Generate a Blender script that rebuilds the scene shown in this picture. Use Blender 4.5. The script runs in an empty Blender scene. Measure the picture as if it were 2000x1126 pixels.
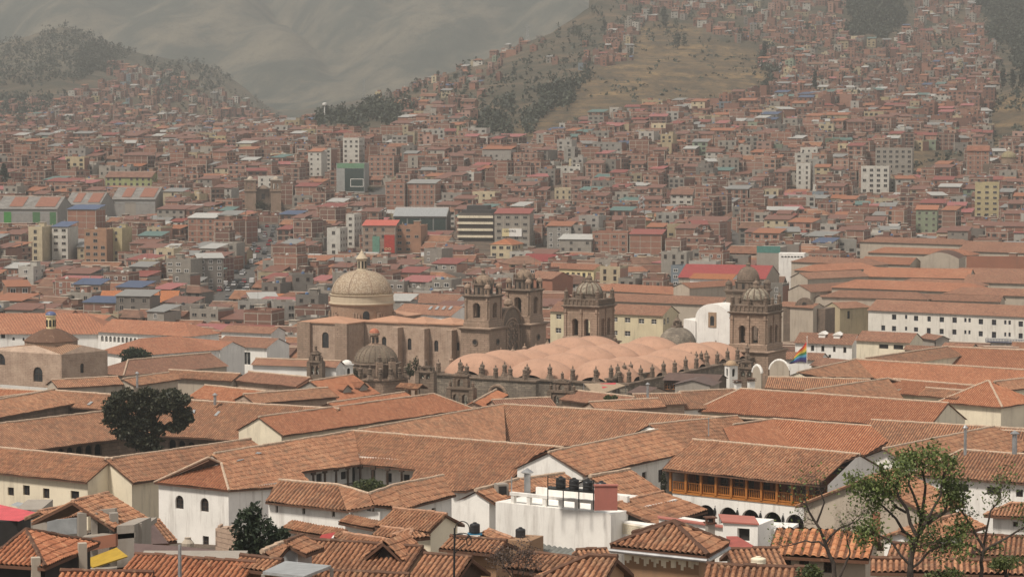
import bpy, math, random
import numpy as np
from mathutils import Vector
random.seed(7); np.random.seed(7)
C = bpy.context.scene.collection
V = Vector
# ------------------------------------------------------------------ camera, sky, sun, exposure
F, HX, HY = 5145.0, 1000.0, 220.0            # focal length in photo pixels, centre column, horizon row
PITCH = math.atan((563.0 - HY) / F)
sc = bpy.context.scene
cd = bpy.data.cameras.new('camera'); cam = bpy.data.objects.new('camera', cd); C.objects.link(cam)
cd.sensor_width = 36.0; cd.lens = 36.0 * F / 2000.0
cd.clip_start = 1.0; cd.clip_end = 30000.0
cam.rotation_euler = (math.pi / 2 - PITCH, 0, 0)
sc.camera = cam
SUN_EL, SUN_AZ = math.radians(56), math.radians(-52)   # high hazy sun, a little behind and left of the viewer
world = bpy.data.worlds.new('World'); sc.world = world; world.use_nodes = True
_nt = world.node_tree; _bg = _nt.nodes['Background']
_sky = _nt.nodes.new('ShaderNodeTexSky'); _sky.sky_type = 'NISHITA'; _sky.sun_disc = False
_sky.sun_elevation = SUN_EL; _sky.sun_rotation = math.radians(180) + SUN_AZ
_sky.air_density = 1.0; _sky.dust_density = 7.0; _sky.ozone_density = 0.6; _sky.altitude = 3400
_hs = _nt.nodes.new('ShaderNodeHueSaturation'); _hs.inputs['Saturation'].default_value = 0.22
_mx = _nt.nodes.new('ShaderNodeMix'); _mx.data_type = 'RGBA'; _mx.blend_type = 'MULTIPLY'; _mx.inputs[0].default_value = 1.0; _mx.inputs[7].default_value = (1.0, .95, .86, 1)   # dusty air warms the sky light
_nt.links.new(_sky.outputs[0], _hs.inputs['Color']); _nt.links.new(_hs.outputs[0], _mx.inputs[6]); _nt.links.new(_mx.outputs[2], _bg.inputs['Color'])
_bg.inputs['Strength'].default_value = 0.10
_sl = bpy.data.lights.new('sun', 'SUN'); _sl.energy = 2.7; _sl.angle = math.radians(10); _sl.color = (1.0, 0.92, 0.82)
sun = bpy.data.objects.new('sun', _sl); C.objects.link(sun)
_d = V((math.sin(SUN_AZ) * math.cos(SUN_EL), -math.cos(SUN_AZ) * math.cos(SUN_EL), math.sin(SUN_EL)))
sun.rotation_euler = (-_d).to_track_quat('-Z', 'Y').to_euler()
sc.view_settings.view_transform = 'Standard'; sc.view_settings.look = 'None'
sc.view_settings.exposure = 0.8; sc.view_settings.gamma = 1.0
sc.cycles.use_denoising = True
sc.cycles.volume_bounces = 1
sc.cycles.max_bounces = 5; sc.cycles.diffuse_bounces = 3
# ------------------------------------------------------------------ picture <-> place
_cp, _sp = math.cos(PITCH), math.sin(PITCH)
def ray(px, py):
    x, y = (px - HX) / F, -(py - 563.0) / F
    return V((x, _cp + y * _sp, -_sp + y * _cp))
def atz(px, py, z):
    r = ray(px, py); return r * (z / r.z)
def aty(px, py, Y):
    r = ray(px, py); return r * (Y / r.y)
def proj(p):
    f = p[1] * _cp - p[2] * _sp; u = p[1] * _sp + p[2] * _cp
    return HX + F * p[0] / f, 563.0 - F * u / f
_dy = [(560, 760), (600, 700), (650, 610), (700, 530), (760, 440), (800, 385), (870, 295), (940, 232), (1000, 180), (1040, 150), (1085, 122), (1126, 104), (1200, 88)]
def ddef(y): return float(np.interp(y, [a for a, b in _dy], [b for a, b in _dy]))
def zdef(y): return -(y - HY) / F * ddef(y)
# ------------------------------------------------------------------ terrain heights
_common = [(20, -16), (60, -22), (100, -29), (150, -34), (240, -43), (295, -48), (385, -57), (440, -61), (530, -67), (640, -70), (900, -70), (1000, -66), (1100, -62), (1200, -57), (1300, -52), (1400, -45)]
_cols = {
 -1500: [(1500, -30), (1800, -28), (2600, 20), (3700, 150), (5000, 160), (7500, 500), (9500, 900)],
 0:    [(1500, -30), (1800, -26), (2200, -18), (2600, 2), (3000, 37), (3400, 68), (3800, 92), (4300, 60), (5000, 60), (6000, 190), (7500, 440), (9500, 900)],
 125:  [(1500, -30), (1800, -26), (2200, -18), (2600, 6), (3000, 45), (3400, 80), (3900, 132), (4400, 70), (5000, 60), (6000, 180), (7500, 420), (9500, 850)],
 250:  [(1500, -32), (1800, -26), (2200, -17), (2600, 5), (3000, 35), (3400, 65), (3750, 90), (4300, 40), (5000, 40), (6000, 160), (7500, 390), (9500, 800)],
 400:  [(1500, -33), (1800, -25), (2200, -18), (2600, -6), (3000, 18), (3400, 42), (3750, 70), (4300, 20), (5000, 30), (6000, 150), (7500, 360), (9500, 760)],
 510:  [(1500, -34), (1800, -22), (2200, -17), (2600, -14), (3000, -12), (3400, 0), (3750, 14), (4300, -10), (5000, 20), (6000, 120), (7500, 330), (9500, 720)],
 580:  [(1500, -34), (1750, -16), (2000, -11), (2300, -12), (2800, -22), (3700, -25), (5000, 20), (6000, 110), (7500, 320), (9500, 720)],
 640:  [(1500, -34), (1750, -13), (2050, -3), (2300, -8), (2800, -22), (3700, -20), (5000, 30), (6000, 110), (7500, 330), (9500, 720)],
 750:  [(1500, -33), (1700, -13), (2000, 6), (2300, 15), (2600, 2), (3700, 0), (5000, 40), (6000, 120), (7500, 340), (9500, 740)],
 870:  [(1500, -30), (1700, -12), (2000, 14), (2450, 36), (2800, 15), (3700, 10), (5000, 50), (6000, 130), (7500, 350), (9500, 760)],
 1000: [(1500, -28), (1700, -12), (2000, 16), (2300, 40), (2600, 62), (3000, 40), (3800, 30), (5000, 70), (6000, 150), (7500, 370), (9500, 800)],
 1090: [(1500, -26), (1700, -10), (2000, 20), (2300, 48), (2600, 80), (2750, 90), (3100, 70), (3800, 60), (5000, 100), (6000, 170), (7500, 390), (9500, 820)],
 1165: [(1500, -25), (1700, -9), (2000, 22), (2300, 50), (2600, 82), (2850, 119), (3200, 120), (3800, 100), (5000, 130), (7500, 420), (9500, 840)],
 1250: [(1500, -24), (1700, -8), (2000, 23), (2300, 50), (2600, 80), (2900, 116), (3300, 170), (3800, 230), (5000, 260), (7500, 450), (9500, 850)],
 1500: [(1500, -26), (1700, -8), (2000, 16), (2300, 46), (2600, 82), (2900, 121), (3300, 190), (3800, 280), (5000, 400), (7500, 600), (9500, 900)],
 1750: [(1500, -30), (1700, -13), (2000, 10), (2300, 38), (2600, 70), (2900, 108), (3300, 170), (3800, 270), (5000, 400), (7500, 600), (9500, 900)],
 1900: [(1500, -33), (1700, -17), (2000, 12), (2300, 40), (2600, 72), (2900, 108), (3300, 170), (3800, 270), (5000, 400), (7500, 600), (9500, 900)],
 2000: [(1500, -33), (1680, -18), (1900, 16), (2300, 45), (2700, 84), (3100, 140), (3800, 270), (5000, 400), (7500, 600), (9500, 900)],
 3500: [(1500, -20), (1700, 10), (2300, 70), (2700, 110), (3800, 270), (5000, 400), (7500, 600), (9500, 900)]}
_K = sorted(_cols)
_D = np.array(sorted(set([d for d, z in _common] + [d for k in _K for d, z in _cols[k]])), float)
_T = np.array([np.interp(_D, [d for d, z in _common + _cols[k]], [z for d, z in _common + _cols[k]]) for k in _K])
_rs = np.random.RandomState(3)
_waves = [(_rs.uniform(-1, 1), _rs.uniform(-1, 1), _rs.uniform(0, 6.28), s) for s in (420, 300, 210, 150, 110, 80, 60, 45, 34, 26)]
def ground_np(X, Y):
    X = np.asarray(X, float); Y = np.asarray(Y, float)
    px = HX + F * X / np.maximum(Y, 1.0)
    fi = np.clip(np.interp(px, _K, np.arange(len(_K))), 0, len(_K) - 1.0001); i = fi.astype(int); t = fi - i
    dj = np.clip(np.interp(Y, _D, np.arange(len(_D))), 0, len(_D) - 1.0001); j = dj.astype(int); s = dj - j
    z = (_T[i, j] * (1 - t) + _T[i + 1, j] * t) * (1 - s) + (_T[i, j + 1] * (1 - t) + _T[i + 1, j + 1] * t) * s
    n = 0
    for a, b, ph, L in _waves:
        q = math.hypot(a, b) + 1e-6
        n = n + np.sin((a * X + b * Y) / q / L * 6.28 + ph + 1.7 * np.sin((b * X - a * Y) / q / L / 1.7 * 6.28)) * L / 420.0
    fm = np.clip((Y - 4700) / 600, 0, 1); fold = np.abs(np.sin(px / 205.0 + Y / 620.0 + .8 * np.sin(px / 93.0))) * 90 + np.abs(np.sin(px / 81.0 - Y / 410.0 + 2)) * 42
    z = np.where(Y > 4700, z * (1 - fm) + fm * (15 + (Y - 5000) * .19 + (fold - 60) * np.clip((Y - 5100) / 900, 0, 1) + np.clip(px - 900, -900, 1500) * .03), z)
    z = np.where((px > 1150) & (Y > 3300), np.maximum(z, 170), z); z = np.minimum(z, 470 + 0.004 * (Y - 6000))
    return z + n * np.clip((Y - 1650) / 900, 0, 2.2) * 2.1
def ground(x, y): return float(ground_np(x, y))
# ------------------------------------------------------------------ mesh builder
class MB:
    def __init__(s): s.v = []; s.n = 0; s.f = []; s.m = []; s.uv = []; s.c = []; s.g = []; s.col = (1, 1, 1)
    def pts(s, P):
        k = s.n; s.v.extend([tuple(p) for p in P]); s.n += len(P); return k
    def face(s, P, m=0, uv=None, col=None):
        k = s.pts(P); s.f.append(tuple(range(k, k + len(P)))); s.m.append(m); s.uv.append(uv); s.c.append(col or s.col)
    def idx(s, I, m=0, col=None): s.f.append(tuple(I)); s.m.append(m); s.uv.append(None); s.c.append(col or s.col)
    def pbox(s, o, a, b, c, m=0, col=None, skip=''):
        o = V(o); a = V(a); b = V(b); c = V(c)
        if a.cross(b).dot(c) < 0: a, b = b, a
        k = s.pts([o, o + a, o + a + b, o + b, o + c, o + a + c, o + a + b + c, o + b + c])
        for I in ((3, 2, 1, 0), (4, 5, 6, 7), (0, 1, 5, 4), (1, 2, 6, 5), (2, 3, 7, 6), (3, 0, 4, 7)): s.idx([k + i for i in I], m, col)
    def box(s, cx, cy, z0, z1, w, d, ang=0, m=0, col=None):
        ca, sa = math.cos(ang), math.sin(ang); a = V((ca * w, sa * w, 0)); b = V((-sa * d, ca * d, 0))
        s.pbox(V((cx, cy, z0)) - a / 2 - b / 2, a, b, V((0, 0, z1 - z0)), m, col)
    def prism(s, poly, z0, z1, m=0, col=None):
        n = len(poly); k = s.pts([(p[0], p[1], z0) for p in poly] + [(p[0], p[1], z1) for p in poly])
        s.idx([k + i for i in reversed(range(n))], m, col); s.idx([k + n + i for i in range(n)], m, col)
        for i in range(n): j = (i + 1) % n; s.idx((k + i, k + j, k + n + j, k + n + i), m, col)
    def lathe(s, cx, cy, prof, n=16, ph=0, m=0, col=None, rib=None, top=True):
        k = s.n; P = []
        for r, z in prof:
            for i in range(n):
                a = ph + 2 * math.pi * i / n; q = r * (1 + (rib(i) if rib else 0)); P.append((cx + q * math.cos(a), cy + q * math.sin(a), z))
        s.pts(P)
        for j in range(len(prof) - 1):
            for i in range(n):
                i2 = (i + 1) % n; s.idx((k + j * n + i, k + j * n + i2, k + (j + 1) * n + i2, k + (j + 1) * n + i), m, col)
        s.idx([k + i for i in reversed(range(n))], m, col)
        if top: s.idx([k + (len(prof) - 1) * n + i for i in range(n)], m, col)
    def sq(s, cx, cy, ang, prof, m=0, col=None):      # square section swept up a profile of half widths
        s.lathe(cx, cy, [(r * math.sqrt(2), z) for r, z in prof], 4, ang + math.pi / 4, m, col)
    def tube(s, p0, p1, r0, r1=None, n=6, m=0, col=None):
        p0 = V(p0); p1 = V(p1); r1 = r0 if r1 is None else r1; d = (p1 - p0)
        if d.length < 1e-6: return
        d.normalize(); a = d.orthogonal().normalized(); b = d.cross(a); k = s.n
        s.pts([p0 + (a * math.cos(6.2832 * i / n) + b * math.sin(6.2832 * i / n)) * r0 for i in range(n)] + [p1 + (a * math.cos(6.2832 * i / n) + b * math.sin(6.2832 * i / n)) * r1 for i in range(n)])
        for i in range(n): j = (i + 1) % n; s.idx((k + i, k + j, k + n + j, k + n + i), m, col)
        s.idx([k + i for i in reversed(range(n))], m, col); s.idx([k + n + i for i in range(n)], m, col)
    def grid(s, P, UV=None, m=0, keep=None): s.g.append((P, UV, m, keep, s.col))
    def build(s, name, mats, parent=None, smooth=False, cols=False):
        org = np.array(parent['_o'] if parent is not None and '_o' in parent else (0, 0, 0), float)
        vs = [np.array(s.v, float).reshape(-1, 3)]; loops = []; sizes = []; mi = []; uvs = []; cc = []
        if s.f:
            loops.append(np.concatenate([np.array(f) for f in s.f])); sz = np.array([len(f) for f in s.f]); sizes.append(sz); mi.append(np.array(s.m))
            u = []
            for f, q in zip(s.f, s.uv): u.extend(q if q is not None else [(0, 0)] * len(f))
            uvs.append(np.array(u, float).reshape(-1, 2)); cc.append(np.repeat(np.array([tuple(c) + (1,) for c in s.c], float), sz, axis=0))
        base = s.n
        for P, UV, m, keep, col in s.g:
            a, b = P.shape[:2]; I = np.arange(a * b).reshape(a, b)
            Q = np.stack([I[:-1, :-1], I[:-1, 1:], I[1:, 1:], I[1:, :-1]], -1)
            if keep is not None: Q = Q[keep]
            Q = Q.reshape(-1, 4)
            vs.append(P.reshape(-1, 3)); loops.append((Q + base).ravel()); sizes.append(np.full(len(Q), 4)); mi.append(np.full(len(Q), m))
            uvs.append(UV.reshape(-1, 2)[Q.ravel()] if UV is not None else np.zeros((len(Q) * 4, 2))); cc.append(np.tile(np.array(tuple(col) + (1,)), (len(Q) * 4, 1)))
            base += a * b
        vs = np.concatenate(vs) - org; loops = np.concatenate(loops); sizes = np.concatenate(sizes); mi = np.concatenate(mi); uvs = np.concatenate(uvs)
        me = bpy.data.meshes.new(name); me.vertices.add(len(vs)); me.vertices.foreach_set('co', vs.ravel())
        me.loops.add(len(loops)); me.loops.foreach_set('vertex_index', loops.astype(np.int32))
        me.polygons.add(len(sizes)); me.polygons.foreach_set('loop_start', (np.cumsum(sizes) - sizes).astype(np.int32))
        me.polygons.foreach_set('material_index', mi.astype(np.int32))
        me.polygons.foreach_set('use_smooth', np.full(len(sizes), bool(smooth)))
        ul = me.uv_layers.new(name='UVMap'); ul.data.foreach_set('uv', uvs.ravel())
        if cols:
            ca = me.color_attributes.new('Col', 'FLOAT_COLOR', 'CORNER'); ca.data.foreach_set('color', np.concatenate(cc).ravel())
        me.update(calc_edges=True); me.validate()
        for mt in (mats if isinstance(mats, (list, tuple)) else [mats]): me.materials.append(mt)
        o = bpy.data.objects.new(name, me); C.objects.link(o)
        if parent is not None: o.parent = parent
        else: pass
        if parent is not None and '_o' in parent: o['_o'] = list(parent['_o'])
        return o
def thing(name, loc, label, cat, group=None):
    o = bpy.data.objects.new(name, None); C.objects.link(o); o.location = loc; o['_o'] = list(loc); o.empty_display_size = 1
    return tag(o, label, cat, group)
def tag(o, label, cat, group=None, kind=None):
    if label: o['label'] = label
    if cat: o['category'] = cat
    if group: o['group'] = group
    if kind: o['kind'] = kind
    return o
def struct(o, kind='structure'): o['kind'] = kind; return o
# ------------------------------------------------------------------ materials
MATS = {}
def newmat(name):
    m = bpy.data.materials.new(name); m.use_nodes = True; nt = m.node_tree
    return m, nt, nt.nodes['Principled BSDF']
def N(nt, t, **kw):
    n = nt.nodes.new('ShaderNode' + t)
    for k, v in kw.items():
        if k.startswith('i_'): n.inputs[k[2:].replace('_', ' ')].default_value = v
        else: setattr(n, k, v)
    return n
def ramp(nt, fac, stops):
    r = N(nt, 'ValToRGB'); e = r.color_ramp.elements
    while len(e) < len(stops): e.new(0.5)
    for el, (p, c) in zip(e, stops): el.position = p; el.color = tuple(c) + (1,) if len(c) == 3 else c
    nt.links.new(fac, r.inputs['Fac']); return r.outputs['Color']
def mix(nt, a, b, fac, mode='MIX'):
    n = N(nt, 'Mix', data_type='RGBA', blend_type=mode)
    for sock, v in ((n.inputs[0], fac), (n.inputs[6], a), (n.inputs[7], b)):
        if hasattr(v, 'links'): nt.links.new(v, sock)
        else: sock.default_value = v if not isinstance(v, tuple) else (v + (1,) if len(v) == 3 else v)
    return n.outputs[2]
def mth(nt, op, a, b=None):
    n = N(nt, 'Math', operation=op)
    for i, v in enumerate((a, b)):
        if v is None: continue
        if hasattr(v, 'links'): nt.links.new(v, n.inputs[i])
        else: n.inputs[i].default_value = v
    return n.outputs[0]
def noise(nt, vec, scale, detail=4, rough=.6):
    n = N(nt, 'TexNoise'); n.inputs['Scale'].default_value = scale; n.inputs['Detail'].default_value = detail; n.inputs['Roughness'].default_value = rough
    if vec is not None: nt.links.new(vec, n.inputs['Vector'])
    return n.outputs['Fac']
def pos(nt, sx=1, sy=1, sz=1):
    g = N(nt, 'NewGeometry'); m = N(nt, 'Mapping'); m.inputs['Scale'].default_value = (sx, sy, sz); nt.links.new(g.outputs['Position'], m.inputs['Vector']); return m.outputs[0]
def bump(nt, bs, h, strength=.5, dist=.1):
    b = N(nt, 'Bump'); b.inputs['Strength'].default_value = strength; b.inputs['Distance'].default_value = dist; nt.links.new(h, b.inputs['Height']); nt.links.new(b.outputs[0], bs.inputs['Normal'])
def flat(name, col, rough=.7, metal=0, var=.25, sc_=1.5):
    if name in MATS: return MATS[name]
    m, nt, bs = newmat(name); f = noise(nt, pos(nt), sc_, 5)
    lo = tuple(c * (1 - var) for c in col); hi = tuple(min(1, c * (1 + var)) for c in col)
    nt.links.new(ramp(nt, f, [(.3, lo), (.7, hi)]), bs.inputs['Base Color']); bs.inputs['Roughness'].default_value = rough; bs.inputs['Metallic'].default_value = metal
    MATS[name] = m; return m
def plaster(name, col, dirt=(.16, .12, .09), amt=.68, lo=.52):
    if name in MATS: return MATS[name]
    m, nt, bs = newmat(name)
    st = noise(nt, pos(nt, 1.1, 1.1, .12), 1.0, 6, .7)            # rain streaks run down the wall
    bl = noise(nt, pos(nt), .25, 5, .6); fi = noise(nt, pos(nt), 3.0, 6, .7)
    c = mix(nt, tuple(x * .86 for x in col), col, ramp(nt, bl, [(.35, (0, 0, 0)), (.65, (1, 1, 1))]))
    c = mix(nt, c, dirt, mth(nt, 'MULTIPLY', ramp(nt, st, [(lo, (0, 0, 0)), (lo + .33, (1, 1, 1))]), amt))
    c = mix(nt, c, tuple(x * .7 for x in col), mth(nt, 'MULTIPLY', ramp(nt, fi, [(.55, (0, 0, 0)), (.75, (1, 1, 1))]), .35))
    nt.links.new(c, bs.inputs['Base Color']); bs.inputs['Roughness'].default_value = .9; bump(nt, bs, fi, .3, .05)
    MATS[name] = m; return m
def tilemat(name, stops, near=True, moss=.72):
    if name in MATS: return MATS[name]
    m, nt, bs = newmat(name)
    uv = N(nt, 'UVMap'); sep = N(nt, 'SeparateXYZ'); nt.links.new(uv.outputs[0], sep.inputs[0])
    u = sep.outputs[0]; v = mth(nt, 'DIVIDE', sep.outputs[1], .42)
    cu = mth(nt, 'FLOOR', u); cv = mth(nt, 'FLOOR', mth(nt, 'ADD', v, mth(nt, 'MULTIPLY', mth(nt, 'SINE', mth(nt, 'MULTIPLY', cu, 12.99)), .45)))
    cm = N(nt, 'CombineXYZ'); nt.links.new(cu, cm.inputs[0]); nt.links.new(cv, cm.inputs[1])
    oi = N(nt, 'ObjectInfo'); nt.links.new(mth(nt, 'MULTIPLY', oi.outputs['Random'], 91.0), cm.inputs[2])
    wn = N(nt, 'TexWhiteNoise', noise_dimensions='3D'); nt.links.new(cm.outputs[0], wn.inputs['Vector'])
    big = noise(nt, pos(nt), .12, 5, .65); mid = noise(nt, pos(nt), .9, 5, .65)
    w = mth(nt, 'ADD', mth(nt, 'ADD', mth(nt, 'MULTIPLY', wn.outputs['Value'], .36), .07), mth(nt, 'MULTIPLY', big, .57))
    c = ramp(nt, w, stops)
    c = mix(nt, c, (.13, .085, .055), mth(nt, 'MULTIPLY', ramp(nt, mid, [(.46, (0, 0, 0)), (.72, (1, 1, 1))]), moss))
    # shade between the cover tiles painted into the colour, plus dirt in the channels
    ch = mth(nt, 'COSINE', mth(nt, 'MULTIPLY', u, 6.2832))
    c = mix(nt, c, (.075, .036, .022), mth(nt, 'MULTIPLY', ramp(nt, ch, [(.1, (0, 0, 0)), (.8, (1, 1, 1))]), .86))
    pale = noise(nt, pos(nt), 2.2, 3, .5)
    c = mix(nt, c, (.52, .36, .22), mth(nt, 'MULTIPLY', ramp(nt, pale, [(.6, (0, 0, 0)), (.78, (1, 1, 1))]), .4))
    hsv = N(nt, 'HueSaturation'); nt.links.new(c, hsv.inputs['Color'])
    nt.links.new(mth(nt, 'ADD', mth(nt, 'MULTIPLY', oi.outputs['Random'], .30), .85), hsv.inputs['Value'])
    nt.links.new(hsv.outputs[0], bs.inputs['Base Color']); bs.inputs['Roughness'].default_value = .85
    if not near:
        h = mth(nt, 'SINE', mth(nt, 'MULTIPLY', u, 6.2832)); bump(nt, bs, mth(nt, 'ADD', mth(nt, 'MULTIPLY', h, .5), mth(nt, 'MULTIPLY', mid, .8)), 1.0, .09)
    else: bump(nt, bs, noise(nt, pos(nt), 12, 4, .6), .4, .02)
    MATS[name] = m; return m
PIT = 0.265; PIT_MID = 0.37
_ts = [(.12, (.11, .053, .03)), (.34, (.235, .104, .054)), (.55, (.325, .152, .08)), (.8, (.41, .215, .118)), (.95, (.52, .33, .20))]
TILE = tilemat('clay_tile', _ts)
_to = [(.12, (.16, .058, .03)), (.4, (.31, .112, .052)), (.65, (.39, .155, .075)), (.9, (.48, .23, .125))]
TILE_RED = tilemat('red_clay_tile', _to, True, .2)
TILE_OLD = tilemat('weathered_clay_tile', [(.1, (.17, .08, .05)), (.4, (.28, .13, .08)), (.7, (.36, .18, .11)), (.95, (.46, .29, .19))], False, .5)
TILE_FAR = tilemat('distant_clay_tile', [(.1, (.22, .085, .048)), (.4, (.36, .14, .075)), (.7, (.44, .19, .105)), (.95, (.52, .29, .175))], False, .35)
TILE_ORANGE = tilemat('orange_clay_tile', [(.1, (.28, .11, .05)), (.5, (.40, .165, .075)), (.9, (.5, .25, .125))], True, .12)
WHITE = plaster('white_plaster', (.86, .83, .775)); CREAM = plaster('cream_plaster', (.80, .71, .54)); YELLOW = plaster('yellow_plaster', (.72, .60, .34))
BEIGE = plaster('beige_plaster', (.46, .39, .31), amt=.8); ADOBE = plaster('adobe_wall', (.31, .185, .105)); CONC = plaster('bare_concrete', (.34, .30, .255), amt=.7); BRICKW = plaster('red_brick_wall', (.33, .14, .085))
PINK = plaster('pink_plaster', (.42, .15, .115)); MORTAR = flat('ridge_mortar', (.44, .325, .235), .9, 0, .35, 4.0)
MORTAR_TILE = flat('mortared_ridge_tile', (.36, .20, .125), .9, 0, .4, 3.0)
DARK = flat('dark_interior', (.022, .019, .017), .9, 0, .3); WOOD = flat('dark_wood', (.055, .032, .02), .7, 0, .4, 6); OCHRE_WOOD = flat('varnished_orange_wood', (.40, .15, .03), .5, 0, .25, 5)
BLACKP = flat('black_plastic', (.022, .022, .024), .45); GREYM = flat('grey_sheet_metal', (.36, .37, .37), .5, .3, .2); STEEL = flat('galvanised_steel', (.38, .38, .38), .4, .6); IRON = flat('black_iron', (.02, .02, .02), .5, .3)
BLUEW = flat('blue_paint', (.035, .05, .12), .6); SOFFIT = flat('eave_timber', (.12, .07, .045), .9, 0, .4, 3)
def glassmat():
    m, nt, bs = newmat('window_glass'); f = noise(nt, pos(nt), .7, 3)
    nt.links.new(ramp(nt, f, [(.35, (.012, .014, .016)), (.7, (.05, .052, .055))]), bs.inputs['Base Color']); bs.inputs['Roughness'].default_value = .12; return m
GLASS = glassmat()
def stonemat(name, cols, scale=1.0, moss=.4, mortar=.5):
    if name in MATS: return MATS[name]
    m, nt, bs = newmat(name)
    tc = pos(nt, 1, 1, 1); sp = N(nt, 'SeparateXYZ'); nt.links.new(tc, sp.inputs[0])
    cm = N(nt, 'CombineXYZ'); nt.links.new(mth(nt, 'ADD', sp.outputs[0], mth(nt, 'MULTIPLY', sp.outputs[1], .7)), cm.inputs[0]); nt.links.new(sp.outputs[2], cm.inputs[1])
    b = N(nt, 'TexBrick'); nt.links.new(cm.outputs[0], b.inputs['Vector']); b.inputs['Scale'].default_value = scale; b.inputs['Mortar Size'].default_value = .03; b.inputs['Mortar Smooth'].default_value = .4
    b.inputs['Brick Width'].default_value = .8; b.inputs['Row Height'].default_value = .42
    b.inputs['Color1'].default_value = tuple(cols[0]) + (1,); b.inputs['Color2'].default_value = tuple(cols[1]) + (1,); b.inputs['Mortar'].default_value = tuple(c * mortar for c in cols[0]) + (1,)
    bl = noise(nt, pos(nt), .35, 6, .7); st = noise(nt, pos(nt, 1.2, 1.2, .15), 1.0, 6, .7); fi = noise(nt, pos(nt), 2.6, 6, .75)
    c = mix(nt, b.outputs['Color'], cols[2], ramp(nt, bl, [(.4, (0, 0, 0)), (.62, (1, 1, 1))]))
    c = mix(nt, c, (.045, .038, .03), mth(nt, 'MULTIPLY', ramp(nt, st, [(.5, (0, 0, 0)), (.75, (1, 1, 1))]), moss))
    c = mix(nt, c, tuple(x * .5 for x in cols[0]), mth(nt, 'MULTIPLY', ramp(nt, fi, [(.5, (0, 0, 0)), (.7, (1, 1, 1))]), .5))
    nt.links.new(c, bs.inputs['Base Color']); bs.inputs['Roughness'].default_value = .95
    bump(nt, bs, mth(nt, 'ADD', b.outputs['Fac'], mth(nt, 'MULTIPLY', fi, -1.0)), .6, .12); MATS[name] = m; return m
STONE = stonemat('andesite_stone', ((.34, .235, .17), (.40, .28, .205), (.27, .19, .135)), .8, .3)
STONE_DARK = stonemat('dark_weathered_stone', ((.20, .145, .105), (.25, .18, .135), (.15, .11, .08)), .8, .6)
RUBBLE = stonemat('rubble_masonry', ((.44, .315, .235), (.38, .265, .195), (.49, .36, .27)), 1.3, .25)
RUBBLE_DARK = stonemat('grey_rubble_masonry', ((.20, .165, .13), (.36, .30, .23), (.14, .115, .09)), 1.1, .45)
VAULT = plaster('salmon_vault_render', (.46, .268, .182), (.2, .125, .085), .6, .5)
SALMON_ROOF = plaster('salmon_roof_render', (.47, .26, .165), (.22, .13, .09), .5)
def attr_mat(name, rough=.85, metal=0, corr=0, var=.22):
    m, nt, bs = newmat(name); a = N(nt, 'Attribute', attribute_name='Col'); f = noise(nt, pos(nt), .5, 6, .7); st = noise(nt, pos(nt, 1.4, 1.4, .2), .8, 5, .7)
    c = mix(nt, a.outputs['Color'], ramp(nt, f, [(.3, (1 - var,) * 3), (.7, (1 + var * .4,) * 3)]), 1.0, 'MULTIPLY')
    c = mix(nt, c, (.12, .095, .075), mth(nt, 'MULTIPLY', ramp(nt, st, [(.55, (0, 0, 0)), (.8, (1, 1, 1))]), .45))
    nt.links.new(c, bs.inputs['Base Color']); bs.inputs['Roughness'].default_value = rough; bs.inputs['Metallic'].default_value = metal
    return m
PAINT = attr_mat('house_wall'); SHEET = attr_mat('sheet_roof', .55, 0, 0, .15)
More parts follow.
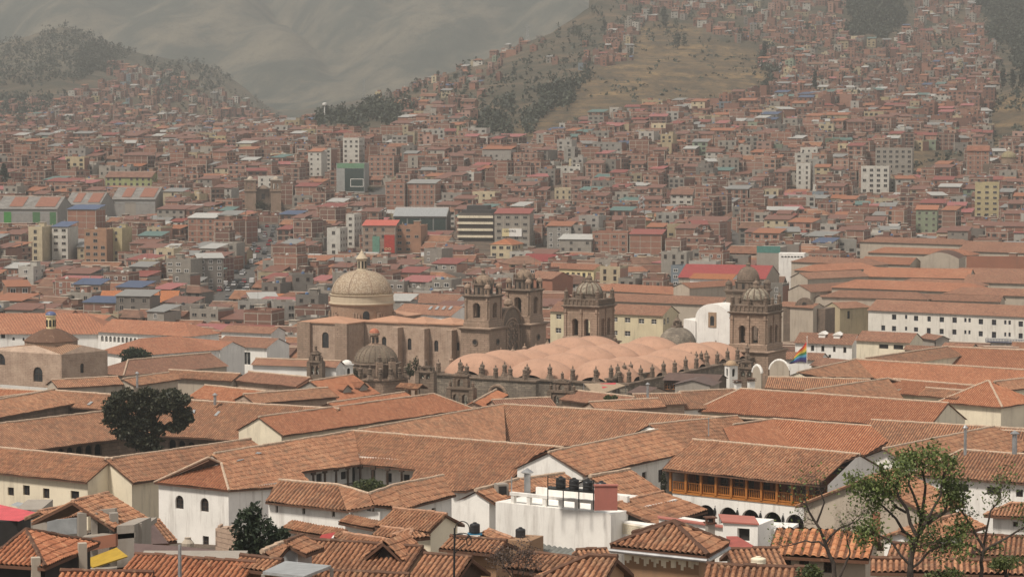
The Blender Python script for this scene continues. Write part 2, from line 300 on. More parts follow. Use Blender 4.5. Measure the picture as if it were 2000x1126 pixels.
# ------------------------------------------------------------------ the ground, hills and mountains as one sheet
def make_ground():
    pxs = np.concatenate([np.linspace(-1500, -150, 14), np.linspace(-100, 2100, 331), np.linspace(2150, 3500, 14)])
    ds = [20.0]
    while ds[-1] < 11000: ds.append(ds[-1] * (1.02 if ds[-1] < 1500 else 1.011) + .5)
    ds = np.array(ds); P = np.zeros((len(ds), len(pxs), 3))
    PX, DD = np.meshgrid(pxs, ds); P[..., 1] = DD; P[..., 0] = (PX - HX) / F * DD; P[..., 2] = ground_np(P[..., 0], P[..., 1])
    pass
    mb = MB(); mb.grid(P, np.stack([PX, DD], -1)); m, nt, bs = newmat('hillside_ground')
    sk = N(nt, 'SeparateXYZ'); nt.links.new(pos(nt), sk.inputs[0]); ck = N(nt, 'CombineXYZ')          # gullies and fields run down the slope
    nt.links.new(mth(nt, 'SUBTRACT', sk.outputs[0], mth(nt, 'MULTIPLY', sk.outputs[1], .3)), ck.inputs[0]); nt.links.new(mth(nt, 'MULTIPLY', sk.outputs[1], .42), ck.inputs[1])
    big = noise(nt, ck.outputs[0], .0048, 7, .58); big2 = noise(nt, ck.outputs[0], .022, 9, .72); med = noise(nt, pos(nt, 1, 1, 3), .017, 7, .65); fine = noise(nt, pos(nt, 1, 1, 2), .12, 6, .7); tuft = noise(nt, pos(nt, 1, .35, 1.5), .07, 8, .75)
    ter = N(nt, 'TexWave', wave_type='BANDS', bands_direction='Z'); ter.inputs['Scale'].default_value = .042; ter.inputs['Distortion'].default_value = 5; ter.inputs['Detail'].default_value = 4; ter.inputs['Detail Scale'].default_value = .03
    gp = N(nt, 'NewGeometry'); nt.links.new(gp.outputs['Position'], ter.inputs['Vector'])
    a = N(nt, 'Attribute', attribute_name='Col'); sep = N(nt, 'SeparateColor'); nt.links.new(a.outputs['Color'], sep.inputs[0])
    grass = ramp(nt, med, [(.32, (.055, .043, .024)), (.48, (.15, .10, .05)), (.62, (.26, .172, .08)), (.75, (.19, .12, .062))])
    grass = mix(nt, grass, (.10, .072, .04), mth(nt, 'MULTIPLY', ramp(nt, ter.outputs['Fac'], [(.5, (0, 0, 0)), (.75, (1, 1, 1))]), .55))
    grass = mix(nt, grass, (.06, .045, .026), mth(nt, 'MULTIPLY', ramp(nt, tuft, [(.47, (0, 0, 0)), (.6, (1, 1, 1))]), .8))
    scrub = ramp(nt, med, [(.3, (.03, .034, .02)), (.5, (.085, .068, .042)), (.7, (.17, .115, .07))])
    soil = ramp(nt, fine, [(.35, (.07, .055, .04)), (.6, (.15, .105, .075)), (.75, (.22, .165, .12))])
    far = ramp(nt, mth(nt, 'ADD', mth(nt, 'MULTIPLY', big, .58), mth(nt, 'MULTIPLY', big2, .42)), [(.40, (.05, .062, .05)), (.48, (.085, .09, .07)), (.53, (.15, .135, .10)), (.60, (.22, .19, .135))])
    c = mix(nt, soil, scrub, sep.outputs[0]); c = mix(nt, c, grass, sep.outputs[1]); c = mix(nt, c, far, sep.outputs[2])
    c = mix(nt, c, (.035, .036, .022), mth(nt, 'MULTIPLY', ramp(nt, fine, [(.56, (0, 0, 0)), (.66, (1, 1, 1))]), mth(nt, 'MULTIPLY', mth(nt, 'ADD', sep.outputs[0], sep.outputs[1]), .75)))
    nt.links.new(c, bs.inputs['Base Color']); bs.inputs['Roughness'].default_value = 1.0; bump(nt, bs, mth(nt, 'ADD', fine, med), 1.0, 3.0)
    o = mb.build('ground', m, smooth=True); struct(o)
    me = o.data; ca = me.color_attributes.new('Col', 'FLOAT_COLOR', 'POINT'); X, Y, Z = P[..., 0].ravel(), P[..., 1].ravel(), P[..., 2].ravel()
    py = np.array([proj(p)[1] for p in P.reshape(-1, 3)]); px = PX.ravel()
    w = np.sin(X / 37) * 18 + np.sin(Y / 53 + X / 81) * 16
    scrub = np.clip((Y - 1550 + w * 4) / 300, 0, 1)
    gr = np.array([in_poly(x + a * .5, y + a * .3, GRASS) or in_poly(x + a * .5, y + a * .4, GRASS2) for x, y, a in zip(px, py, w)], float) * (Y > 1400) * (Y < 3600)
    far = np.clip((Y - 4300) / 400, 0, 1) + np.clip((Y - 2900) / 500, 0, .55) * (px < 600) * (Y < 4300)
    ca.data.foreach_set('color', np.stack([scrub, gr, far, np.ones_like(far)], -1).ravel().astype(np.float32))
def in_poly(x, y, P):
    r = False; j = len(P) - 1
    for i in range(len(P)):
        if (P[i][1] > y) != (P[j][1] > y) and x < (P[j][0] - P[i][0]) * (y - P[i][1]) / (P[j][1] - P[i][1]) + P[i][0]: r = not r
        j = i
    return r
# dry grass slopes of the right hand hill and the bank at the frame's edge, as outlines on the hill
GRASS = [(1000, 280), (1030, 225), (1100, 185), (1160, 145), (1230, 110), (1240, 60), (1290, 35), (1350, 55), (1440, 85), (1480, 92), (1490, 130), (1505, 180), (1440, 196), (1330, 200), (1230, 215), (1170, 232), (1110, 255)]
GRASS2 = [(1925, 300), (1930, 180), (2100, 175), (2100, 280), (2000, 280), (1880, 320), (1740, 330), (1760, 290), (1830, 288)]
make_ground()
def make_haze():
    mb = MB(); mb.pbox((-3600, -60, -140), (7200, 0, 0), (0, 11500, 0), (0, 0, 640))
    m = bpy.data.materials.new('hazy_air'); m.use_nodes = True; nt = m.node_tree; nt.nodes.remove(nt.nodes['Principled BSDF'])
    v = N(nt, 'VolumePrincipled'); v.inputs['Color'].default_value = (.45, .47, .475, 1); v.inputs['Density'].default_value = HAZE; v.inputs['Anisotropy'].default_value = .1
    nt.links.new(v.outputs[0], nt.nodes['Material Output'].inputs['Volume']); m.cycles.homogeneous_volume = True
    o = mb.build('haze', m); o['kind'] = 'stuff'; o['label'] = 'dusty grey haze filling the valley air'
HAZE = 0.0002
make_haze()
# ------------------------------------------------------------------ building kit: walls with openings, tiled roofs
def tile_facet(mb, poly, n, lod, m=0, seed=0):
    """clay tile surface over a planar polygon; n is the horizontal downhill direction"""
    P = [V(p) for p in poly]; O = P[0]; N_ = (P[1] - P[0]).cross(P[2] - P[0])
    for k in range(2, len(P) - 1):
        q = (P[k] - P[0]).cross(P[k + 1] - P[0])
        if q.length > N_.length: N_ = q
    N_.normalize()
    if N_.z < 0: N_ = -N_
    U = V((-n.y, n.x, 0)).normalized(); W = U.cross(N_).normalized()
    if W.z > 0: W = -W
    uv = [((p - O).dot(U), (p - O).dot(W)) for p in P]; u0 = min(a for a, b in uv); u1 = max(a for a, b in uv)
    def flatface(): mb.face([p for p in P], m, [(a / PIT_MID, b) for a, b in uv])
    if lod >= 3: return flatface()
    if lod == 0: T = (0, .13, .22, .36, .5, .64, .78, .87); H = (0, .0, .055, .09, .1, .09, .055, .0); step = .42
    elif lod == 1: T = (0, .14, .3, .5, .7, .86); H = (0, 0, .08, .105, .08, 0); step = .84
    else: T = (0, .25, .5, .75); H = (-.01, .06, .1, .06); step = 9e9
    pit = PIT if lod == 0 else PIT_MID
    k0, k1 = math.floor(u0 / pit), math.ceil(u1 / pit); us = []; hs = []
    rs = np.random.RandomState(seed + 11)
    for k in range(k0, k1 + 1):
        j = rs.uniform(-.015, .015) if lod < 2 else 0
        for t, h in zip(T, H):
            u = (k + t) * pit
            if u0 < u < u1: us.append(u); hs.append(h + j)
    us = np.array([u0 + 1e-3] + us + [u1 - 1e-3]); hs = np.array([0.0] + hs + [0.0])
    lo = np.full(len(us), 1e9); hi = np.full(len(us), -1e9)
    for (a0, b0), (a1, b1) in zip(uv, uv[1:] + uv[:1]):
        if abs(a1 - a0) < 1e-6: continue
        t = (us - a0) / (a1 - a0); ok = (t >= -1e-9) & (t <= 1 + 1e-9); b = b0 + (b1 - b0) * t
        lo = np.where(ok, np.minimum(lo, b), lo); hi = np.where(ok, np.maximum(hi, b), hi)
    bad = lo > hi; lo[bad] = hi[bad] = 0
    vmin, vmax = lo.min(), hi.max()
    if step < 1e8:
        r = np.arange(math.floor(vmin / step), math.ceil(vmax / step) + 1)
        vs = np.stack([r * step, (r + 1) * step - .03], -1).ravel(); dv = np.tile([0, .045 if lod == 0 else .05], len(r))
    else: vs = np.array([vmin, vmax]); dv = np.array([0, .0])
    VV = np.clip(vs[None, :], lo[:, None], hi[:, None])
    jit = rs.uniform(-.012, .012, (len(us), len(vs))) if lod < 2 else 0
    sag = .05 * np.sin(us[:, None] * .55 + seed) * np.sin(VV * .6 + seed * .3) + .03 * np.sin(us[:, None] * 1.7 + VV * 1.1 + seed) if lod < 3 else 0     # old roofs sag
    if lod < 2: slip = (rs.uniform(0, 1, jit.shape) < .012) * rs.uniform(.02, .06, jit.shape); jit = jit + slip
    Hh = hs[:, None] + dv[None, :] + jit + sag
    o = np.array(O); Pn = o + us[:, None, None] * np.array(U) + VV[..., None] * np.array(W) + Hh[..., None] * np.array(N_)
    UV = np.stack([np.repeat(us[:, None] / pit, len(vs), 1), VV], -1)
    dl = (np.abs(VV[:-1, 1:] - VV[:-1, :-1]) + np.abs(VV[1:, 1:] - VV[1:, :-1])) > 1e-4
    mb.grid(Pn[:, ::1], UV, m, dl)
    # the boards under the tiles
    b = [p - V((0, 0, .16)) for p in P]; mb.face(b, m + 1)
    for i in range(len(P)): j = (i + 1) % len(P); mb.face([P[i] - V((0, 0, .0)), P[j], b[j], b[i]], m)
def cap_line(mb, a, b, r=.17, m=0):
    a = V(a); b = V(b); L = (b - a).length; k = max(1, int(L / (.5 if a.y < 200 else 1.2))); k = min(k, 90)
    for i in range(k):
        z = random.uniform(-.02, .03); mb.tube(a.lerp(b, i / k) + V((0, 0, .06 + z)), a.lerp(b, (i + 1.02) / k) + V((0, 0, .06 + z)), r * random.uniform(.9, 1.1), r * random.uniform(.8, 1.0), 6, m)
def wall_face(mb, A, B, z0, z1, ops=(), thick=.35, m=0, col=None, flip=None):
    """vertical wall from A to B (xy), outward side towards the viewer unless flip; ops = (s0, s1, za, zb, arch) holes with reveals"""
    A = V((A[0], A[1], 0)); B = V((B[0], B[1], 0)); D = B - A; L = D.length; D.normalize(); n = V((D.y, -D.x, 0))
    if n.dot(-(A + B) / 2) < 0: n = -n
    if flip: n = -n
    S = sorted(set([0, L] + [min(max(s, 0), L) for o in ops for s in o[:2]])); Z = sorted(set([z0, z1] + [min(max(z, z0), z1) for o in ops for z in o[2:4]]))
    at = lambda s, z, d=0: A + D * s + V((0, 0, z)) - n * d
    def q(p):
        if (p[1] - p[0]).cross(p[2] - p[0]).dot(n) < 0: p = p[::-1]
        mb.face(p, m, None, col)
    for i in range(len(S) - 1):
        for j in range(len(Z) - 1):
            sm, zm = (S[i] + S[i + 1]) / 2, (Z[j] + Z[j + 1]) / 2
            if any(o[0] < sm < o[1] and o[2] < zm < o[3] for o in ops): continue
            q([at(S[i], Z[j]), at(S[i + 1], Z[j]), at(S[i + 1], Z[j + 1]), at(S[i], Z[j + 1])])
    for o in ops:
        s0, s1, za, zb = o[:4]; arch = len(o) > 4 and o[4]
        if arch:
            r = (s1 - s0) / 2; c = (s0 + s1) / 2; zs = max(za, zb - r); pr = [(c - r * math.cos(t), zs + (zb - zs) * math.sin(t)) for t in np.linspace(0, math.pi, 11)]
            for k in range(10):
                (sa, z_a), (sb, z_b) = pr[k], pr[k + 1]; q([at(sa, z_a), at(sb, z_b), at(sb, zb), at(sa, zb)])
                mb.face([at(sa, z_a), at(sb, z_b), at(sb, z_b, thick), at(sa, z_a, thick)], m, None, col)
            edges = [((s0, zs), (s0, za)), ((s0, za), (s1, za)), ((s1, za), (s1, zs))]
        else: edges = [((s0, zb), (s0, za)), ((s0, za), (s1, za)), ((s1, za), (s1, zb)), ((s1, zb), (s0, zb))]
        for (sa, z_a), (sb, z_b) in edges: mb.face([at(sa, z_a), at(sb, z_b), at(sb, z_b, thick), at(sa, z_a, thick)], m, None, col)
    return A, D, n, L
def window_part(parent, fr, s0, s1, za, zb, arch=False, depth=.22, frame=None, pane=None, name='window', bars=(1, 1), t=.07):
    A, D, n, L = fr; at = lambda s, z, d: A + D * s + V((0, 0, z)) - n * d
    mb = MB(); w, h = s1 - s0, zb - za
    if frame is None: frame = WOOD
    for s in (s0, s1 - t): mb.pbox(at(s, za, depth), D * t, V((0, 0, h)), -n * .08)
    for z in (za, zb - t): mb.pbox(at(s0 + t, z, depth), D * (w - 2 * t), V((0, 0, t)), -n * .08)
    for k in range(1, bars[0] + 1):
        if bars[0]: mb.pbox(at(s0 + w * k / (bars[0] + 1) - t / 2, za + t, depth + .01), D * t, V((0, 0, h - 2 * t)), -n * .05)
    for k in range(1, bars[1] + 1): mb.pbox(at(s0 + t, za + h * k / (bars[1] + 1) - t / 2, depth + .015), D * (w - 2 * t), V((0, 0, t)), -n * .04)
    f = mb.build(name, frame, parent); pb = MB(); d = depth + .06
    if arch:
        r = w / 2; c = (s0 + s1) / 2; zs = max(za, zb - r)
        pb.face([at(s0, za, d), at(s1, za, d)] + [at(c + r * math.cos(a), zs + (zb - zs) * math.sin(a), d) for a in np.linspace(0, math.pi, 11)])
    else: pb.face([at(s0, za, d), at(s1, za, d), at(s1, zb, d), at(s0, zb, d)])
    pb.build('pane', pane or GLASS, f); return f
class B:
    """one building: an Empty at its base, wall / roof / window meshes as its children"""
    def __init__(s, name, label, cat='house', group=None, at=None, wall=None, tile=None):
        s.root = thing(name, at or (0, 0, 0), label, cat, group); s.wallm = wall or WHITE; s.tile = tile or TILE; s.w = MB(); s.fin = False; s.placed = at is not None
    def place(s, p):
        if not s.placed:
            z = ground(p[0], p[1]); s.root.location = (p[0], p[1], z); s.root['_o'] = [p[0], p[1], z]; s.placed = True
    def done(s):
        if s.w.n: s.w.build('wall', [s.wallm, DARK], s.root)
        return s
    def plane(s, a, c, z, pitch):
        Pa, Pc = atz(a[0], a[1], z), atz(c[0], c[1], z); D = (Pc - Pa); D.z = 0; D.normalize(); return Pa, Pc, D, math.tan(math.radians(pitch))
    def onplane(s, px, py, Pa, n, tp):
        r = ray(px, py); # z = Pa.z - tp*((p-Pa).n)
        h = V((n.x, n.y, 0)); t = (Pa.z + tp * h.dot(Pa)) / (r.z + tp * h.dot(r)); return r * t
    def wing(s, a, c, e, z=None, pitch=26, ends='gg', ext=(0, 0), poly=None, lod=None, over=.55, back=None, win=(), gw0=(), gw1=(), wood=None, cap=True, tile=None, drop=9, hk=1.0, name='roof', nowall=False, frame=None, bars=(1, 1), gover=.25, thick=.35, wh=None, walls='fb01'):
        z = zdef((a[1] + c[1]) / 2) if z is None else z
        Pa, Pc, D, tp = s.plane(a, c, z, pitch); s.place((Pa + Pc) / 2)
        best = None
        for sg in (1, -1):
            n = V((D.y, -D.x, 0)) * sg; p = s.onplane(e[0], e[1], Pa, n, tp); w = (p - Pa).dot(n)
            if w > 0 and (best is None or abs(w) < abs(best[1])): best = (n, w)
        n, w = best; w = min(w, 30); wb = back or w
        R0, R1 = Pa - D * ext[0], Pc + D * ext[1]; ze = z - tp * w
        lod_ = lod if lod is not None else (0 if Pa.y < 190 else 1 if Pa.y < 350 else 2 if Pa.y < 520 else 3)
        h0 = w * hk if ends[0] == 'h' else 0; h1 = w * hk if ends[1] == 'h' else 0
        dn = V((0, 0, -tp * w)); E0 = R0 + n * w - D * h0 + dn; E1 = R1 + n * w + D * h1 + dn
        dnb = V((0, 0, -tp * wb)); B0 = R0 - n * wb - D * h0 + dnb; B1 = R1 - n * wb + D * h1 + dnb
        rf = MB(); sd = int(abs(Pa.x * 7 + Pa.y * 3)) % 9999
        front = [R0, R1, E1, E0] if poly is None else [s.onplane(x, y, Pa, n, tp) for x, y in poly]
        tile_facet(rf, front, n, lod_, 0, sd)
        tile_facet(rf, [R1, R0, B0, B1], -n, 3 if lod_ > 0 else 2, 0, sd)
        if h0: tile_facet(rf, [R0, E0, B0], -D, lod_, 0, sd)
        if h1: tile_facet(rf, [R1, B1, E1], D, lod_, 0, sd)
        roof = rf.build(name, [tile or s.tile, SOFFIT], s.root)
        if cap:
            cm = MB(); cr = .13 if Pa.y < 200 else .17 if Pa.y < 400 else .2
            cap_line(cm, R0, R1, cr)
            if h0: cap_line(cm, R0, E0, cr)
            if h1: cap_line(cm, R1, E1, cr)
            cm.build('ridge_cap', MORTAR if Pa.y > 200 else (tile or s.tile) if Pa.y < 145 else MORTAR_TILE, roof)
        i0 = h0 * 0 + (over if ends[0] == 'h' else gover); i1 = over if ends[1] == 'h' else gover
        f = lambda R, side, w_, hh, ii, sg: R + side * (w_ - over) + D * sg * (hh - ii)
        a0 = f(R0, n, w, h0, i0, -1); a1 = f(R1, n, w, h1, i1, 1); b0 = f(R0, -n, wb, h0, i0, -1); b1 = f(R1, -n, wb, h1, i1, 1)
        zt = ze + tp * over - .12; zg = min(ground(p.x, p.y) for p in (a0, a1, b0, b1)) - .5; zg = min(zg, zt - 3) if wh is None else zt - wh
        out = dict(Pa=Pa, D=D, n=n, w=w, tp=tp, z=z, ze=ze, R0=R0, R1=R1, E0=E0, E1=E1, zt=zt, zg=zg, a0=a0, a1=a1, b0=b0, b1=b1, roof=roof)
        if nowall: return out
        if 'f' in walls: s.wallpx(a0, a1, zg, zt, win, frame, bars, thick, wood)
        wall_face(s.w, b0, b1, zg, zt, (), flip=n.dot(V((-b0.x, -b0.y, 0))) > 0)
        for k, (p, q, R, hip, gw) in enumerate(((a0, b0, R0, h0, gw0), (a1, b1, R1, h1, gw1))):
            out_d = -D if k == 0 else D; fl = out_d.dot(V((-p.x, -p.y, 0))) < 0
            s.wallpx(p, q, zg, zt, gw, frame, bars, thick, wood, flip=fl)
            if not hip:
                R_ = V((R.x, R.y, 0)) + (-out_d) * gover; s.w.face([V((p.x, p.y, zt)), V((q.x, q.y, zt)), V((R_.x, R_.y, z - .1 - 0))], 0)
        s.w.build('wall', [s.wallm, DARK], s.root); s.w = MB()
        return out
    def wallpx(s, p, q, zg, zt, win, frame=None, bars=(1, 1), thick=.35, wood=None, flip=False, m=0):
        A = V((p[0], p[1], 0)); D = V((q[0] - p[0], q[1] - p[1], 0)); L = D.length; D.normalize(); n = V((D.y, -D.x, 0)); ops = []
        for wn in win:
            x0, y0, x1, y1 = wn[:4]; kind = wn[4] if len(wn) > 4 else 'r'
            def hit(x, y): r = ray(x, y); t = n.dot(A) / n.dot(r); return r * t
            c = (x0 + x1) / 2; h0, h1 = hit(x0, (y0 + y1) / 2), hit(x1, (y0 + y1) / 2); S = sorted(((h0 - A).dot(D), (h1 - A).dot(D))); za, zb = hit(c, y1).z, hit(c, y0).z
            S = [max(.05, S[0]), min(L - .05, S[1])]; zb = min(zb, zt - .05); za = max(za, zg + .05)
            if S[1] - S[0] > .2 and zb - za > .2: ops.append((S[0], S[1], za, zb, kind[0] in 'ao', kind))
        fr = wall_face(s.w, p, q, zg, zt, [o[:5] for o in ops], thick, m, None, flip)
        for o in ops:
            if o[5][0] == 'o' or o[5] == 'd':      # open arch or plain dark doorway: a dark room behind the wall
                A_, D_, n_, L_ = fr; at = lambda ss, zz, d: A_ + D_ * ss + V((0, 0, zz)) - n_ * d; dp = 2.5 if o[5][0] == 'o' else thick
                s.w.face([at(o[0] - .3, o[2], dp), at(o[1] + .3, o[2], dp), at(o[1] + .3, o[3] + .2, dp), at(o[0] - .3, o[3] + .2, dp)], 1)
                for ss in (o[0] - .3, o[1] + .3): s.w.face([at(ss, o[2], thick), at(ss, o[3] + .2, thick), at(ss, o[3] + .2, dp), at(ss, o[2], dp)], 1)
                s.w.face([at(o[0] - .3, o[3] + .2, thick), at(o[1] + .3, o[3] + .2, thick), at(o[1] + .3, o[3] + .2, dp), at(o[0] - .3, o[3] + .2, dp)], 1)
                if o[5] == 'd': pass
            else: window_part(s.root, fr, o[0], o[1], o[2], o[3], o[4], thick * .6, frame or wood, None, 'window', bars)
        return fr
    def facet(s, a, c, z, poly, pitch=26, lod=None, tile=None, name='roof', cap=True, under=False, zg=None, n_sign=None):
        """one traced roof slope: the plane falls from the ridge a-c, the outline is traced on it"""
        z = zdef((a[1] + c[1]) / 2) if z is None else z
        Pa, Pc, D, tp = s.plane(a, c, z, pitch); s.place((Pa + Pc) / 2); ct = (sum(x for x, y in poly) / len(poly), sum(y for x, y in poly) / len(poly)); best = None
        for sg in (1, -1):
            n = V((D.y, -D.x, 0)) * sg; p = s.onplane(ct[0], ct[1], Pa, n, tp); w = (p - Pa).dot(n)
            if w > 0 and (best is None or w < best[1]): best = (n, w)
        n = best[0]; P = [s.onplane(x, y, Pa, n, tp) for x, y in poly]
        lod_ = lod if lod is not None else (0 if Pa.y < 190 else 1 if Pa.y < 350 else 2 if Pa.y < 520 else 3)
        rf = MB(); tile_facet(rf, P, n, lod_, 0, int(abs(Pa.x)) % 999); o = rf.build(name, [tile or s.tile, SOFFIT], s.root)
        if cap: cm = MB(); cap_line(cm, Pa, Pc, .16); cm.build('ridge_cap', MORTAR, o)
        return P, o, n
    def under(s, p, q, over=.5, inn=None, win=(), zg=None, dz=.2, frame=None, bars=(1, 1)):
        """a wall dropped from an eave edge p-q, set in by the overhang (inn: horizontal inward direction)"""
        p = V(p); q = V(q); inn = inn or V((0, 1, 0)); p2 = p + inn * over; q2 = q + inn * over
        zt = min(p.z, q.z) + dz * over; zb = zg if zg is not None else min(ground(p2.x, p2.y), ground(q2.x, q2.y)) - .5
        return s.wallpx(p2, q2, min(zb, zt - 2.5), zt, win, frame, bars)
# ------------------------------------------------------------------ trees and shrubs
def leafmat(name, lo, hi, dry=None):
    m, nt, bs = newmat(name); f = noise(nt, pos(nt), .9, 4, .7); oi = N(nt, 'ObjectInfo')
    g = N(nt, 'NewGeometry'); w = mth(nt, 'ADD', mth(nt, 'MULTIPLY', f, .6), mth(nt, 'MULTIPLY', g.outputs['Random Per Island'], .4))
    c = ramp(nt, w, [(.3, lo), (.7, hi)] + ([(.78, dry)] if dry else []))
    hs = N(nt, 'HueSaturation'); nt.links.new(c, hs.inputs['Color']); nt.links.new(mth(nt, 'ADD', mth(nt, 'MULTIPLY', oi.outputs['Random'], .5), .75), hs.inputs['Value'])
    nt.links.new(hs.outputs[0], bs.inputs['Base Color']); bs.inputs['Roughness'].default_value = .6
    t = N(nt, 'BsdfTranslucent'); nt.links.new(hs.outputs[0], t.inputs['Color']); mx = N(nt, 'MixShader'); mx.inputs[0].default_value = .22
    nt.links.new(bs.outputs[0], mx.inputs[1]); nt.links.new(t.outputs[0], mx.inputs[2]); nt.links.new(mx.outputs[0], nt.nodes['Material Output'].inputs['Surface']); return m
LEAF_DARK = leafmat('dark_evergreen_leaves', (.02, .027, .013), (.066, .066, .028)); LEAF_MID = leafmat('green_leaves', (.03, .045, .014), (.11, .13, .035), (.16, .12, .04))
LEAF_LIGHT = leafmat('fresh_green_leaves', (.05, .075, .02), (.17, .21, .06)); LEAF_FIR = leafmat('conifer_needles', (.012, .022, .012), (.035, .05, .022)); LEAF_GREY = leafmat('eucalyptus_leaves', (.022, .03, .02), (.06, .07, .042)); BARK = flat('bark', (.05, .038, .03), .95, 0, .45, 5)
def leaves(mb, pts, size, flatn=0.0, rs=np.random):
    n = len(pts); P = np.array(pts, float)
    a = rs.normal(size=(n, 3)); a /= np.linalg.norm(a, axis=1)[:, None] + 1e-9; r = rs.normal(size=(n, 3)); b = np.cross(a, r); b /= np.linalg.norm(b, axis=1)[:, None] + 1e-9
    s = size * rs.uniform(.55, 1.25, (n, 1)); a = a * s; b = b * s * .55
    k = np.stack([P - a, P + b * .9, P + a, P - b * .9], 1).reshape(-1, 3); i0 = mb.n; mb.pts(k)
    for i in range(n): mb.idx((i0 + 4 * i, i0 + 4 * i + 1, i0 + 4 * i + 2, i0 + 4 * i + 3))
def blob_points(blobs, n, rs, shell=.45):
    vol = np.array([b[3] * b[4] * b[5] for b in blobs]) ** .75; pick = rs.choice(len(blobs), n, p=vol / vol.sum()); out = []
    d = rs.normal(size=(n, 3)); d /= np.linalg.norm(d, axis=1)[:, None]; rr = shell + (1 - shell) * rs.uniform(0, 1, n) ** .6
    B_ = np.array(blobs)[pick]; wob = 1 + .22 * np.sin(d[:, 0] * 5 + pick) * np.cos(d[:, 2] * 6 + pick * 2) + .1 * np.sin(d[:, 1] * 13 + pick)
    return B_[:, :3] + d * B_[:, 3:6] * (rr * wob)[:, None]
def leafy_tree(name, label, base, h, blobs, n, leaf, mat, seed, cat='tree', group=None, trunk_r=.3, limbs=True):
    """blobs: foliage masses relative to the base (x, y, z, rx, ry, rz)"""
    rs = np.random.RandomState(seed); t = thing(name, base, label, cat, group); B_ = [(base[0] + b[0], base[1] + b[1], base[2] + b[2]) + tuple(b[3:]) for b in blobs]
    mb = MB(); leaves(mb, blob_points(B_, n, rs), leaf, 0, rs); mb.build('crown', mat, t)
    tm = MB(); top = V((base[0] + np.mean([b[0] for b in blobs]) * .5, base[1], base[2] + h * .45)); tm.tube(V(base) - V((0, 0, 1)), top, trunk_r, trunk_r * .7, 8)
    if limbs:
        for b in B_: m_ = top.lerp(V(b[:3]), .5) + V((0, 0, .3)); tm.tube(top - V((0, 0, .4)), m_, trunk_r * .5, trunk_r * .35, 6); tm.tube(m_, V(b[:3]), trunk_r * .35, trunk_r * .12, 5)
    tm.build('trunk', BARK, t); return t
def cone_tree(name, label, base, h, r, n, leaf, mat, seed, group=None, cat='tree', tiers=9):
    rs = np.random.RandomState(seed); t = thing(name, base, label, cat, group); P = []
    for k in range(n):
        f = rs.uniform(0, 1) ** 1.25; a = rs.uniform(0, 6.283); q = r * (1 - f) ** .8 * (.55 + .45 * rs.uniform()) * (1 + .22 * math.sin(f * tiers * 6.28) + .2 * math.sin(3 * a + seed + f * 7)); P.append((base[0] + q * math.cos(a), base[1] + q * math.sin(a), base[2] + h * (.1 + .9 * f) - q * .15))
    mb = MB(); leaves(mb, P, leaf, 0, rs); mb.build('crown', mat, t); tm = MB(); tm.tube(V(base) - V((0, 0, 1)), V(base) + V((0, 0, h * .95)), r * .12, r * .02, 6); tm.build('trunk', BARK, t); return t
def branch_tree(name, label, base, limbs, seed, leafy, leaf, mat, depth=4, twig=1.0, cat='tree', r0=.2, group=None):
    """limbs: list of (start fraction point, end point) polylines in world space, grown into twigs"""
    rs = np.random.RandomState(seed); t = thing(name, base, label, cat, group); tm = MB(); tips = []
    def grow(p, d, L, r, k):
        q = p
        for i in range(3):
            d = (d + V(rs.normal(size=3) * .2) + V((0, 0, .05))).normalized(); q2 = q + d * (L / 3); tm.tube(q, q2, r * (1 - i * .22), r * (1 - (i + 1) * .22), 5 if r > .02 else 3); q = q2
            if k > 0 and rs.uniform() < .85: grow(q, (d + V(rs.normal(size=3) * .75)).normalized(), L * rs.uniform(.5, .8), r * .5, k - 1)
        if k <= 1: tips.append((q, k))
        if k > 0: grow(q, (d + V(rs.normal(size=3) * .45)).normalized(), L * .7, r * .45, k - 1)
    for pl in limbs:
        P = [V(p) for p in pl[0]]; r = pl[1]
        for i in range(len(P) - 1):
            m_ = P[i].lerp(P[i + 1], .5) + V(rs.normal(size=3) * .06); tm.tube(P[i], m_, r, r * .88, 7); tm.tube(m_, P[i + 1], r * .88, r * .75, 7)
            if i > 0 or len(P) == 2:
                for q in range(2): grow(m_.lerp(P[i + 1], rs.uniform()), ((P[i + 1] - P[i]).normalized() + V(rs.normal(size=3) * .8)).normalized(), twig * rs.uniform(.5, .9), r * .35, depth - 2)
            r *= .75
        grow(P[-1], (P[-1] - P[-2]).normalized(), twig, r, depth - 1); grow(P[-1], ((P[-1] - P[-2]).normalized() + V(rs.normal(size=3) * .5)).normalized(), twig * .9, r * .8, depth - 1)
    tm.build('trunk', BARK, t)
    if leafy > 0:
        pts = []
        for q, k in tips:
            if rs.uniform() < min(1, leafy):
                for i in range(6): pts.append(q + V(rs.normal(size=3) * .17))
        if pts: mb = MB(); leaves(mb, pts, leaf, 0, rs); mb.build('crown', mat, t)
    return t
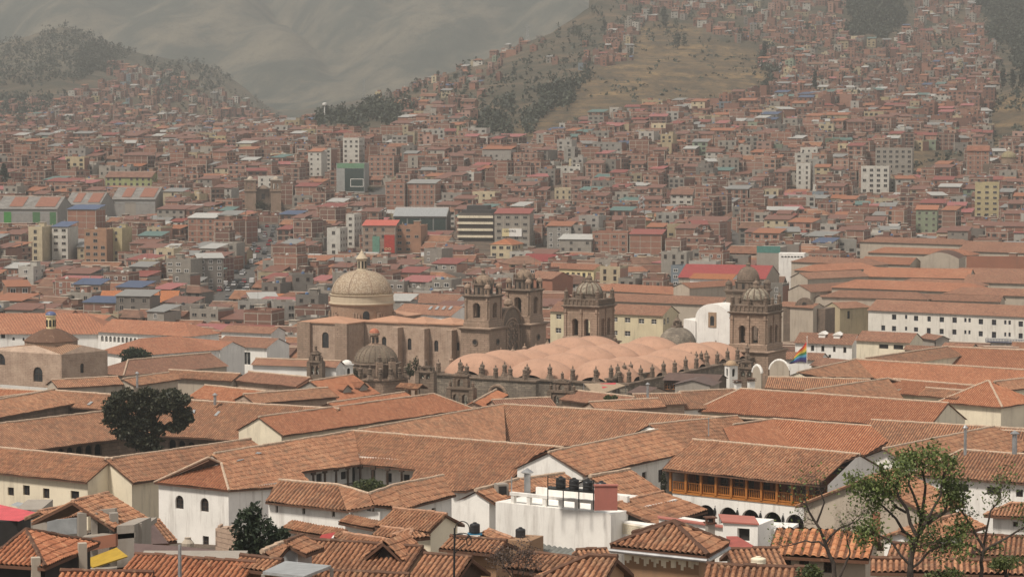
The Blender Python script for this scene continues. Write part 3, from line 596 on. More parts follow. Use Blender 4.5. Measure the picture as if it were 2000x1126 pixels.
# ------------------------------------------------------------------ near and middle: tiled houses traced from the place
def skylight(parent, plane, quad, name='skylight'):
    """small glass pane lying on a roof slope; plane = (Pa, n, tp)"""
    Pa, n, tp = plane
    def on(x, y):
        r = ray(x, y); t = (Pa.z + .16 + tp * n.dot(Pa)) / (r.z + tp * n.dot(r)); return r * t
    mb = MB(); P = [on(*q) for q in quad]; up = V((n.x * tp, n.y * tp, 1)).normalized() * .08
    k = mb.pts(P + [p + up for p in P]); mb.idx([k + 4, k + 5, k + 6, k + 7])
    for i in range(4): j = (i + 1) % 4; mb.idx((k + i, k + j, k + 4 + j, k + 4 + i))
    mb.build(name, GREYM, parent)
def chimney(x, y, z_or_Y, h, w, label, mat, parent=None, cap=True, round_=False):
    """flue or chimney standing on a roof: y is its foot in the picture"""
    p = aty(x, y, z_or_Y); mb = MB(); nm = 'flue' if round_ else 'chimney'
    t = parent or thing('roof_flue' if round_ else 'chimney', p, label, 'chimney')
    if round_: mb.lathe(p.x, p.y, [(w / 2, p.z - .4), (w / 2, p.z + h)], 10)
    else: mb.box(p.x, p.y, p.z - .4, p.z + h, w, w, .3)
    o = mb.build('pipe' if round_ else 'stack', mat, t); cm = MB()
    if cap:
        if round_: cm.lathe(p.x, p.y, [(w * .9, p.z + h + .08), (w * .95, p.z + h + .15), (.03, p.z + h + .45)], 10)
        else:
            cm.box(p.x, p.y, p.z + h, p.z + h + .1, w * 1.4, w * 1.4, .3); cm.box(p.x, p.y, p.z + h + .35, p.z + h + .42, w * 1.5, w * 1.5, .3)
            for a, b in ((-1, -1), (1, -1), (1, 1), (-1, 1)): cm.box(p.x + a * w * .5, p.y + b * w * .5, p.z + h + .1, p.z + h + .35, .12, .12)
        cm.build('cowl' if round_ else 'chimney_cap', mat if round_ else TILE_RED, t)
    return t
def pole(x, y0, y1, Y, r, label, mat=STEEL, cat='pole', name='roof_pole', bits=()):
    a, b = aty(x, y0, Y), aty(x, y1, Y); mb = MB(); mb.tube((b.x, b.y, b.z - .5), a, r, r * .8, 6); o = mb.build(name, mat); tag(o, label, cat); return o
# --- the cream houses on the left
b = B('cream_house', 'long cream house with four small dark windows, left of the cream gable', 'house', wall=CREAM)
b.wing((-60, 868), (209, 894.5), (150, 940), z=-41.6, ends='gg', win=[(15, 951, 27, 967), (45, 947, 58, 966.5), (84, 953, 96.5, 972.5), (138, 958, 154.5, 974)], ext=(0, 1), bars=(1, 0)); b.done()
b = B('gable_house', 'cream gable-end house with blank wall, beside the long cream house', 'house', wall=CREAM)
b.wing((209, 896), (447, 863), (300, 937.5), z=-41.6, pitch=27, ends='gg', ext=(.3, 4)); b.done()
# --- dark cloister behind the tree
b = B('cloister', 'tiled cloister with dark stone arcade around the big tree', 'cloister', wall=STONE_DARK)
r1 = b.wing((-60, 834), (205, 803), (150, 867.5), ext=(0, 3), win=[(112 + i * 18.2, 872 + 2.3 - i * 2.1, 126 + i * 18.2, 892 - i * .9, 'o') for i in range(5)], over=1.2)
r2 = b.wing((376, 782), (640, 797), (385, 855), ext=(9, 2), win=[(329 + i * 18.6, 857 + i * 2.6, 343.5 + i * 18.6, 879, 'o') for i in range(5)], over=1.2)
r3 = b.wing((-60, 790), (100, 762), (20, 811), ext=(0, 1)); r4 = b.wing((100, 762), (212, 770), (205, 800), ext=(0, 9), pitch=22)
for q in [(107, 785, 118, 779), (129, 788, 141, 782), (170, 790, 182, 784)]:
    skylight(r4['roof'], (r4['Pa'], r4['n'], r4['tp']), [(q[0], q[1]), (q[0] + 5, q[1] + .7), (q[2], q[3] + .5), (q[2] - 5, q[3])])
for q in [(418, 811, 431, 803), (375, 806, 382, 800)]:
    skylight(r2['roof'], (r2['Pa'], r2['n'], r2['tp']), [(q[0], q[1]), (q[0] + 5, q[1] + .7), (q[2], q[3] + .5), (q[2] - 5, q[3])])
b.done()
b = B('gable_hall', 'large hall with cream gable end and red tiled roof behind the courtyard house', 'hall', wall=CREAM, tile=TILE_RED)
b.wing((508, 814), (847, 769), (886, 803), z=zdef(792), ends='gh', ext=(.3, 0), hk=.8); b.done()
# --- the white courtyard house
b = B('courtyard_house', 'large white tiled house around a courtyard, with two arched windows', 'house', wall=WHITE)
za = zdef(863)
w1 = b.wing((418, 886), (690.5, 841.5), (545, 951), z=za, pitch=25, ends='gn', ext=(0, .3), cap=True,
    poly=[(413, 886.8), (690.5, 841.5), (703, 907), (588, 922.5), (604, 940), (547, 943), (545, 951), (447, 957.5), (432, 905)], walls='')
# end hip with the two arched windows
Pe = [w1['Pa'], w1['n'], w1['tp']]
cn = b.onplane(447, 957.5, w1['Pa'], w1['n'], w1['tp']); lf = atz(301, 942, cn.z)
rf = MB(); ap = b.onplane(432, 905, w1['Pa'], w1['n'], w1['tp']); ap2 = atz(407, 894, ap.z + .75)
eh = (cn - lf); eh.z = 0; eh.normalize(); nh = V((eh.y, -eh.x, 0)); nh = nh if nh.y < 0 else -nh
tile_facet(rf, [ap, cn, lf], nh, 1, 0, 5); rf.face([ap + V((0, .3, 0)), lf + V((0, .3, .1)), ap2 + V((0, .3, 0))], 1); o = rf.build('roof', [TILE_RED, SOFFIT], b.root); cm = MB(); cap_line(cm, ap, cn, .17); cap_line(cm, ap2, lf, .15); cap_line(cm, ap2, ap, .15); cm.build('ridge_cap', MORTAR, o)
b.wallpx(lf - nh * .4 + eh * .3, cn - nh * .4 - eh * .4, cn.z - 11, cn.z + .05, [(342.5, 966.5, 358.5, 993, 'a'), (391.5, 971.5, 407.5, 998.5, 'a'), (396, 1046, 408, 1080, 'r')], frame=WOOD, bars=(1, 2))
c2 = b.onplane(545, 951, w1['Pa'], w1['n'], w1['tp']); i1 = -w1['n'] * .5
b.wallpx(cn - nh * .4 - eh * .4, c2 + i1 + (c2 - cn).normalized() * 1.5, cn.z - 11, cn.z + .05, [])
b.wallpx(lf - nh * .4 + eh * .3, lf - nh * 8 + eh * .3, cn.z - 11, cn.z + .05, []); b.w.face([lf - nh * .4 + eh * .3, ap2 - V((0, 0, .2)), lf - nh * 12 + eh * .3])
w2 = b.wing((690.5, 841.5), (1086, 872.5), (812, 917), z=za, pitch=25, ends='ng', ext=(.3, 1), walls='b1',
    poly=[(690.5, 841.5), (1086, 872.5), (1040, 894), (1000, 936), (909, 959.5), (878, 958.5), (864, 929), (799, 940), (812, 917.5), (703, 907)])
e1_, e2_, e3_ = [b.onplane(x_, y_, w2['Pa'], w2['n'], w2['tp']) for x_, y_ in ((868, 955), (909, 959.5), (1000, 936))]
b.under(e1_, e2_, .5, -w2['n']); b.under(e2_, e3_, .5, -w2['n'])
# gallery walls seen across the courtyard: white wall, dark doors, posts, railing
def gallery(p, q, posts, doors, ztop):
    d = (q - p); d.z = 0; d.normalize(); inn = V((d.y, -d.x, 0)); inn = inn if inn.y > 0 else -inn
    b.wallpx(p + inn * 2.0 - d * 3, q + inn * 2.0 + d * 3, ztop - 6, ztop + .9, doors, frame=WOOD, bars=(0, 0), thick=.25)
    for x in posts:
        s = [V((0, 0, 0))]; A = V((p.x, p.y, 0)) + inn * .35; nn = V((d.y, -d.x, 0)); r = ray(x, 930); h = r * (nn.dot(A) / nn.dot(r)); mb = MB()
        mb.box(h.x, h.y, ztop - 5.8, ztop + .1, .2, .2, .5); mb.box(h.x, h.y, ztop - .3, ztop + .12, .6, .3, math.atan2(d.y, d.x)); mb.build('post', WOOD, b.root)
    mb = MB(); L = (q - p).length
    for zz in (ztop - 2.0, ztop - 2.85): mb.pbox(V((p.x, p.y, zz)) + inn * .3, d * L, inn * .08, V((0, 0, .08)))
    k = int(L / .22)
    for i in range(k): mb.pbox(V((p.x, p.y, ztop - 2.85)) + inn * .32 + d * (L * i / k), d * .04, inn * .04, V((0, 0, .85)))
    mb.build('railing', WOOD, b.root)
    mb = MB(); mb.pbox(V((p.x, p.y, ztop - 3.1)) - d * 2, d * (L + 4), inn * 2.1, V((0, 0, .2))); mb.build('gallery_floor', CONC, b.root)
gp0 = b.onplane(588, 922.5, w1['Pa'], w1['n'], w1['tp']); gp1 = b.onplane(703, 907, w1['Pa'], w1['n'], w1['tp'])
gallery(gp0, gp1, [612, 634.5, 656.5, 679.5], [(618, 924, 628.5, 941), (666, 920, 677, 935), (688, 911, 698, 945)], gp1.z - .05)
gp2 = b.onplane(812, 917.5, w2['Pa'], w2['n'], w2['tp'])
gallery(gp1, gp2, [703.5, 729, 757, 784.5], [(724, 917, 733, 937), (753, 923, 765, 941), (788, 926, 800, 946)], gp2.z - .05)
for q in [(498, 889, 511, 883), (461, 904, 477, 895)]:
    skylight(w1['roof'], (w1['Pa'], w1['n'], w1['tp']), [(q[0], q[1] - 3), (q[0] + 4, q[1] - 6), (q[2], q[3] + 1), (q[2] - 4, q[3] + 3)])
# front range of the court
f1, o1, n1 = b.facet((545, 938), (660, 947), zdef(943) , [(545, 938), (660, 947), (678, 997), (518, 980)], pitch=27)
zf = zdef(943)
f2, o2, n2 = b.facet((660, 947), (721, 964.5), zf, [(660, 947), (721, 964.5), (731, 987), (678, 997)], pitch=27)
f3, o3, n3 = b.facet((721, 964.5), (768, 948), zf, [(721, 964.5), (768, 948), (791, 993), (731, 987)], pitch=27)
f4, o4, n4 = b.facet((768, 948), (866, 929), zf, [(768, 948), (866, 929), (878, 958), (891, 966), (791, 993)], pitch=25)
b.under(f1[3], f1[2], .5, -n1, [(538, 987, 543, 1000), (590, 991.5, 596, 1003), (648, 997, 654, 1008)], zg=f1[2].z - 5.5)
b.under(f2[3], f2[2], .5, -n2, [], zg=f1[2].z - 5.5); b.under(f3[3], f3[2], .5, -n3, [], zg=f1[2].z - 5.5)
b.under(f4[4], f4[3], .5, -n4, [(843, 991, 851, 1004)], zg=f4[3].z - 6)
b.done()
# --- halls behind it
b = B('long_hall', 'longest tiled hall, its ridge running behind the courtyard house to the right', 'hall', wall=STONE_DARK)
zh = zdef(800)
b.wing((700, 838.5), (984, 789.5), (886, 850), z=zh, pitch=25, ends='nn', walls='b', poly=[(690, 841), (984, 789.5), (988, 861), (880, 866), (700, 848)])
b.wing((984, 789.5), (1384, 813), (1000, 861.5), z=zh, pitch=25, ends='ng', ext=(0, 14), poly=[(984, 789.5), (1384, 813), (1430, 835), (1256, 876), (1122, 872), (988, 861)]); b.done()
b = B('gable_house', 'white gable house with a blank end wall, right of the courtyard house', 'house')
b.wing((1074, 882.5), (1260, 844), (1219, 911.5), z=zdef(866), pitch=25, ends='gg', ext=(.3, 3), win=[(1254, 921, 1263, 935.5), (1286, 916, 1296.5, 941)], bars=(1, 1)); b.done()
b = B('parapet_house', 'tiled house with a white sloping parapet between two wider roofs', 'house')
r = b.wing((1268, 829), (1440, 812), (1340, 884), z=zdef(818) + 1, pitch=24, ends='gg')
mb = MB(); p0, p1 = aty(1264, 842, r['Pa'].y - 4), aty(1329, 884, r['Pa'].y - 24); dd = (p1 - p0); mb.pbox(p0 - V((0, 0, 4.6)), dd, V((.9, .4, 0)), V((0, 0, 5))); mb.build('parapet', WHITE, b.root); b.done()
b = B('hip_roof_house', 'bright orange hipped roof wedged behind the balcony house', 'house', tile=TILE_ORANGE)
b.facet((1510, 818.5), (1432, 829), zdef(830), [(1510, 818.5), (1548, 873), (1425, 861), (1412, 836)], pitch=24, tile=TILE_RED)
P, o, n = b.facet((1510, 818.5), (1702, 832), zdef(828), [(1510, 818.5), (1702, 832), (1735, 862), (1690, 889), (1548, 873)], pitch=24, tile=TILE_RED)
b.under(P[4], P[3], .5, -n); b.done()
# --- balcony house
b = B('balcony_house', 'white house with a long orange wooden balcony over an arcade', 'house')
zb = zdef(872)
rr = b.wing((1353, 858), (1680, 887), (1500, 938.5), z=zb, pitch=21, ends='gg', ext=(0, 0), poly=[(1353, 858), (1680, 887), (1632, 908), (1600, 948), (1500, 938.5), (1293, 915.5)], walls='b', lod=1)
e0 = b.onplane(1293, 915.5, rr['Pa'], rr['n'], rr['tp']); e1 = b.onplane(1612, 949.5, rr['Pa'], rr['n'], rr['tp']); D = (e1 - e0); D.z = 0; Lb = D.length; D.normalize(); n = V((D.y, -D.x, 0)); n = n if n.y < 0 else -n
fl = lambda x, y, off: (lambda A: (lambda r: r * (n.dot(A) / n.dot(r)))(ray(x, y)))(V((e0.x, e0.y, 0)) - n * off)
fz0 = fl(1400, 973, .7).z; arc0 = V((e0.x, e0.y, 0)) - n * .8 + D * .9; arc1 = V((e1.x, e1.y, 0)) - n * .8 - D * .2
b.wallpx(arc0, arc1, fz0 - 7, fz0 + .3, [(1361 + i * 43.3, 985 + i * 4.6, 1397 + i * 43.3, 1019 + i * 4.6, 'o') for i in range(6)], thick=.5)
mb = MB(); mb.pbox(V((arc0.x, arc0.y, fz0 + .1)) + n * .1, D * (Lb - 1), -n * 3.5, V((0, 0, .22))); mb.build('balcony_floor', OCHRE_WOOD, b.root)
zt = e0.z - .1
bw = MB(); bk0 = arc0 - n * 3.2; bk1 = arc1 - n * 3.2; ops = []
Lk = (bk1 - bk0).length
for i in range(11):
    s = .8 + i * (Lk - 1) / 11
    ops.append((s, s + (1.3 if i % 2 else 1.0), fz0 + (.4 if i % 2 == 0 else 1.0), zt - .7, False))
fr = wall_face(b.w, bk0, bk1, fz0, zt + .8, ops, .25, 2)
for i, o_ in enumerate(ops): window_part(b.root, fr, *o_[:4], False, .15, OCHRE_WOOD if i % 3 == 0 else WOOD, GLASS, 'balcony_door' if i % 2 == 0 else 'window', (1, 1))
mb = MB()
for x in [1310, 1340, 1369.5, 1398.7, 1428.7, 1458.4, 1487.5, 1518, 1547.5, 1577]:
    p = fl(x, 950, .75); pm = MB(); pm.box(p.x, p.y, fz0 + .3, zt + .1, .26, .26, math.atan2(D.y, D.x)); pm.box(p.x, p.y, zt - .25, zt + .12, .9, .26, math.atan2(D.y, D.x)); pm.build('post', OCHRE_WOOD, b.root)
A = V((arc0.x, arc0.y, 0)) + n * .05
for zz, hh in ((fz0 + 1.35, .12), (fz0 + .42, .12)): mb.pbox(V((A.x, A.y, zz)) - n * .1, D * (Lb - 1.2), -n * .12, V((0, 0, hh)))
k = int(Lb / .24)
for i in range(k): mb.pbox(V((A.x, A.y, fz0 + .5)) - n * .13 + D * (i * .24), D * .07, -n * .06, V((0, 0, .88)))
mb.build('railing', OCHRE_WOOD, b.root)
for x, y in [(1351, 984), (1396, 990), (1440, 994.5), (1485, 1000), (1529, 1005)]:
    p = fl(x, y, .7); pm = MB(); pm.tube(p, p - V((0, 0, .35)), .05, .16, 6); pm.tube(p - V((0, 0, .35)), p - V((0, 0, .85)), .17, .1, 6); pm.tube(p + V((0, 0, .15)), p - n * .3 + V((0, 0, .15)), .04); pm.build('wall_lantern', IRON, b.root)
b.wallpx(arc0, arc0 - n * 9, fz0 - 7, zt + .6, []); b.w.build('wall', [WHITE, DARK, flat('ochre_gallery_wall', (.20, .085, .05), .9)], b.root)
# --- right of it
b = B('gable_house', 'white gable house with a broad eave at the right, behind the largest leafy tree', 'house')
b.wing((1730, 875.5), (1912, 839), (1838, 917), z=zdef(858), pitch=22, ends='gg', ext=(.6, 4), gover=.7); b.done()
b = B('white_house', 'white house at the right edge with dark slot windows under a hipped roof', 'house')
b.wing((1878, 879), (2080, 893), (1969, 941.5), z=zdef(884), pitch=24, ends='hg', win=[(1861, 944, 1892, 959.5), (1927, 950, 1954.5, 965.5), (1984, 955, 1998, 970)], bars=(1, 0), ext=(0, 0), hk=.75); b.done()
b = B('tiled_house', 'tiled range at the right edge behind the white slot-window house', 'house')
b.wing((1908, 838.5), (2080, 846), (1960, 884), z=zdef(842), pitch=24); b.done()
b = B('tiled_house', 'tiled range stretching behind the white gable house to the right edge', 'house')
b.wing((1702, 820), (2080, 842), (1720, 865), z=zdef(830), pitch=24, poly=[(1702, 820), (2080, 842), (2080, 880), (1690, 885), (1655, 874)]); b.done()
b = B('ridge_hall', 'wide striped tile roof with a pale ridge, left of the cream pyramid-roofed tower', 'hall', wall=CREAM, tile=TILE_RED)
b.wing((1447, 759), (1853, 787), (1560, 817), z=zdef(773), pitch=25, ends='hg', hk=.7); b.done()
b = B('hip_roof_house', 'hipped tile roof with white eave wall, left of the pale-ridged wide roof', 'house')
b.wing((1328, 765), (1432, 760), (1300, 801), z=zdef(764), pitch=23, ends='hh', poly=None); b.done()
b = B('pyramid_tower', 'cream tower house with a pyramid tile roof at the right edge', 'house', wall=CREAM, tile=TILE_RED)
b.wing((1928, 744), (1932, 744.3), (1905, 791), z=zdef(757) + 2, pitch=30, ends='hh'); b.done()
for a_, c_, e_, z_, pt, en, lab, tl, ex, po in [
  ((1672, 701.5), (2080, 727), (1820, 760), 714, 24, 'ng', 'long red roof running to the right edge, above the cream pyramid tower', TILE_RED, (0, 0), [(1672, 701.5), (2080, 727), (2080, 770), (1925, 756), (1750, 742), (1707, 738)]),
  ((1557, 727), (1672, 701.5), (1640, 733), 714, 22, 'gg', 'tiled roof with horizontal courses meeting a dark valley, right of the rainbow flag', TILE, (0, 1), [(1557, 727), (1672, 701.5), (1708, 738), (1600, 735)]),
  ((1500, 736), (1700, 741), (1560, 760), 742, 22, 'gg', 'low striped roof below the rainbow flag', TILE, (0, 0), None),
  ((1690, 699.5), (1846, 677), (1790, 708), 688, 22, 'gg', 'tiled slope with horizontal courses in front of the white hotel', TILE, (0, 1), None),
  ((1847, 677), (2080, 687), (1960, 719), 682, 24, 'gg', 'dark red tiled roof at the right edge, below the long white hotel', TILE_RED, (0, 0), None),
  ((1572, 762.5), (1735, 739), (1640, 778), 752, 20, 'gh', 'broad tile slope with short courses behind the pale-ridged wide roof', TILE, (0, 0), [(1572, 762.5), (1735, 739), (1768, 782), (1560, 768)]),
  ((1745, 740), (1930, 755), (1830, 775), 748, 22, 'gg', 'shadowed striped roof left of the cream pyramid tower', TILE_RED, (0, 0), None),
  ((1808, 757), (1885, 763), (1830, 775), 760 + 3, 22, 'gg', 'small pale-ridged roof just left of the cream pyramid tower', TILE, (0, 0), None),
  ((1942, 745), (2080, 730), (1990, 760), 738, 22, 'gg', 'tiled roof behind the cream pyramid tower at the frame edge', TILE, (0, 0), None)]:
    b = B('tiled_house', lab, 'house', wall=CREAM, tile=tl); b.wing(a_, c_, e_, z=zdef(z_), pitch=pt, ends=en.replace('n', 'g'), ext=ex, poly=po); b.done()
# --- left middle: roofs above the cloister
for a_, c_, e_, z_, pt, en, lab, tl, wl, ex in [
  ((605, 744), (690, 731.5), (665, 781), 737, 27, 'gg', 'house with a grey glazed gable and two roof dormers, below the ribbed stone dome', TILE_RED, CONC, (0, 0)),
  ((500, 727), (606, 737), (550, 752), 731, 20, 'gg', 'tiled house on rough stone walls, left of the grey glazed gable', TILE_OLD, RUBBLE, (2, 0)),
  ((517, 700), (648, 704), (580, 715), 701, 22, 'gg', 'low dark roof with white wall behind the small bell gable', TILE_OLD, WHITE, (2, 2)),
  ((250, 703), (412, 689), (300, 728), 695, 22, 'hg', 'long hipped tile roof below the round dark green shrub', TILE_OLD, BEIGE, (0, 0)),
  ((240, 740), (330, 727), (300, 748), 733, 22, 'gg', 'tiled roof with whitewashed ridge left of the adobe loft', TILE, BEIGE, (0, 0)),
  ((330, 722), (470, 730), (400, 741), 726, 20, 'gg', 'tiled roof behind the adobe loft and its small awning', TILE, BEIGE, (0, 0)),
  ((100, 742), (230, 735), (160, 755), 738, 20, 'gg', 'low tiled roof at the foot of the octagonal stone church', TILE, BEIGE, (0, 0)),
  ((-40, 757), (150, 768), (60, 779), 762, 20, 'gg', 'red roof at the left edge above the cloister skylights', TILE_RED, BEIGE, (0, 0)),
  ((400, 752), (520, 764), (450, 785), 758, 22, 'gg', 'tiled house between the big tree and the grey glazed gable', TILE_RED, BEIGE, (0, 0)),
  ((475, 770), (640, 757), (560, 783), 764, 20, 'gg', 'patched tile roof below the house with two dormers', TILE, RUBBLE, (0, 0)),
  ((640, 787), (790, 766), (720, 796), 776, 20, 'gg', 'low tiled roof in front of the house with two dormers', TILE_RED, RUBBLE, (0, 0)),
  ((925, 785), (965, 763), (960, 790), 774, 24, 'gg', 'tiled roof right of the taller bell gable', TILE_RED, RUBBLE, (0, 2)),
  ((960, 781), (1075, 776), (1000, 797), 779, 20, 'gg', 'rough tile roof at the foot of the arched rubble wall', TILE_OLD, RUBBLE, (0, 0)),
  ((1120, 762), (1240, 775), (1180, 790), 768, 20, 'gg', 'rough tile roof beside the pink and white awning', TILE_OLD, RUBBLE, (0, 0)),
  ((1150, 785), (1285, 778), (1200, 800), 781, 20, 'gg', 'low rough tile roof behind the longest hall', TILE, RUBBLE, (0, 0)),
  ((1235, 770), (1330, 768), (1290, 790), 769, 20, 'gg', 'low tile roof left of the hipped roof with white eave wall', TILE, RUBBLE, (0, 0)),
  ((0, 776), (85, 765), (60, 788), 770, 20, 'gg', 'patched orange roof row at the left edge', TILE, BEIGE, (3, 0))]:
    b = B('tiled_house', lab, 'house', wall=wl, tile=tl); r = b.wing(a_, c_, e_, z=zdef(z_), pitch=pt, ends=en, ext=ex)
    if 'dormers' in lab and 'two roof' in lab:
        for (x, y) in ((680, 768), (712, 764)):
            p = b.onplane(x, y, r['Pa'], r['n'], r['tp']); n, D = r['n'], r['D']; mb = MB(); wv = 1.5
            pk = p + V((0, 0, 1.6)); bk = pk - n * 4.2
            tile_facet(mb, [pk, bk, bk - D * wv - V((0, 0, .9)), pk - D * wv - V((0, 0, .9))], -D, 2); tile_facet(mb, [bk, pk, pk + D * wv - V((0, 0, .9)), bk + D * wv - V((0, 0, .9))], D, 2)
            mb.face([p - D * 1.3 - n * .2 - V((0, 0, .6)), p + D * 1.3 - n * .2 - V((0, 0, .6)), p + D * 1.3 - n * .2 + V((0, 0, .6)), pk - n * .2 - V((0, 0, .1)), p - D * 1.3 - n * .2 + V((0, 0, .6))], 1)
            mb.build('dormer', [TILE_RED, CONC], r['roof'])
        p = aty(590, 790, r['Pa'].y - 1); pm = MB()
        for i in range(5):
            q0, q1 = aty(556 + i * 16, 782, r['Pa'].y - .9), aty(566 + i * 16, 765, r['Pa'].y - .9); pm.pbox(q0, V((q1.x - q0.x, 0, 0)), V((0, .1, 0)), V((0, 0, q1.z - q0.z)))
        pm.build('gable_window', GREYM, b.root)
    b.done()
# ------------------------------------------------------------------ the nearest roofs
def pyr(b, apex, L, Cc, R, ze, lod=0, tile=None, over=.45, wh=None, win=(), winr=(), cap=True):
    """pyramid roof from its apex and three eave corners in the picture"""
    l, c, r = atz(L[0], L[1], ze), atz(Cc[0], Cc[1], ze), atz(R[0], R[1], ze); k = l + r - c; mid = (l + r) / 2; a = aty(apex[0], apex[1], mid.y); b.place(mid)
    rf = MB(); cs = [l, c, r, k]
    for i in range(4):
        p, q = cs[i], cs[(i + 1) % 4]; d = (q - p).normalized(); n = V((d.y, -d.x, 0))
        if n.dot((p + q) / 2 - mid) < 0: n = -n
        tile_facet(rf, [a, p, q], n, lod if i in (0, 1) else 3, 0, i + int(apex[0]))
    o = rf.build('roof', [tile or b.tile, SOFFIT], b.root)
    if cap:
        cm = MB()
        for p in cs: cap_line(cm, a, p, .13)
        cm.build('ridge_cap', b.capm if hasattr(b, 'capm') else TILE, o)
    f = over / max(.5, (l - mid).length) * 1.4; ins = [p.lerp(mid, f) for p in cs]; zt = ze - .1; zb = zt - (wh or 6)
    b.wallpx(ins[0], ins[1], zb, zt, win); b.wallpx(ins[1], ins[2], zb, zt, winr)
    for i in (2, 3): wall_face(b.w, ins[i], ins[(i + 1) % 4], zb, zt, (), flip=True)
    return a, cs, ins
def sheetmat(n, col): return flat(n, col, .55, .1, .18, 1.2)
def wallbox(b, p, q, zb, zt, depth, win=(), winr=(), m=0, frame=None, bars=(1, 1)):
    """flat roofed block: front wall p-q, four sides and a lid"""
    p = V((p[0], p[1], 0)); q = V((q[0], q[1], 0)); d = (q - p).normalized(); n = V((d.y, -d.x, 0)); n = n if n.dot(-p) > 0 else -n; p2, q2 = p - n * depth, q - n * depth
    b.wallpx(p, q, zb, zt, win, frame, bars, m=m); fl = lambda a_, c_, o_: (lambda D_: (lambda nn: (nn if nn.dot(-(a_ + c_) / 2) >= 0 else -nn).dot(o_) < 0)(V((D_.y, -D_.x, 0))))((c_ - a_).normalized())
    b.wallpx(q, q2, zb, zt, winr, frame, bars, flip=fl(q, q2, d), m=m); wall_face(b.w, p, p2, zb, zt, (), m=m, flip=fl(p, p2, -d)); wall_face(b.w, p2, q2, zb, zt, (), m=m, flip=fl(p2, q2, -n))
    b.w.face([V((v.x, v.y, zt)) for v in (p, q, q2, p2)], m); return p, q, q2, p2, d, n
def atd(x, y, d): return aty(x, y, d)
# bottom left corner
b = B('pavilion', 'hip roofed pavilion with pale posts at the bottom left corner', 'house', wall=CONC, tile=TILE_RED)
a, cs, ins = pyr(b, (50, 1036), (-30, 1100), (88, 1108), (194, 1061), -(1105 - 220) / F * 128, wh=5)
for i, (x, y) in enumerate([(70, 1119), (161, 1090)]):
    p = aty(x, y, 127 if i == 0 else 131); mb = MB(); mb.box(p.x, p.y, p.z - 4, p.z + .8, .42, .42, .3); mb.build('post', BEIGE, b.root)
b.wallm = DARK; b.done()
b = B('concrete_frame_house', 'unfinished open concrete house with tile roof and yellow awning, behind the corner pavilion', 'house', wall=CONC)
r = b.wing((141, 980), (212, 963), (275, 1019), z=-(971 - 220) / F * 160, pitch=26, ends='gg', nowall=True)
for x, y, w in [(160, 1010, .5), (184, 1010, .35), (222, 1010, .5), (268, 1030, .5)]:
    p = aty(x, y, 157); b.w.box(p.x, p.y, p.z - 9, p.z + .3, w, w, .3)
q0, q1 = atd(186, 1044, 157.5), atd(225, 1040, 157.5); b.w.pbox(q0, q1 - q0, V((.1, .25, 0)), V((0, 0, 1.5)))
for y0, y1, h in [(1046, 1043, 1.0), (1112, 1108, 1.6)]: b.w.pbox(atd(160, y0 + 12, 156), atd(264, y1 + 6, 156) - atd(160, y0 + 12, 156), V((.5, 6, 0)), V((0, 0, .3)))
b.w.pbox(atd(229, 1120, 156), atd(263, 1118, 156) - atd(229, 1120, 156), V((.6, 3, 0)), V((0, 0, 2.9)))
mb = MB(); mb.pbox(atd(178, 1074, 155), atd(226, 1066, 155) - atd(178, 1074, 155), V((.1, .2, 0)), V((0, 0, .75))); mb.build('parapet', BRICKW, b.root)
mb = MB(); k = mb.pts([atd(165, 1092, 154), atd(182, 1107, 151.5), atd(250, 1085, 151.5), atd(228, 1068, 154)]); mb.idx((k, k + 1, k + 2, k + 3)); k = mb.pts([p - V((0, 0, .06)) for p in [atd(165, 1092, 154), atd(182, 1107, 151.5), atd(250, 1085, 151.5), atd(228, 1068, 154)]]); mb.idx((k + 3, k + 2, k + 1, k)); mb.build('awning', sheetmat('yellow_sheet', (.42, .27, .03)), b.root)
p = atd(200, 1125, 158); b.w.box(p.x, p.y, p.z - 3, p.z + .2, 3.2, 3, .2); p = atd(215, 1075, 161); b.w.pbox(p, V((1.4, 0, 0)), V((0, .2, 0)), V((0, 0, 2.2))); b.done()
b = B('shed', 'shed with a bright pink sheet roof at the left edge', 'shed', wall=DARK)
b.facet((-30, 978), (77, 1001), -(990 - 220) / F * 185, [(-30, 978), (77, 1001), (37, 1017), (-30, 1012)], pitch=8, lod=3, tile=sheetmat('pink_sheet', (.55, .085, .095)), cap=False)
p, q = atd(-30, 1014, 180), atd(34, 1018, 180); wallbox(b, p, q, p.z - 5, p.z - .1, 5); b.done()
b = B('shed', 'shed with a flat grey sheet roof beside the pink one', 'shed', wall=CONC)
b.facet((34, 979), (97, 991), -(985 - 220) / F * 195, [(34, 979), (97, 991), (78, 1001), (20, 985)], pitch=6, lod=3, tile=GREYM, cap=False); p, q = atd(30, 990, 190), atd(80, 1003, 190); wallbox(b, p, q, p.z - 6, p.z - .15, 5); b.done()
b = B('tiled_house', 'low tile roof between the pink shed and the open concrete house', 'house', wall=CONC)
b.wing((75, 1000), (150, 985), (110, 1016), z=-(992 - 220) / F * 178, pitch=22, ends='gg'); b.done()
tag((lambda mb: (mb.pbox(atd(92, 1046, 166), atd(150, 1041, 166) - atd(92, 1046, 166), V((0, .15, 0)), V((0, 0, 1.0))), mb.build('roof_sheet', GREYM))[1])(MB()), 'pale metal sheet leaning beside the open concrete house', 'metal sheet')
b = B('tiled_house', 'low tile roof with dark sheet patch at the foot of the white arched-window wall', 'house', wall=RUBBLE)
b.wing((268, 1022), (312, 1017), (352, 1055), z=-(1020 - 220) / F * 172, pitch=26, ends='gg', wh=4)
b.facet((262, 1028), (300, 1020), -(1024 - 220) / F * 170, [(262, 1028), (300, 1022), (330, 1060), (262, 1062)], pitch=20, lod=3, tile=sheetmat('rust_brown_sheet', (.13, .085, .075)), cap=False); b.done()
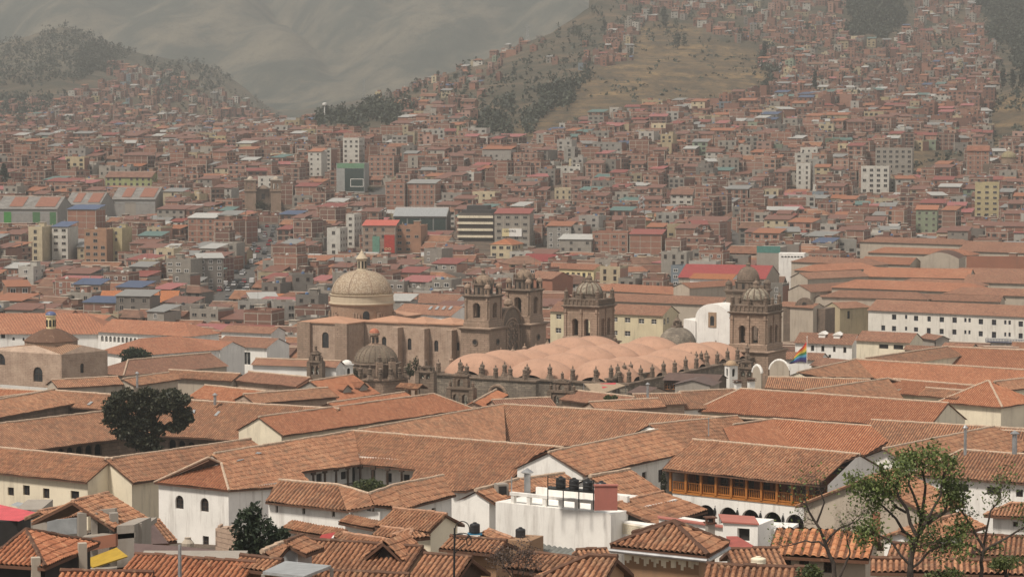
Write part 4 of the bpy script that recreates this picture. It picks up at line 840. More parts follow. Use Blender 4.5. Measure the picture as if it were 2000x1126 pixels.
b = B('shed', 'wide brown sheet roof along the bottom left, above the nearest tile roof', 'shed', wall=CONC)
b.facet((262, 1062), (440, 1072), -(1067 - 220) / F * 150, [(262, 1060), (360, 1066), (478, 1080), (470, 1092), (262, 1092)], pitch=10, lod=3, tile=sheetmat('rust_brown_sheet', (.13, .085, .075)), cap=False); p, q = atd(262, 1094, 144), atd(470, 1096, 144); wallbox(b, p, q, p.z - 4, p.z - .1, 4); b.done()
b = B('tiled_house', 'nearest tile roof at the bottom left, right of the yellow awning', 'house', wall=ADOBE, tile=TILE_RED)
b.wing((264, 1083), (500, 1100), (380, 1150), z=-(1091 - 220) / F * 122, pitch=25, ends='gg', lod=0); b.done()
b = B('tiled_house', 'sliver of tile roof along the bottom edge below the yellow awning', 'house', wall=ADOBE, tile=TILE_RED)
b.wing((118, 1116), (300, 1120), (200, 1150), z=-(1118 - 220) / F * 112, pitch=25, ends='gg', lod=0); b.done()
pole(351, 1063, 1126, 118, .1, 'plain grey pole before the brown sheet roof')
# water jar and ruined wall at the foot of the white house
p = aty(367, 1073, 165); mb = MB(); mb.lathe(p.x, p.y, [(.22, p.z - .5), (.38, p.z), (.4, p.z + .45), (.2, p.z + .7), (.22, p.z + .8)], 12); tag(mb.build('clay_jar', BEIGE), 'pale clay jar at the foot of the white arched-window wall', 'jar')
p, q = atd(421, 1078, 170), atd(462, 1083, 168); mb = MB(); d = q - p
for i in range(9):
    u = i / 9; hh = 1.75 - .35 * abs(u - .4) + random.uniform(-.15, .15); mb.pbox(p + d * u - V((0, 0, 1)), d / 9, V((.12, .8, 0)), V((0, 0, 1 + hh)))
tag(mb.build('stone_wall', RUBBLE), 'crumbling stub of stone wall at the corner of the white house', 'wall')
# bottom middle
b = B('tiled_house', 'near tile roof with an arched eyebrow dormer, bottom centre left', 'house', wall=ADOBE)
r = b.wing((594, 1053.5), (826, 1070), (700, 1140), z=-(1062 - 220) / F * 132, pitch=25, ends='gg', lod=0, ext=(0, 0)); n, D = r['n'], r['D']
p = b.onplane(748, 1100, r['Pa'], n, r['tp']); mb = MB(); pk = p + V((0, 0, 1.05)); bk = pk - n * 2.6 + V((0, 0, .1)); wv = 1.05
tile_facet(mb, [pk, bk, bk - D * wv - V((0, 0, .85)), pk - D * wv - V((0, 0, .85))], -D, 0); tile_facet(mb, [bk, pk, pk + D * wv - V((0, 0, .85)), bk + D * wv - V((0, 0, .85))], D, 0); dm = mb.build('dormer', [TILE, SOFFIT], r['roof'])
mb = MB(); mb.face([p - D * .8 - n * .3 - V((0, 0, .3)), p + D * .8 - n * .3 - V((0, 0, .3)), pk - n * .3 - V((0, 0, .1))]); mb.build('dormer_opening', DARK, r['roof']); b.done()
b = B('tiled_house', 'tile roof with a dark open gable, beside the roof with the eyebrow dormer', 'house', wall=WOOD)
b.wing((828, 1083), (922, 1090.5), (880, 1145), z=-(1087 - 220) / F * 120, pitch=26, ends='gg', lod=0); b.done()
b = B('tiled_house', 'small raised tile roof with a dark loft opening and grey side sheet', 'house', wall=GREYM)
b.wing((556, 1060), (592, 1047), (600, 1082), z=-(1053 - 220) / F * 128, pitch=24, ends='gg', lod=0, wh=2.2)
b.facet((512, 1078), (590, 1048), -(1063 - 220) / F * 127, [(512, 1078), (586, 1048), (560, 1072), (540, 1096)], pitch=20, lod=0); b.done()
b = B('tiled_house', 'bottom edge tile roof left of the grey flat canopy', 'house', wall=ADOBE)
b.wing((470, 1085), (552, 1095), (520, 1116), z=-(1090 - 220) / F * 121, pitch=22, ends='gg', lod=0); b.wing((620, 1116), (800, 1124), (700, 1150), z=-(1120 - 220) / F * 112, pitch=22, ends='gg', lod=0); b.done()
b = B('canopy', 'flat light grey sheet canopy at the bottom edge', 'canopy', wall=CONC)
p = atd(520, 1118, 108); b.place(p); mb = MB(); q = [atd(513, 1115, 107), atd(594, 1124, 104), atd(647, 1103, 109.5), atd(558, 1094, 113)]; k = mb.pts(q + [v - V((0, 0, .12)) for v in q]); mb.idx((k, k + 1, k + 2, k + 3)); mb.idx((k + 7, k + 6, k + 5, k + 4))
for i in range(4): j = (i + 1) % 4; mb.idx((k + i, k + 4 + i, k + 4 + j, k + j))
mb.build('roof_sheet', GREYM, b.root)
for v in q: b.w.box(v.x * .998, v.y, v.z - 4, v.z - .12, .15, .15)
b.done()
for a_, c_, e_, d_, pt, en, lab, wl in [
  ((672, 1042), (768, 1057), (720, 1068), 146, 22, 'gg', 'low tile roof right of the small red sheet roof', WHITE),
  ((768, 993), (873, 1004), (800, 1036), 182, 25, 'gg', 'tile roof with a broken lower course, below the courtyard house corner', CREAM),
  ((802, 1035), (806, 1036), (850, 1066), 152, 24, 'hh', 'small pyramid tile roof in front of the broken-course roof', WHITE),
  ((745, 1030), (790, 1036), (755, 1050), 160, 24, 'gg', 'short tile roof left of the small pyramid roof', CREAM),
  ((955, 1035), (1000, 1052), (985, 1062), 150, 22, 'gg', 'tile roof below the black tank on its blue stand', BRICKW),
  ((880, 1048), (990, 1058), (930, 1078), 141, 20, 'gg', 'low tile roof over reddish adobe walls, right of the curled lamp post', ADOBE),
  ((1012, 1078), (1130, 1092), (1050, 1118), 122, 24, 'gg', 'tile roof at the bottom, left of the pyramid-roofed adobe tower', ADOBE),
  ((1150, 1086), (1206, 1090), (1170, 1150), 108, 26, 'hg', 'bottom edge tile slope touching the pyramid-roofed adobe tower', ADOBE),
  ((1125, 1076), (1185, 1073), (1150, 1090), 140, 20, 'gg', 'short tile roof at the foot of the long white wall', CONC),
  ((1005, 938), (1102, 924), (1080, 960), 228, 22, 'gg', 'tile roof behind the white parapet building with the row of tanks', WHITE),
  ((1152, 931), (1230, 917.5), (1240, 972), 214, 24, 'gg', 'tile roof behind the pink block on the white building', WHITE),
  ((1195, 985), (1296, 960), (1330, 1012), 196, 17, 'gg', 'wide shallow tile roof right of the pink block', DARK)]:
    b = B('tiled_house', lab, 'house', wall=wl); b.wing(a_, c_, e_, z=-((a_[1] + c_[1]) / 2 - 220) / F * d_, pitch=pt, ends=en); b.done()
b = B('shed', 'small red sheet roof beside white walls, bottom centre left', 'shed', wall=WHITE)
b.facet((632, 1040), (655, 1038), -(1039 - 220) / F * 150, [(628, 1043), (655, 1038), (645, 1053), (622, 1052)], pitch=15, lod=3, tile=sheetmat('red_sheet', (.36, .05, .045)), cap=False); p, q = atd(622, 1054, 148), atd(648, 1055, 148); wallbox(b, p, q, p.z - 3, p.z - .05, 2); b.done()
# garden walls with tile copings
for (x0, y0, x1, y1, d0, d1, hh, lab) in [(563, 1030, 673, 1044, 172, 168, 4, 'low white garden wall with tile coping below the courtyard house'), (674, 1018, 742, 1030, 184, 181, 4, 'white wall with tile coping joining the courtyard house and broken-course roof')]:
    p, q = atd(x0, y0, d0), atd(x1, y1, d1); q.z = p.z; w = thing('garden_wall', ((p.x + q.x) / 2, (p.y + q.y) / 2, ground(p.x, p.y)), lab, 'wall'); d = (q - p); mb = MB(); mb.pbox(p - V((0, 0, hh)), d, V((.05, .4, 0)), V((0, 0, hh))); mb.build('masonry', WHITE, w)
    n = V((d.y, -d.x, 0)).normalized(); n = n if n.y < 0 else -n; mb = MB(); u = V((0, 0, .45)); tile_facet(mb, [p + u - n * .3, q + u - n * .3, q + n * .6, p + n * .6], n, 0); mb.build('coping', [TILE, SOFFIT], w)
# white building with parapet, pipe, tanks
b = B('white_building', 'long white flat roofed building with a pierced parapet and a pipe along its wall', 'building')
zt = -(985 - 220) / F * 195; p, q = atz(968, 979, zt), atz(1193, 1003, zt)
P0, Q0, Q1, P1, dd, nn = wallbox(b, p, q, zt - 5.2, zt, 9)
L = (Q0 - P0).length
for s in np.linspace(1.3, L * .82, 6): o_ = P0 + dd * s - nn * .15; b.w.pbox(V((o_.x, o_.y, zt)), dd * .3, -nn * .3, V((0, 0, .58)))
o_ = P0 + dd * 1.2; b.w.pbox(V((o_.x, o_.y, zt + .58)) - nn * .12, dd * (L * .82 - .6), -nn * .36, V((0, 0, .24)))
o_ = P0 + dd * 1.2 - nn * 3.5; b.w.pbox(V((o_.x, o_.y, zt)), dd * (L * .8), -nn * .3, V((0, 0, .8)))
mb = MB()
for s in np.linspace(2, L * .75, 7): o_ = P0 + dd * s - nn * 3.2; mb.pbox(V((o_.x, o_.y, zt + .12)), dd * .8, nn * .06, V((0, 0, .6)))
mb.build('loft_openings', DARK, b.root)
mb = MB(); a0 = P0 + nn * .12; mb.tube(V((a0.x, a0.y, zt - 1.35)) + dd * .2, V((a0.x, a0.y, zt - 1.75)) + dd * (L + 1.8), .085, .085, 8)
for s in np.linspace(.6, L - .3, 6): mb.tube(V((a0.x, a0.y, zt - 1.37 - .4 * s / L)) + dd * (s - .06), V((a0.x, a0.y, zt - 1.37 - .4 * s / L)) + dd * (s + .06), .12, .12, 8)
mb.build('drain_pipe', flat('dull_grey_pipe', (.17, .165, .155), .6), b.root)
g = b.wing((929, 958.5), (990, 942), (986, 977), z=-(950 - 220) / F * 205, pitch=27, ends='gg', ext=(0, 2), gover=.15, wh=8)
p = b.onplane(979, 962, g['Pa'], g['n'], g['tp']); mb = MB(); mb.box(p.x, p.y, p.z - .3, p.z + .75, .9, .9, .35); mb.build('dormer', CONC, g['roof'])
mb = MB(); mb.box(p.x + .1, p.y - .42, p.z - .05, p.z + .6, .6, .2, .35); mb.build('dormer_opening', DARK, g['roof'])
zl = zt - .75; p, q = atz(1193, 1014, zl), atz(1290, 1030, zl); wallbox(b, p, q, zl - 4.5, zl, 5)
mb = MB(); d = (q - p); n = V((d.y, -d.x, 0)).normalized(); n = n if n.y < 0 else -n
for i in range(6): mb.pbox(p + d * .04 - V((0, 0, .2 + i * .13)) + n * .05, d * .9, -n * .06, V((0, 0, .08)))
mb.build('louvre', CREAM, b.root)
b.done()
b = B('rooftop_block', 'pink rendered block standing on the white parapet building', 'wall', wall=PINK)
p, q = atd(1161, 996, 187.6), atd(1206, 994, 187.6); P0, Q0, Q1, P1, dd, nn = wallbox(b, p, q, p.z, p.z + 1.7, .35)
mb = MB(); mb.pbox(V((P0.x, P0.y, p.z + 1.753)) - dd * .05 + nn * .06, dd * ((Q0 - P0).length + .1), -nn * .5, V((0, 0, .09))); mb.build('coping', PINK, b.root); b.done()
# tank rack and tanks
def tank(p, r, h, label, mat, group=None, name='water_tank'):
    t = thing(name, p, label, 'water tank', group); mb = MB(); z = p[2]
    mb.lathe(p[0], p[1], [(r * .95, z), (r, z + .05)] + [(r * (1 + .025 * (k % 2)), z + .05 + (h * .72) * k / 6) for k in range(1, 7)] + [(r * .85, z + h * .86), (r * .4, z + h * .93)], 18); mb.build('tank_body', mat, t)
    mb = MB(); mb.lathe(p[0], p[1], [(r * .38, z + h * .93), (r * .38, z + h), (r * .1, z + h * 1.03)], 12); mb.build('lid', mat, t); return t
p, q = atd(1070, 955, 191), atd(1162, 963, 189); rk = thing('tank_rack', p, 'dark steel rack carrying the row of black tanks', 'rack'); mb = MB(); d = q - p; mb.pbox(p, d, V((.1, 1.0, 0)), V((0, 0, .12))); 
for s in (0, .33, .66, .97): mb.box((p + d * s).x, (p + d * s).y, p.z - 1.2, p.z + (1.0 if s in (0, .97) else 0), .08, .08)
for zz in (.45, .9): mb.tube(p + V((0, 0, zz)), q + V((0, 0, zz)), .03)
mb.build('rack_frame', IRON, rk)
for i, (x, w_) in enumerate([(1095.5, 'leftmost'), (1121.5, 'second'), (1148.5, 'third'), (1175, 'rightmost, half hidden by the pink block,')]):
    pp = aty(x, 957 + i * 1.5, 190.5 - i * .6); tank((pp.x, pp.y + .4, p.z + .13 - i * .03), .36, .85, ['leftmost black tank of the row on the dark rack', 'second black tank from the left on the dark rack', 'third black tank from the left on the dark rack', 'rightmost black tank, half hidden by the pink block'][i], BLACKP, 'black tanks on the rack')
p = aty(927.5, 1040, 150); tank(p, .29, .62, 'black water tank on a blue stand above tile roofs', BLACKP)
mb = MB()
for a_, c_ in ((-.35, -.3), (.35, -.3), (.35, .3), (-.35, .3)): mb.box(p.x + a_, p.y + c_, p.z - .9, p.z, .06, .06)
mb.box(p.x, p.y, p.z - .06, p.z - .01, .85, .75); st = thing('tank_stand', p - V((0, 0, .9)), 'small blue stand under a single black tank', 'stand'); mb.build('stand_frame', sheetmat('sky_blue_paint', (.03, .16, .27)), st)
p = aty(1016.5, 1050, 148); tank(p, .28, .62, 'black water tank on a low brown block before the long white wall', BLACKP)
b = B('brick_hut', 'brown adobe hut carrying a black water tank', 'hut', wall=ADOBE); p, q = atd(990, 1053, 147), atd(1034, 1051, 146.5); wallbox(b, p, q, p.z - 3, p.z - .02, 2.2); b.done()
p = aty(1481, 1108, 112); tank(p, .32, .5, 'cream water tank between the tower and orange corrugated roof', CREAM)
# slate roof
b = B('shed', 'grey slate lean-to roof at the foot of the long white wall', 'shed', wall=CONC)
b.facet((1036, 1062), (1190, 1076), -(1069 - 220) / F * 150, [(1036, 1061), (1120, 1072), (1125, 1088), (1036, 1079)], pitch=12, lod=2, tile=sheetmat('slate_grey', (.19, .19, .17)), cap=False); b.done()
# adobe tower with pyramid roof
b = B('adobe_tower', 'adobe house with a pale top band and pyramid tile roof, bottom centre right', 'house', wall=ADOBE)
ze = -(1085 - 220) / F * 112; a, cs, ins = pyr(b, (1316, 1021), (1192, 1066), (1383, 1086), (1424, 1062), ze, wh=7, winr=[(1388, 1093, 1397, 1110)])
mb = MB(); d = ins[1] - ins[0]; n = V((d.y, -d.x, 0)).normalized(); n = n if n.y < 0 else -n
k = 30
for i in range(k): mb.pbox(ins[0] + d * (i / k) - V((0, 0, .1 + (h_ := .42 + .16 * math.sin(i * 1.7) + random.uniform(0, .12)))) , d / k, n * .03, V((0, 0, h_)))
mb.build('plaster_band', CREAM, b.root)
mb = MB(); c0, c1, c2 = cs[0], cs[1], cs[2]; mb.tube(c0 - V((0, 0, .17)) + n * .05, c1 - V((0, 0, .17)) + n * .05, .09, .09, 8); mb.tube(c1 - V((0, 0, .17)), c2 - V((0, 0, .17)), .09, .09, 8); mb.build('gutter', STEEL, b.root); b.done()
# right foreground
b = B('orange_shed', 'house with a bright orange corrugated roof behind the bare tree', 'house', wall=BEIGE, tile=TILE_ORANGE)
PIT_ = PIT; PIT = .42
b.wing((1516, 1031), (1712, 1041), (1560, 1087), z=-(1036 - 220) / F * 128, pitch=27, ends='gg', lod=0, win=[(1524, 1092, 1545, 1112), (1560, 1094, 1580, 1116), (1608, 1096, 1630, 1118)], bars=(2, 1), cap=False, wh=4); PIT = PIT_; b.done()
b = B('beige_house', 'beige house with a long sloping verge behind the bare tree', 'house', wall=BEIGE)
g = b.wing((1690, 933), (1760, 915), (1835, 1000), z=-(924 - 220) / F * 190, pitch=24, ends='gg', ext=(0, 0), gover=.3, back=5.6); b.done()
b = B('tiled_house', 'white house with a tan tile roof seen through the largest leafy tree', 'house')
b.wing((1800, 1024), (1880, 1002), (1905, 1034), z=-(1013 - 220) / F * 168, pitch=22, ends='gg', ext=(3, 0), win=[(1870, 1045, 1880, 1060)]); b.done()
b = B('tiled_house', 'small tile roofed house cut by the right edge, below the slot-window house', 'house')
b.wing((1975, 983), (2060, 988), (1990, 1010), z=-(985 - 220) / F * 190, pitch=24, ends='hg', win=[(1978, 1018, 1988, 1028)]); b.done()
for a_, c_, e_, d_, pt, en, lab, wl in [
  ((1740, 1062), (1900, 1070), (1800, 1092), 135, 22, 'gg', 'tile roof behind the leafy tree trunk at the bottom right', WHITE),
  ((1880, 1045), (2060, 1052), (1950, 1085), 142, 22, 'gg', 'tile roof behind the rightmost tree', WHITE),
  ((1700, 1092), (2060, 1100), (1850, 1120), 120, 22, 'gg', 'lowest tile roof behind the tree trunks at the bottom right', CREAM),
  ((1420, 1075), (1520, 1072), (1470, 1108), 124, 22, 'gg', 'tile roof between the adobe tower and the orange corrugated roof', BEIGE),
  ((1380, 1104), (1600, 1112), (1480, 1140), 108, 22, 'gg', 'tile roof on the bottom edge right of the adobe tower', ADOBE)]:
    b = B('tiled_house', lab, 'house', wall=wl); b.wing(a_, c_, e_, z=-((a_[1] + c_[1]) / 2 - 220) / F * d_, pitch=pt, ends=en); b.done()
b = B('patio_walls', 'peeling white patio wall with red coping and a dark doorway, below the arcade', 'wall')
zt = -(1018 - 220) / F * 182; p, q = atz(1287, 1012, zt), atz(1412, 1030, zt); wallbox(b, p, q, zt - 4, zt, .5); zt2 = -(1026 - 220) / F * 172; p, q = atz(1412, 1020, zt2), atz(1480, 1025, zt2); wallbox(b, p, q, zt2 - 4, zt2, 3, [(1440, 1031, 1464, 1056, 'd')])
p, q = atz(1464, 1030, zt2 - .6), atz(1540, 1034, zt2 - .6); wallbox(b, p, q, zt2 - 4.5, zt2 - .6, 3)
mb = MB(); p, q = atz(1285, 1011, zt + .03), atz(1414, 1030, zt + .03); mb.pbox(p - V((0, .15, 0)), q - p, V((0, .8, 0)), V((0, 0, .1))); p, q = atz(1410, 1019, zt2 + .03), atz(1482, 1024, zt2 + .03); mb.pbox(p - V((0, .15, 0)), q - p, V((0, 3.2, 0)), V((0, 0, .1))); mb.build('coping', PINK, b.root); b.done()
b = B('shed', 'red sheet lean-to below the dark patio doorway', 'shed', wall=BEIGE); b.facet((1420, 1046), (1470, 1060), -(1053 - 220) / F * 160, [(1418, 1046), (1440, 1046), (1478, 1068), (1478, 1075), (1424, 1074)], pitch=14, lod=3, tile=sheetmat('faded_red_sheet', (.34, .085, .065)), cap=False); b.done()
chimney(1387, 1036, 158, .45, .45, 'brick chimney with a tiled cap on the patio wall', CONC)
chimney(1711, 1040, 126, 1.0, .3, 'thin red chimney at the orange corrugated roof', BRICKW, cap=False)
chimney(1885, 880, 262, 2.2, .3, 'thin grey flue on the right hand tile roofs', STEEL, round_=True); chimney(1981.5, 878, 258, 1.5, .5, 'galvanised flue with a conical cowl at the right edge', STEEL, round_=True)
chimney(1030, 955, 200, 1.2, .5, 'metal vent behind the pierced white parapet', STEEL, round_=True); chimney(420, 785, 400, 1.0, .45, 'grey flue on the roof right of the big tree', STEEL, round_=True)
chimney(1265, 783, 420, 2.6, .4, 'tall metal flue beside the brown sheet-roofed loft', STEEL, round_=True); chimney(268, 752, 440, 1.9, .4, 'tall grey flue above the cloister roofs', STEEL, round_=True)
chimney(1441, 757, 450, .9, 1.0, 'left one of two small whitewashed chimneys by the wide roof', WHITE); chimney(1467, 753, 455, .9, 1.0, 'right one of two small whitewashed chimneys by the wide roof', WHITE)
pole(999, 930, 1003, 197, .06, 'thin pole at the left end of the pierced parapet'); pole(1384, 815, 842, 300, .07, 'slim pole on the ridge left of the orange hip')
# curled lamp post
lp = thing('lamp_post', aty(886, 1126, 108), 'black iron lamp post with curled brackets, bottom centre', 'lamp post'); mb = MB(); Y = 108; pt_ = lambda x, y: aty(x, y, Y)
mb.tube(pt_(886, 1200), pt_(888, 1030), .05, .04, 8); mb.build('post', IRON, lp); mb = MB()
def curl(pts, r=.022):
    for a_, c_ in zip(pts[:-1], pts[1:]): mb.tube(pt_(*a_), pt_(*c_), r, r, 5)
curl([(888, 1045)] + [(903 - 14 * math.cos(t), 1033 - 16 * math.sin(t)) for t in np.linspace(0, math.pi, 14)] + [(917, 1040)]); curl([(903 + 14 * math.cos(t), 1046 + 6 * math.sin(t)) for t in np.linspace(0, 6.28, 18)]); curl([(916 + 4.5 * math.cos(t), 1055 + 10 * math.sin(t)) for t in np.linspace(0, 6.28, 16)]); curl([(886, 1082), (897, 1070), (908, 1060)]); curl([(884, 1042.5), (904, 1042.5)]); mb.build('bracket', IRON, lp)
# ---- plants near by
p = aty(510, 1084, 158)
leafy_tree('conifer', 'dark drooping conifer against the corner of the white house', (p.x, p.y, p.z - 1), 4, [(-.9, 0, 2.6, .8, .8, 1.3), (.1, 0, 2.0, 1.2, 1, 1.4), (-.4, .2, 3.6, .45, .45, .7), (.9, 0, 1.2, 1.1, .9, 1.1), (-1, 0, 1.0, .9, .9, 1.1), (1.3, 0, 2.3, .5, .5, .4), (.4, -.2, .5, 1.4, .9, .9)], 5200, .17, LEAF_FIR, 5, trunk_r=.15)
p = aty(290, 884, 352)
leafy_tree('broad_tree', 'large dark evergreen tree rising from the cloister courtyard', (p.x, p.y, p.z - 2), 9, [(-3.3, 0, 8.9, 2.3, 2.2, 1.7), (3.0, 0, 9.0, 2.6, 2.2, 1.7), (0, .4, 8.2, 2.3, 2, 1.6), (-4.4, 0, 6.9, 1.7, 1.8, 1.5), (4.6, 0, 6.9, 1.5, 1.6, 1.3), (-1.2, 0, 6.0, 2.4, 1.8, 1.2), (-3.0, 0, 4.8, 1.8, 1.6, 1.1), (1.4, .3, 5.2, 1.0, 1.4, .9), (3.6, 0, 5.4, 1.3, 1.2, .7), (-.6, 0, 3.6, 2.3, 1.5, 1.1), (.6, 0, 2.2, 1.6, 1.5, 1.0), (0, 0, 10.0, 1.6, 1.2, .8), (-5.2, 0, 8.0, 1.0, 1, .8)], 17000, .27, LEAF_DARK, 8, trunk_r=.35)
p = aty(265, 702, 548); leafy_tree('round_shrub', 'round dark green tree among the roofs beside the arcaded building', (p.x, p.y, p.z - 4), 5, [(-1.2, 0, 5, 2.1, 2, 1.5), (1.4, 0, 4.9, 2, 2, 1.2), (0, 0, 3.6, 2.6, 2.2, 1.2), (-1.5, 0, 3.8, 1.6, 1.6, 1.0), (0, 0, 5.3, 1.8, 1.8, 1.4), (2.2, 0, 4.4, 1.2, 1.2, .9)], 4200, .26, leafmat('deep_green_leaves', (.012, .026, .012), (.035, .055, .02)), 9)
p = aty(720, 962, 266); leafy_tree('round_shrub', 'rounded green tree filling the courtyard of the white house', (p.x, p.y, p.z - 3), 4, [(-.7, 0, 3.4, 1.3, 1.2, .9), (.8, 0, 3.4, 1.3, 1.2, .8), (0, 0, 3.7, 1, 1, .8)], 3200, .16, LEAF_MID, 10)
p = aty(1193, 778, 415); leafy_tree('bush', 'dry green bush between the awning and the tall metal flue', (p.x, p.y, p.z - 1), 1.6, [(-.5, 0, 1.1, .6, .6, .5), (.5, 0, 1.1, .6, .5, .5)], 900, .15, LEAF_MID, 11, cat='bush')
p = aty(1296, 958, 262); leafy_tree('creeper_column', 'tall dark creeper beside the balcony house corner', (p.x, p.y, p.z - 3), 5, [(0, 0, 1.6, .35, .35, 1.6), (0, 0, 3.6, .3, .3, 1.4)], 1500, .12, LEAF_DARK, 12, cat='plant')
p = aty(1008, 1122, 112); branch_tree('bare_bush', 'leafless brown bush at the bottom centre', p, [([p - V((0, 0, .6)), p + V((a_, 0, .35))], .03) for a_ in (-.5, -.2, .1, .4)], 3, .5, .05, flat('dry_twig_leaves', (.08, .055, .045)), 4, .5, 'bush')
def L(pts, d): return [aty(x, y, d) for x, y in pts]
d = 92; base = aty(1772, 1126, d)
branch_tree('leafy_tree', 'largest leafy tree at the bottom right, gnarled trunk and sparse green crown', base - V((0, 0, 2)), [(L([(1776, 1180), (1778, 1100), (1792, 1045), (1825, 1012), (1848, 985)], d), .15), (L([(1790, 1045), (1772, 995), (1748, 950)], d - .4), .075), (L([(1795, 1035), (1806, 965), (1802, 920)], d + .5), .07), (L([(1785, 1052), (1750, 1012), (1722, 985)], d + .3), .06), (L([(1805, 1025), (1838, 965), (1842, 935)], d - .3), .055), (L([(1775, 1100), (1745, 1062), (1718, 1045)], d - .5), .05), (L([(1800, 1020), (1784, 965), (1776, 930)], d + .2), .06), (L([(1770, 1000), (1738, 972), (1710, 955)], d + .4), .05), (L([(1778, 1110), (1815, 1075), (1850, 1060)], d), .05)], 21, .7, .078, LEAF_LIGHT, 4, .43, r0=.2)
branch_tree('bare_tree', 'nearly leafless tree with a leaning trunk before the orange corrugated roof', aty(1632, 1160, d), [(L([(1634, 1180), (1628, 1100), (1610, 1055), (1590, 1015), (1575, 985)], d), 0.102), (L([(1612, 1060), (1640, 1030), (1665, 1020)], d), 0.048), (L([(1615, 1070), (1585, 1058), (1550, 1062)], d), 0.041), (L([(1595, 1020), (1610, 980), (1600, 955)], d + .4), 0.041), (L([(1640, 1126), (1660, 1080), (1655, 1060)], d - .3), 0.048)], 33, .008, .06, LEAF_LIGHT, 6, .5)
branch_tree('bare_tree', 'sparse tree with pale twigs at the right edge', aty(1918, 1160, d), [(L([(1915, 1180), (1918, 1110), (1922, 1070), (1900, 1030), (1880, 1000)], d), 0.095), (L([(1922, 1075), (1965, 1050), (1998, 1030)], d), 0.054), (L([(1920, 1070), (1930, 1020), (1945, 985)], d + .4), 0.048), (L([(1920, 1080), (1880, 1060), (1850, 1055)], d), 0.041)], 44, .18, .07, LEAF_LIGHT, 5, .55)
for i, (x0, x1, y, lab) in enumerate([(1555, 1625, 1112, 'low green bush at the foot of the bare tree'), (1800, 1900, 1112, 'green bush between the leafy tree and rightmost tree trunks'), (1930, 2010, 1085, 'green bush at the bottom right corner')]):
    c = aty((x0 + x1) / 2, y, 90); w = (x1 - x0) / 2 / F * 90; rs_ = np.random.RandomState(i)
    leafy_tree('bush', lab, (c.x, c.y, c.z - 1), 1, [(rs_.uniform(-w, w) * .8, rs_.uniform(-.3, .3), .8 + rs_.uniform(-.2, .2), w * .45, .4, .22) for k in range(6)], 700, .075, LEAF_MID, 50 + i, cat='bush', trunk_r=.05)
# ------------------------------------------------------------------ the stone churches
def loc2(cx, cy, ang):
    ca, sa = math.cos(ang), math.sin(ang); return lambda u, v, z=0: V((cx + u * ca - v * sa, cy + u * sa + v * ca, z))
def box_uv(mb, L, u0, u1, v0, v1, z0, z1, m=0): mb.pbox(L(u0, v0, z0), L(u1, v0, 0) - L(u0, v0, 0), L(u0, v1, 0) - L(u0, v0, 0), V((0, 0, z1 - z0)), m)
def pinnacle(parent, x, y, z, h, w, mat, kind=0):
    mb = MB(); h *= .98; w *= .8; s = h / 3.0
    if kind == 0: mb.box(x, y, z - .3, z + 1.15 * s, w, w, .5); z1 = z + 1.15 * s
    else: mb.sq(x, y, .5, [(w * .95, z - .3), (w * .9, z), (w * .62, z + .5 * s), (w * .42, z + 1.0 * s), (w * .42, z + 1.15 * s)]); z1 = z + 1.15 * s
    mb.lathe(x, y, [(w * .66, z1), (w * .72, z1 + .12 * s), (w * .5, z1 + .2 * s), (w * .56, z1 + .3 * s), (w * .66, z1 + .5 * s), (w * .62, z1 + .68 * s), (w * .72, z1 + .74 * s), (w * .7, z1 + .84 * s), (w * .5, z1 + .98 * s), (w * .26, z1 + 1.1 * s), (w * .13, z1 + 1.2 * s), (w * .24, z1 + 1.32 * s), (w * .22, z1 + 1.42 * s), (w * .09, z1 + 1.5 * s), (w * .06, z1 + 1.7 * s)], 8)
    return mb.build('pinnacle', mat, parent)
def ribbed_dome(parent, x, y, z, r, h, mat, ribs=16, name='dome', seg=48, sharp=1.0, rib=.035, ribmat=None):
    mb = MB(); prof = [(r * math.cos(t) ** .9, z + h * math.sin(t) ** sharp) for t in np.linspace(0, math.pi / 2 * .96, 12)]
    mb.lathe(x, y, prof, seg, 0, 0, None, None); o = mb.build(name, mat, parent, smooth=True)
    if ribs:
        rm = MB()
        for k in range(ribs):
            a = 6.2832 * (k + .5) / ribs
            for (r0, z0), (r1, z1) in zip(prof[:-1], prof[1:]): rm.tube((x + r0 * math.cos(a), y + r0 * math.sin(a), z0), (x + r1 * math.cos(a), y + r1 * math.sin(a), z1), r * rib * (.5 + .5 * r0 / r), r * rib * (.5 + .5 * r1 / r), 5)
        rm.build('rib', ribmat or mat, o)
    return o
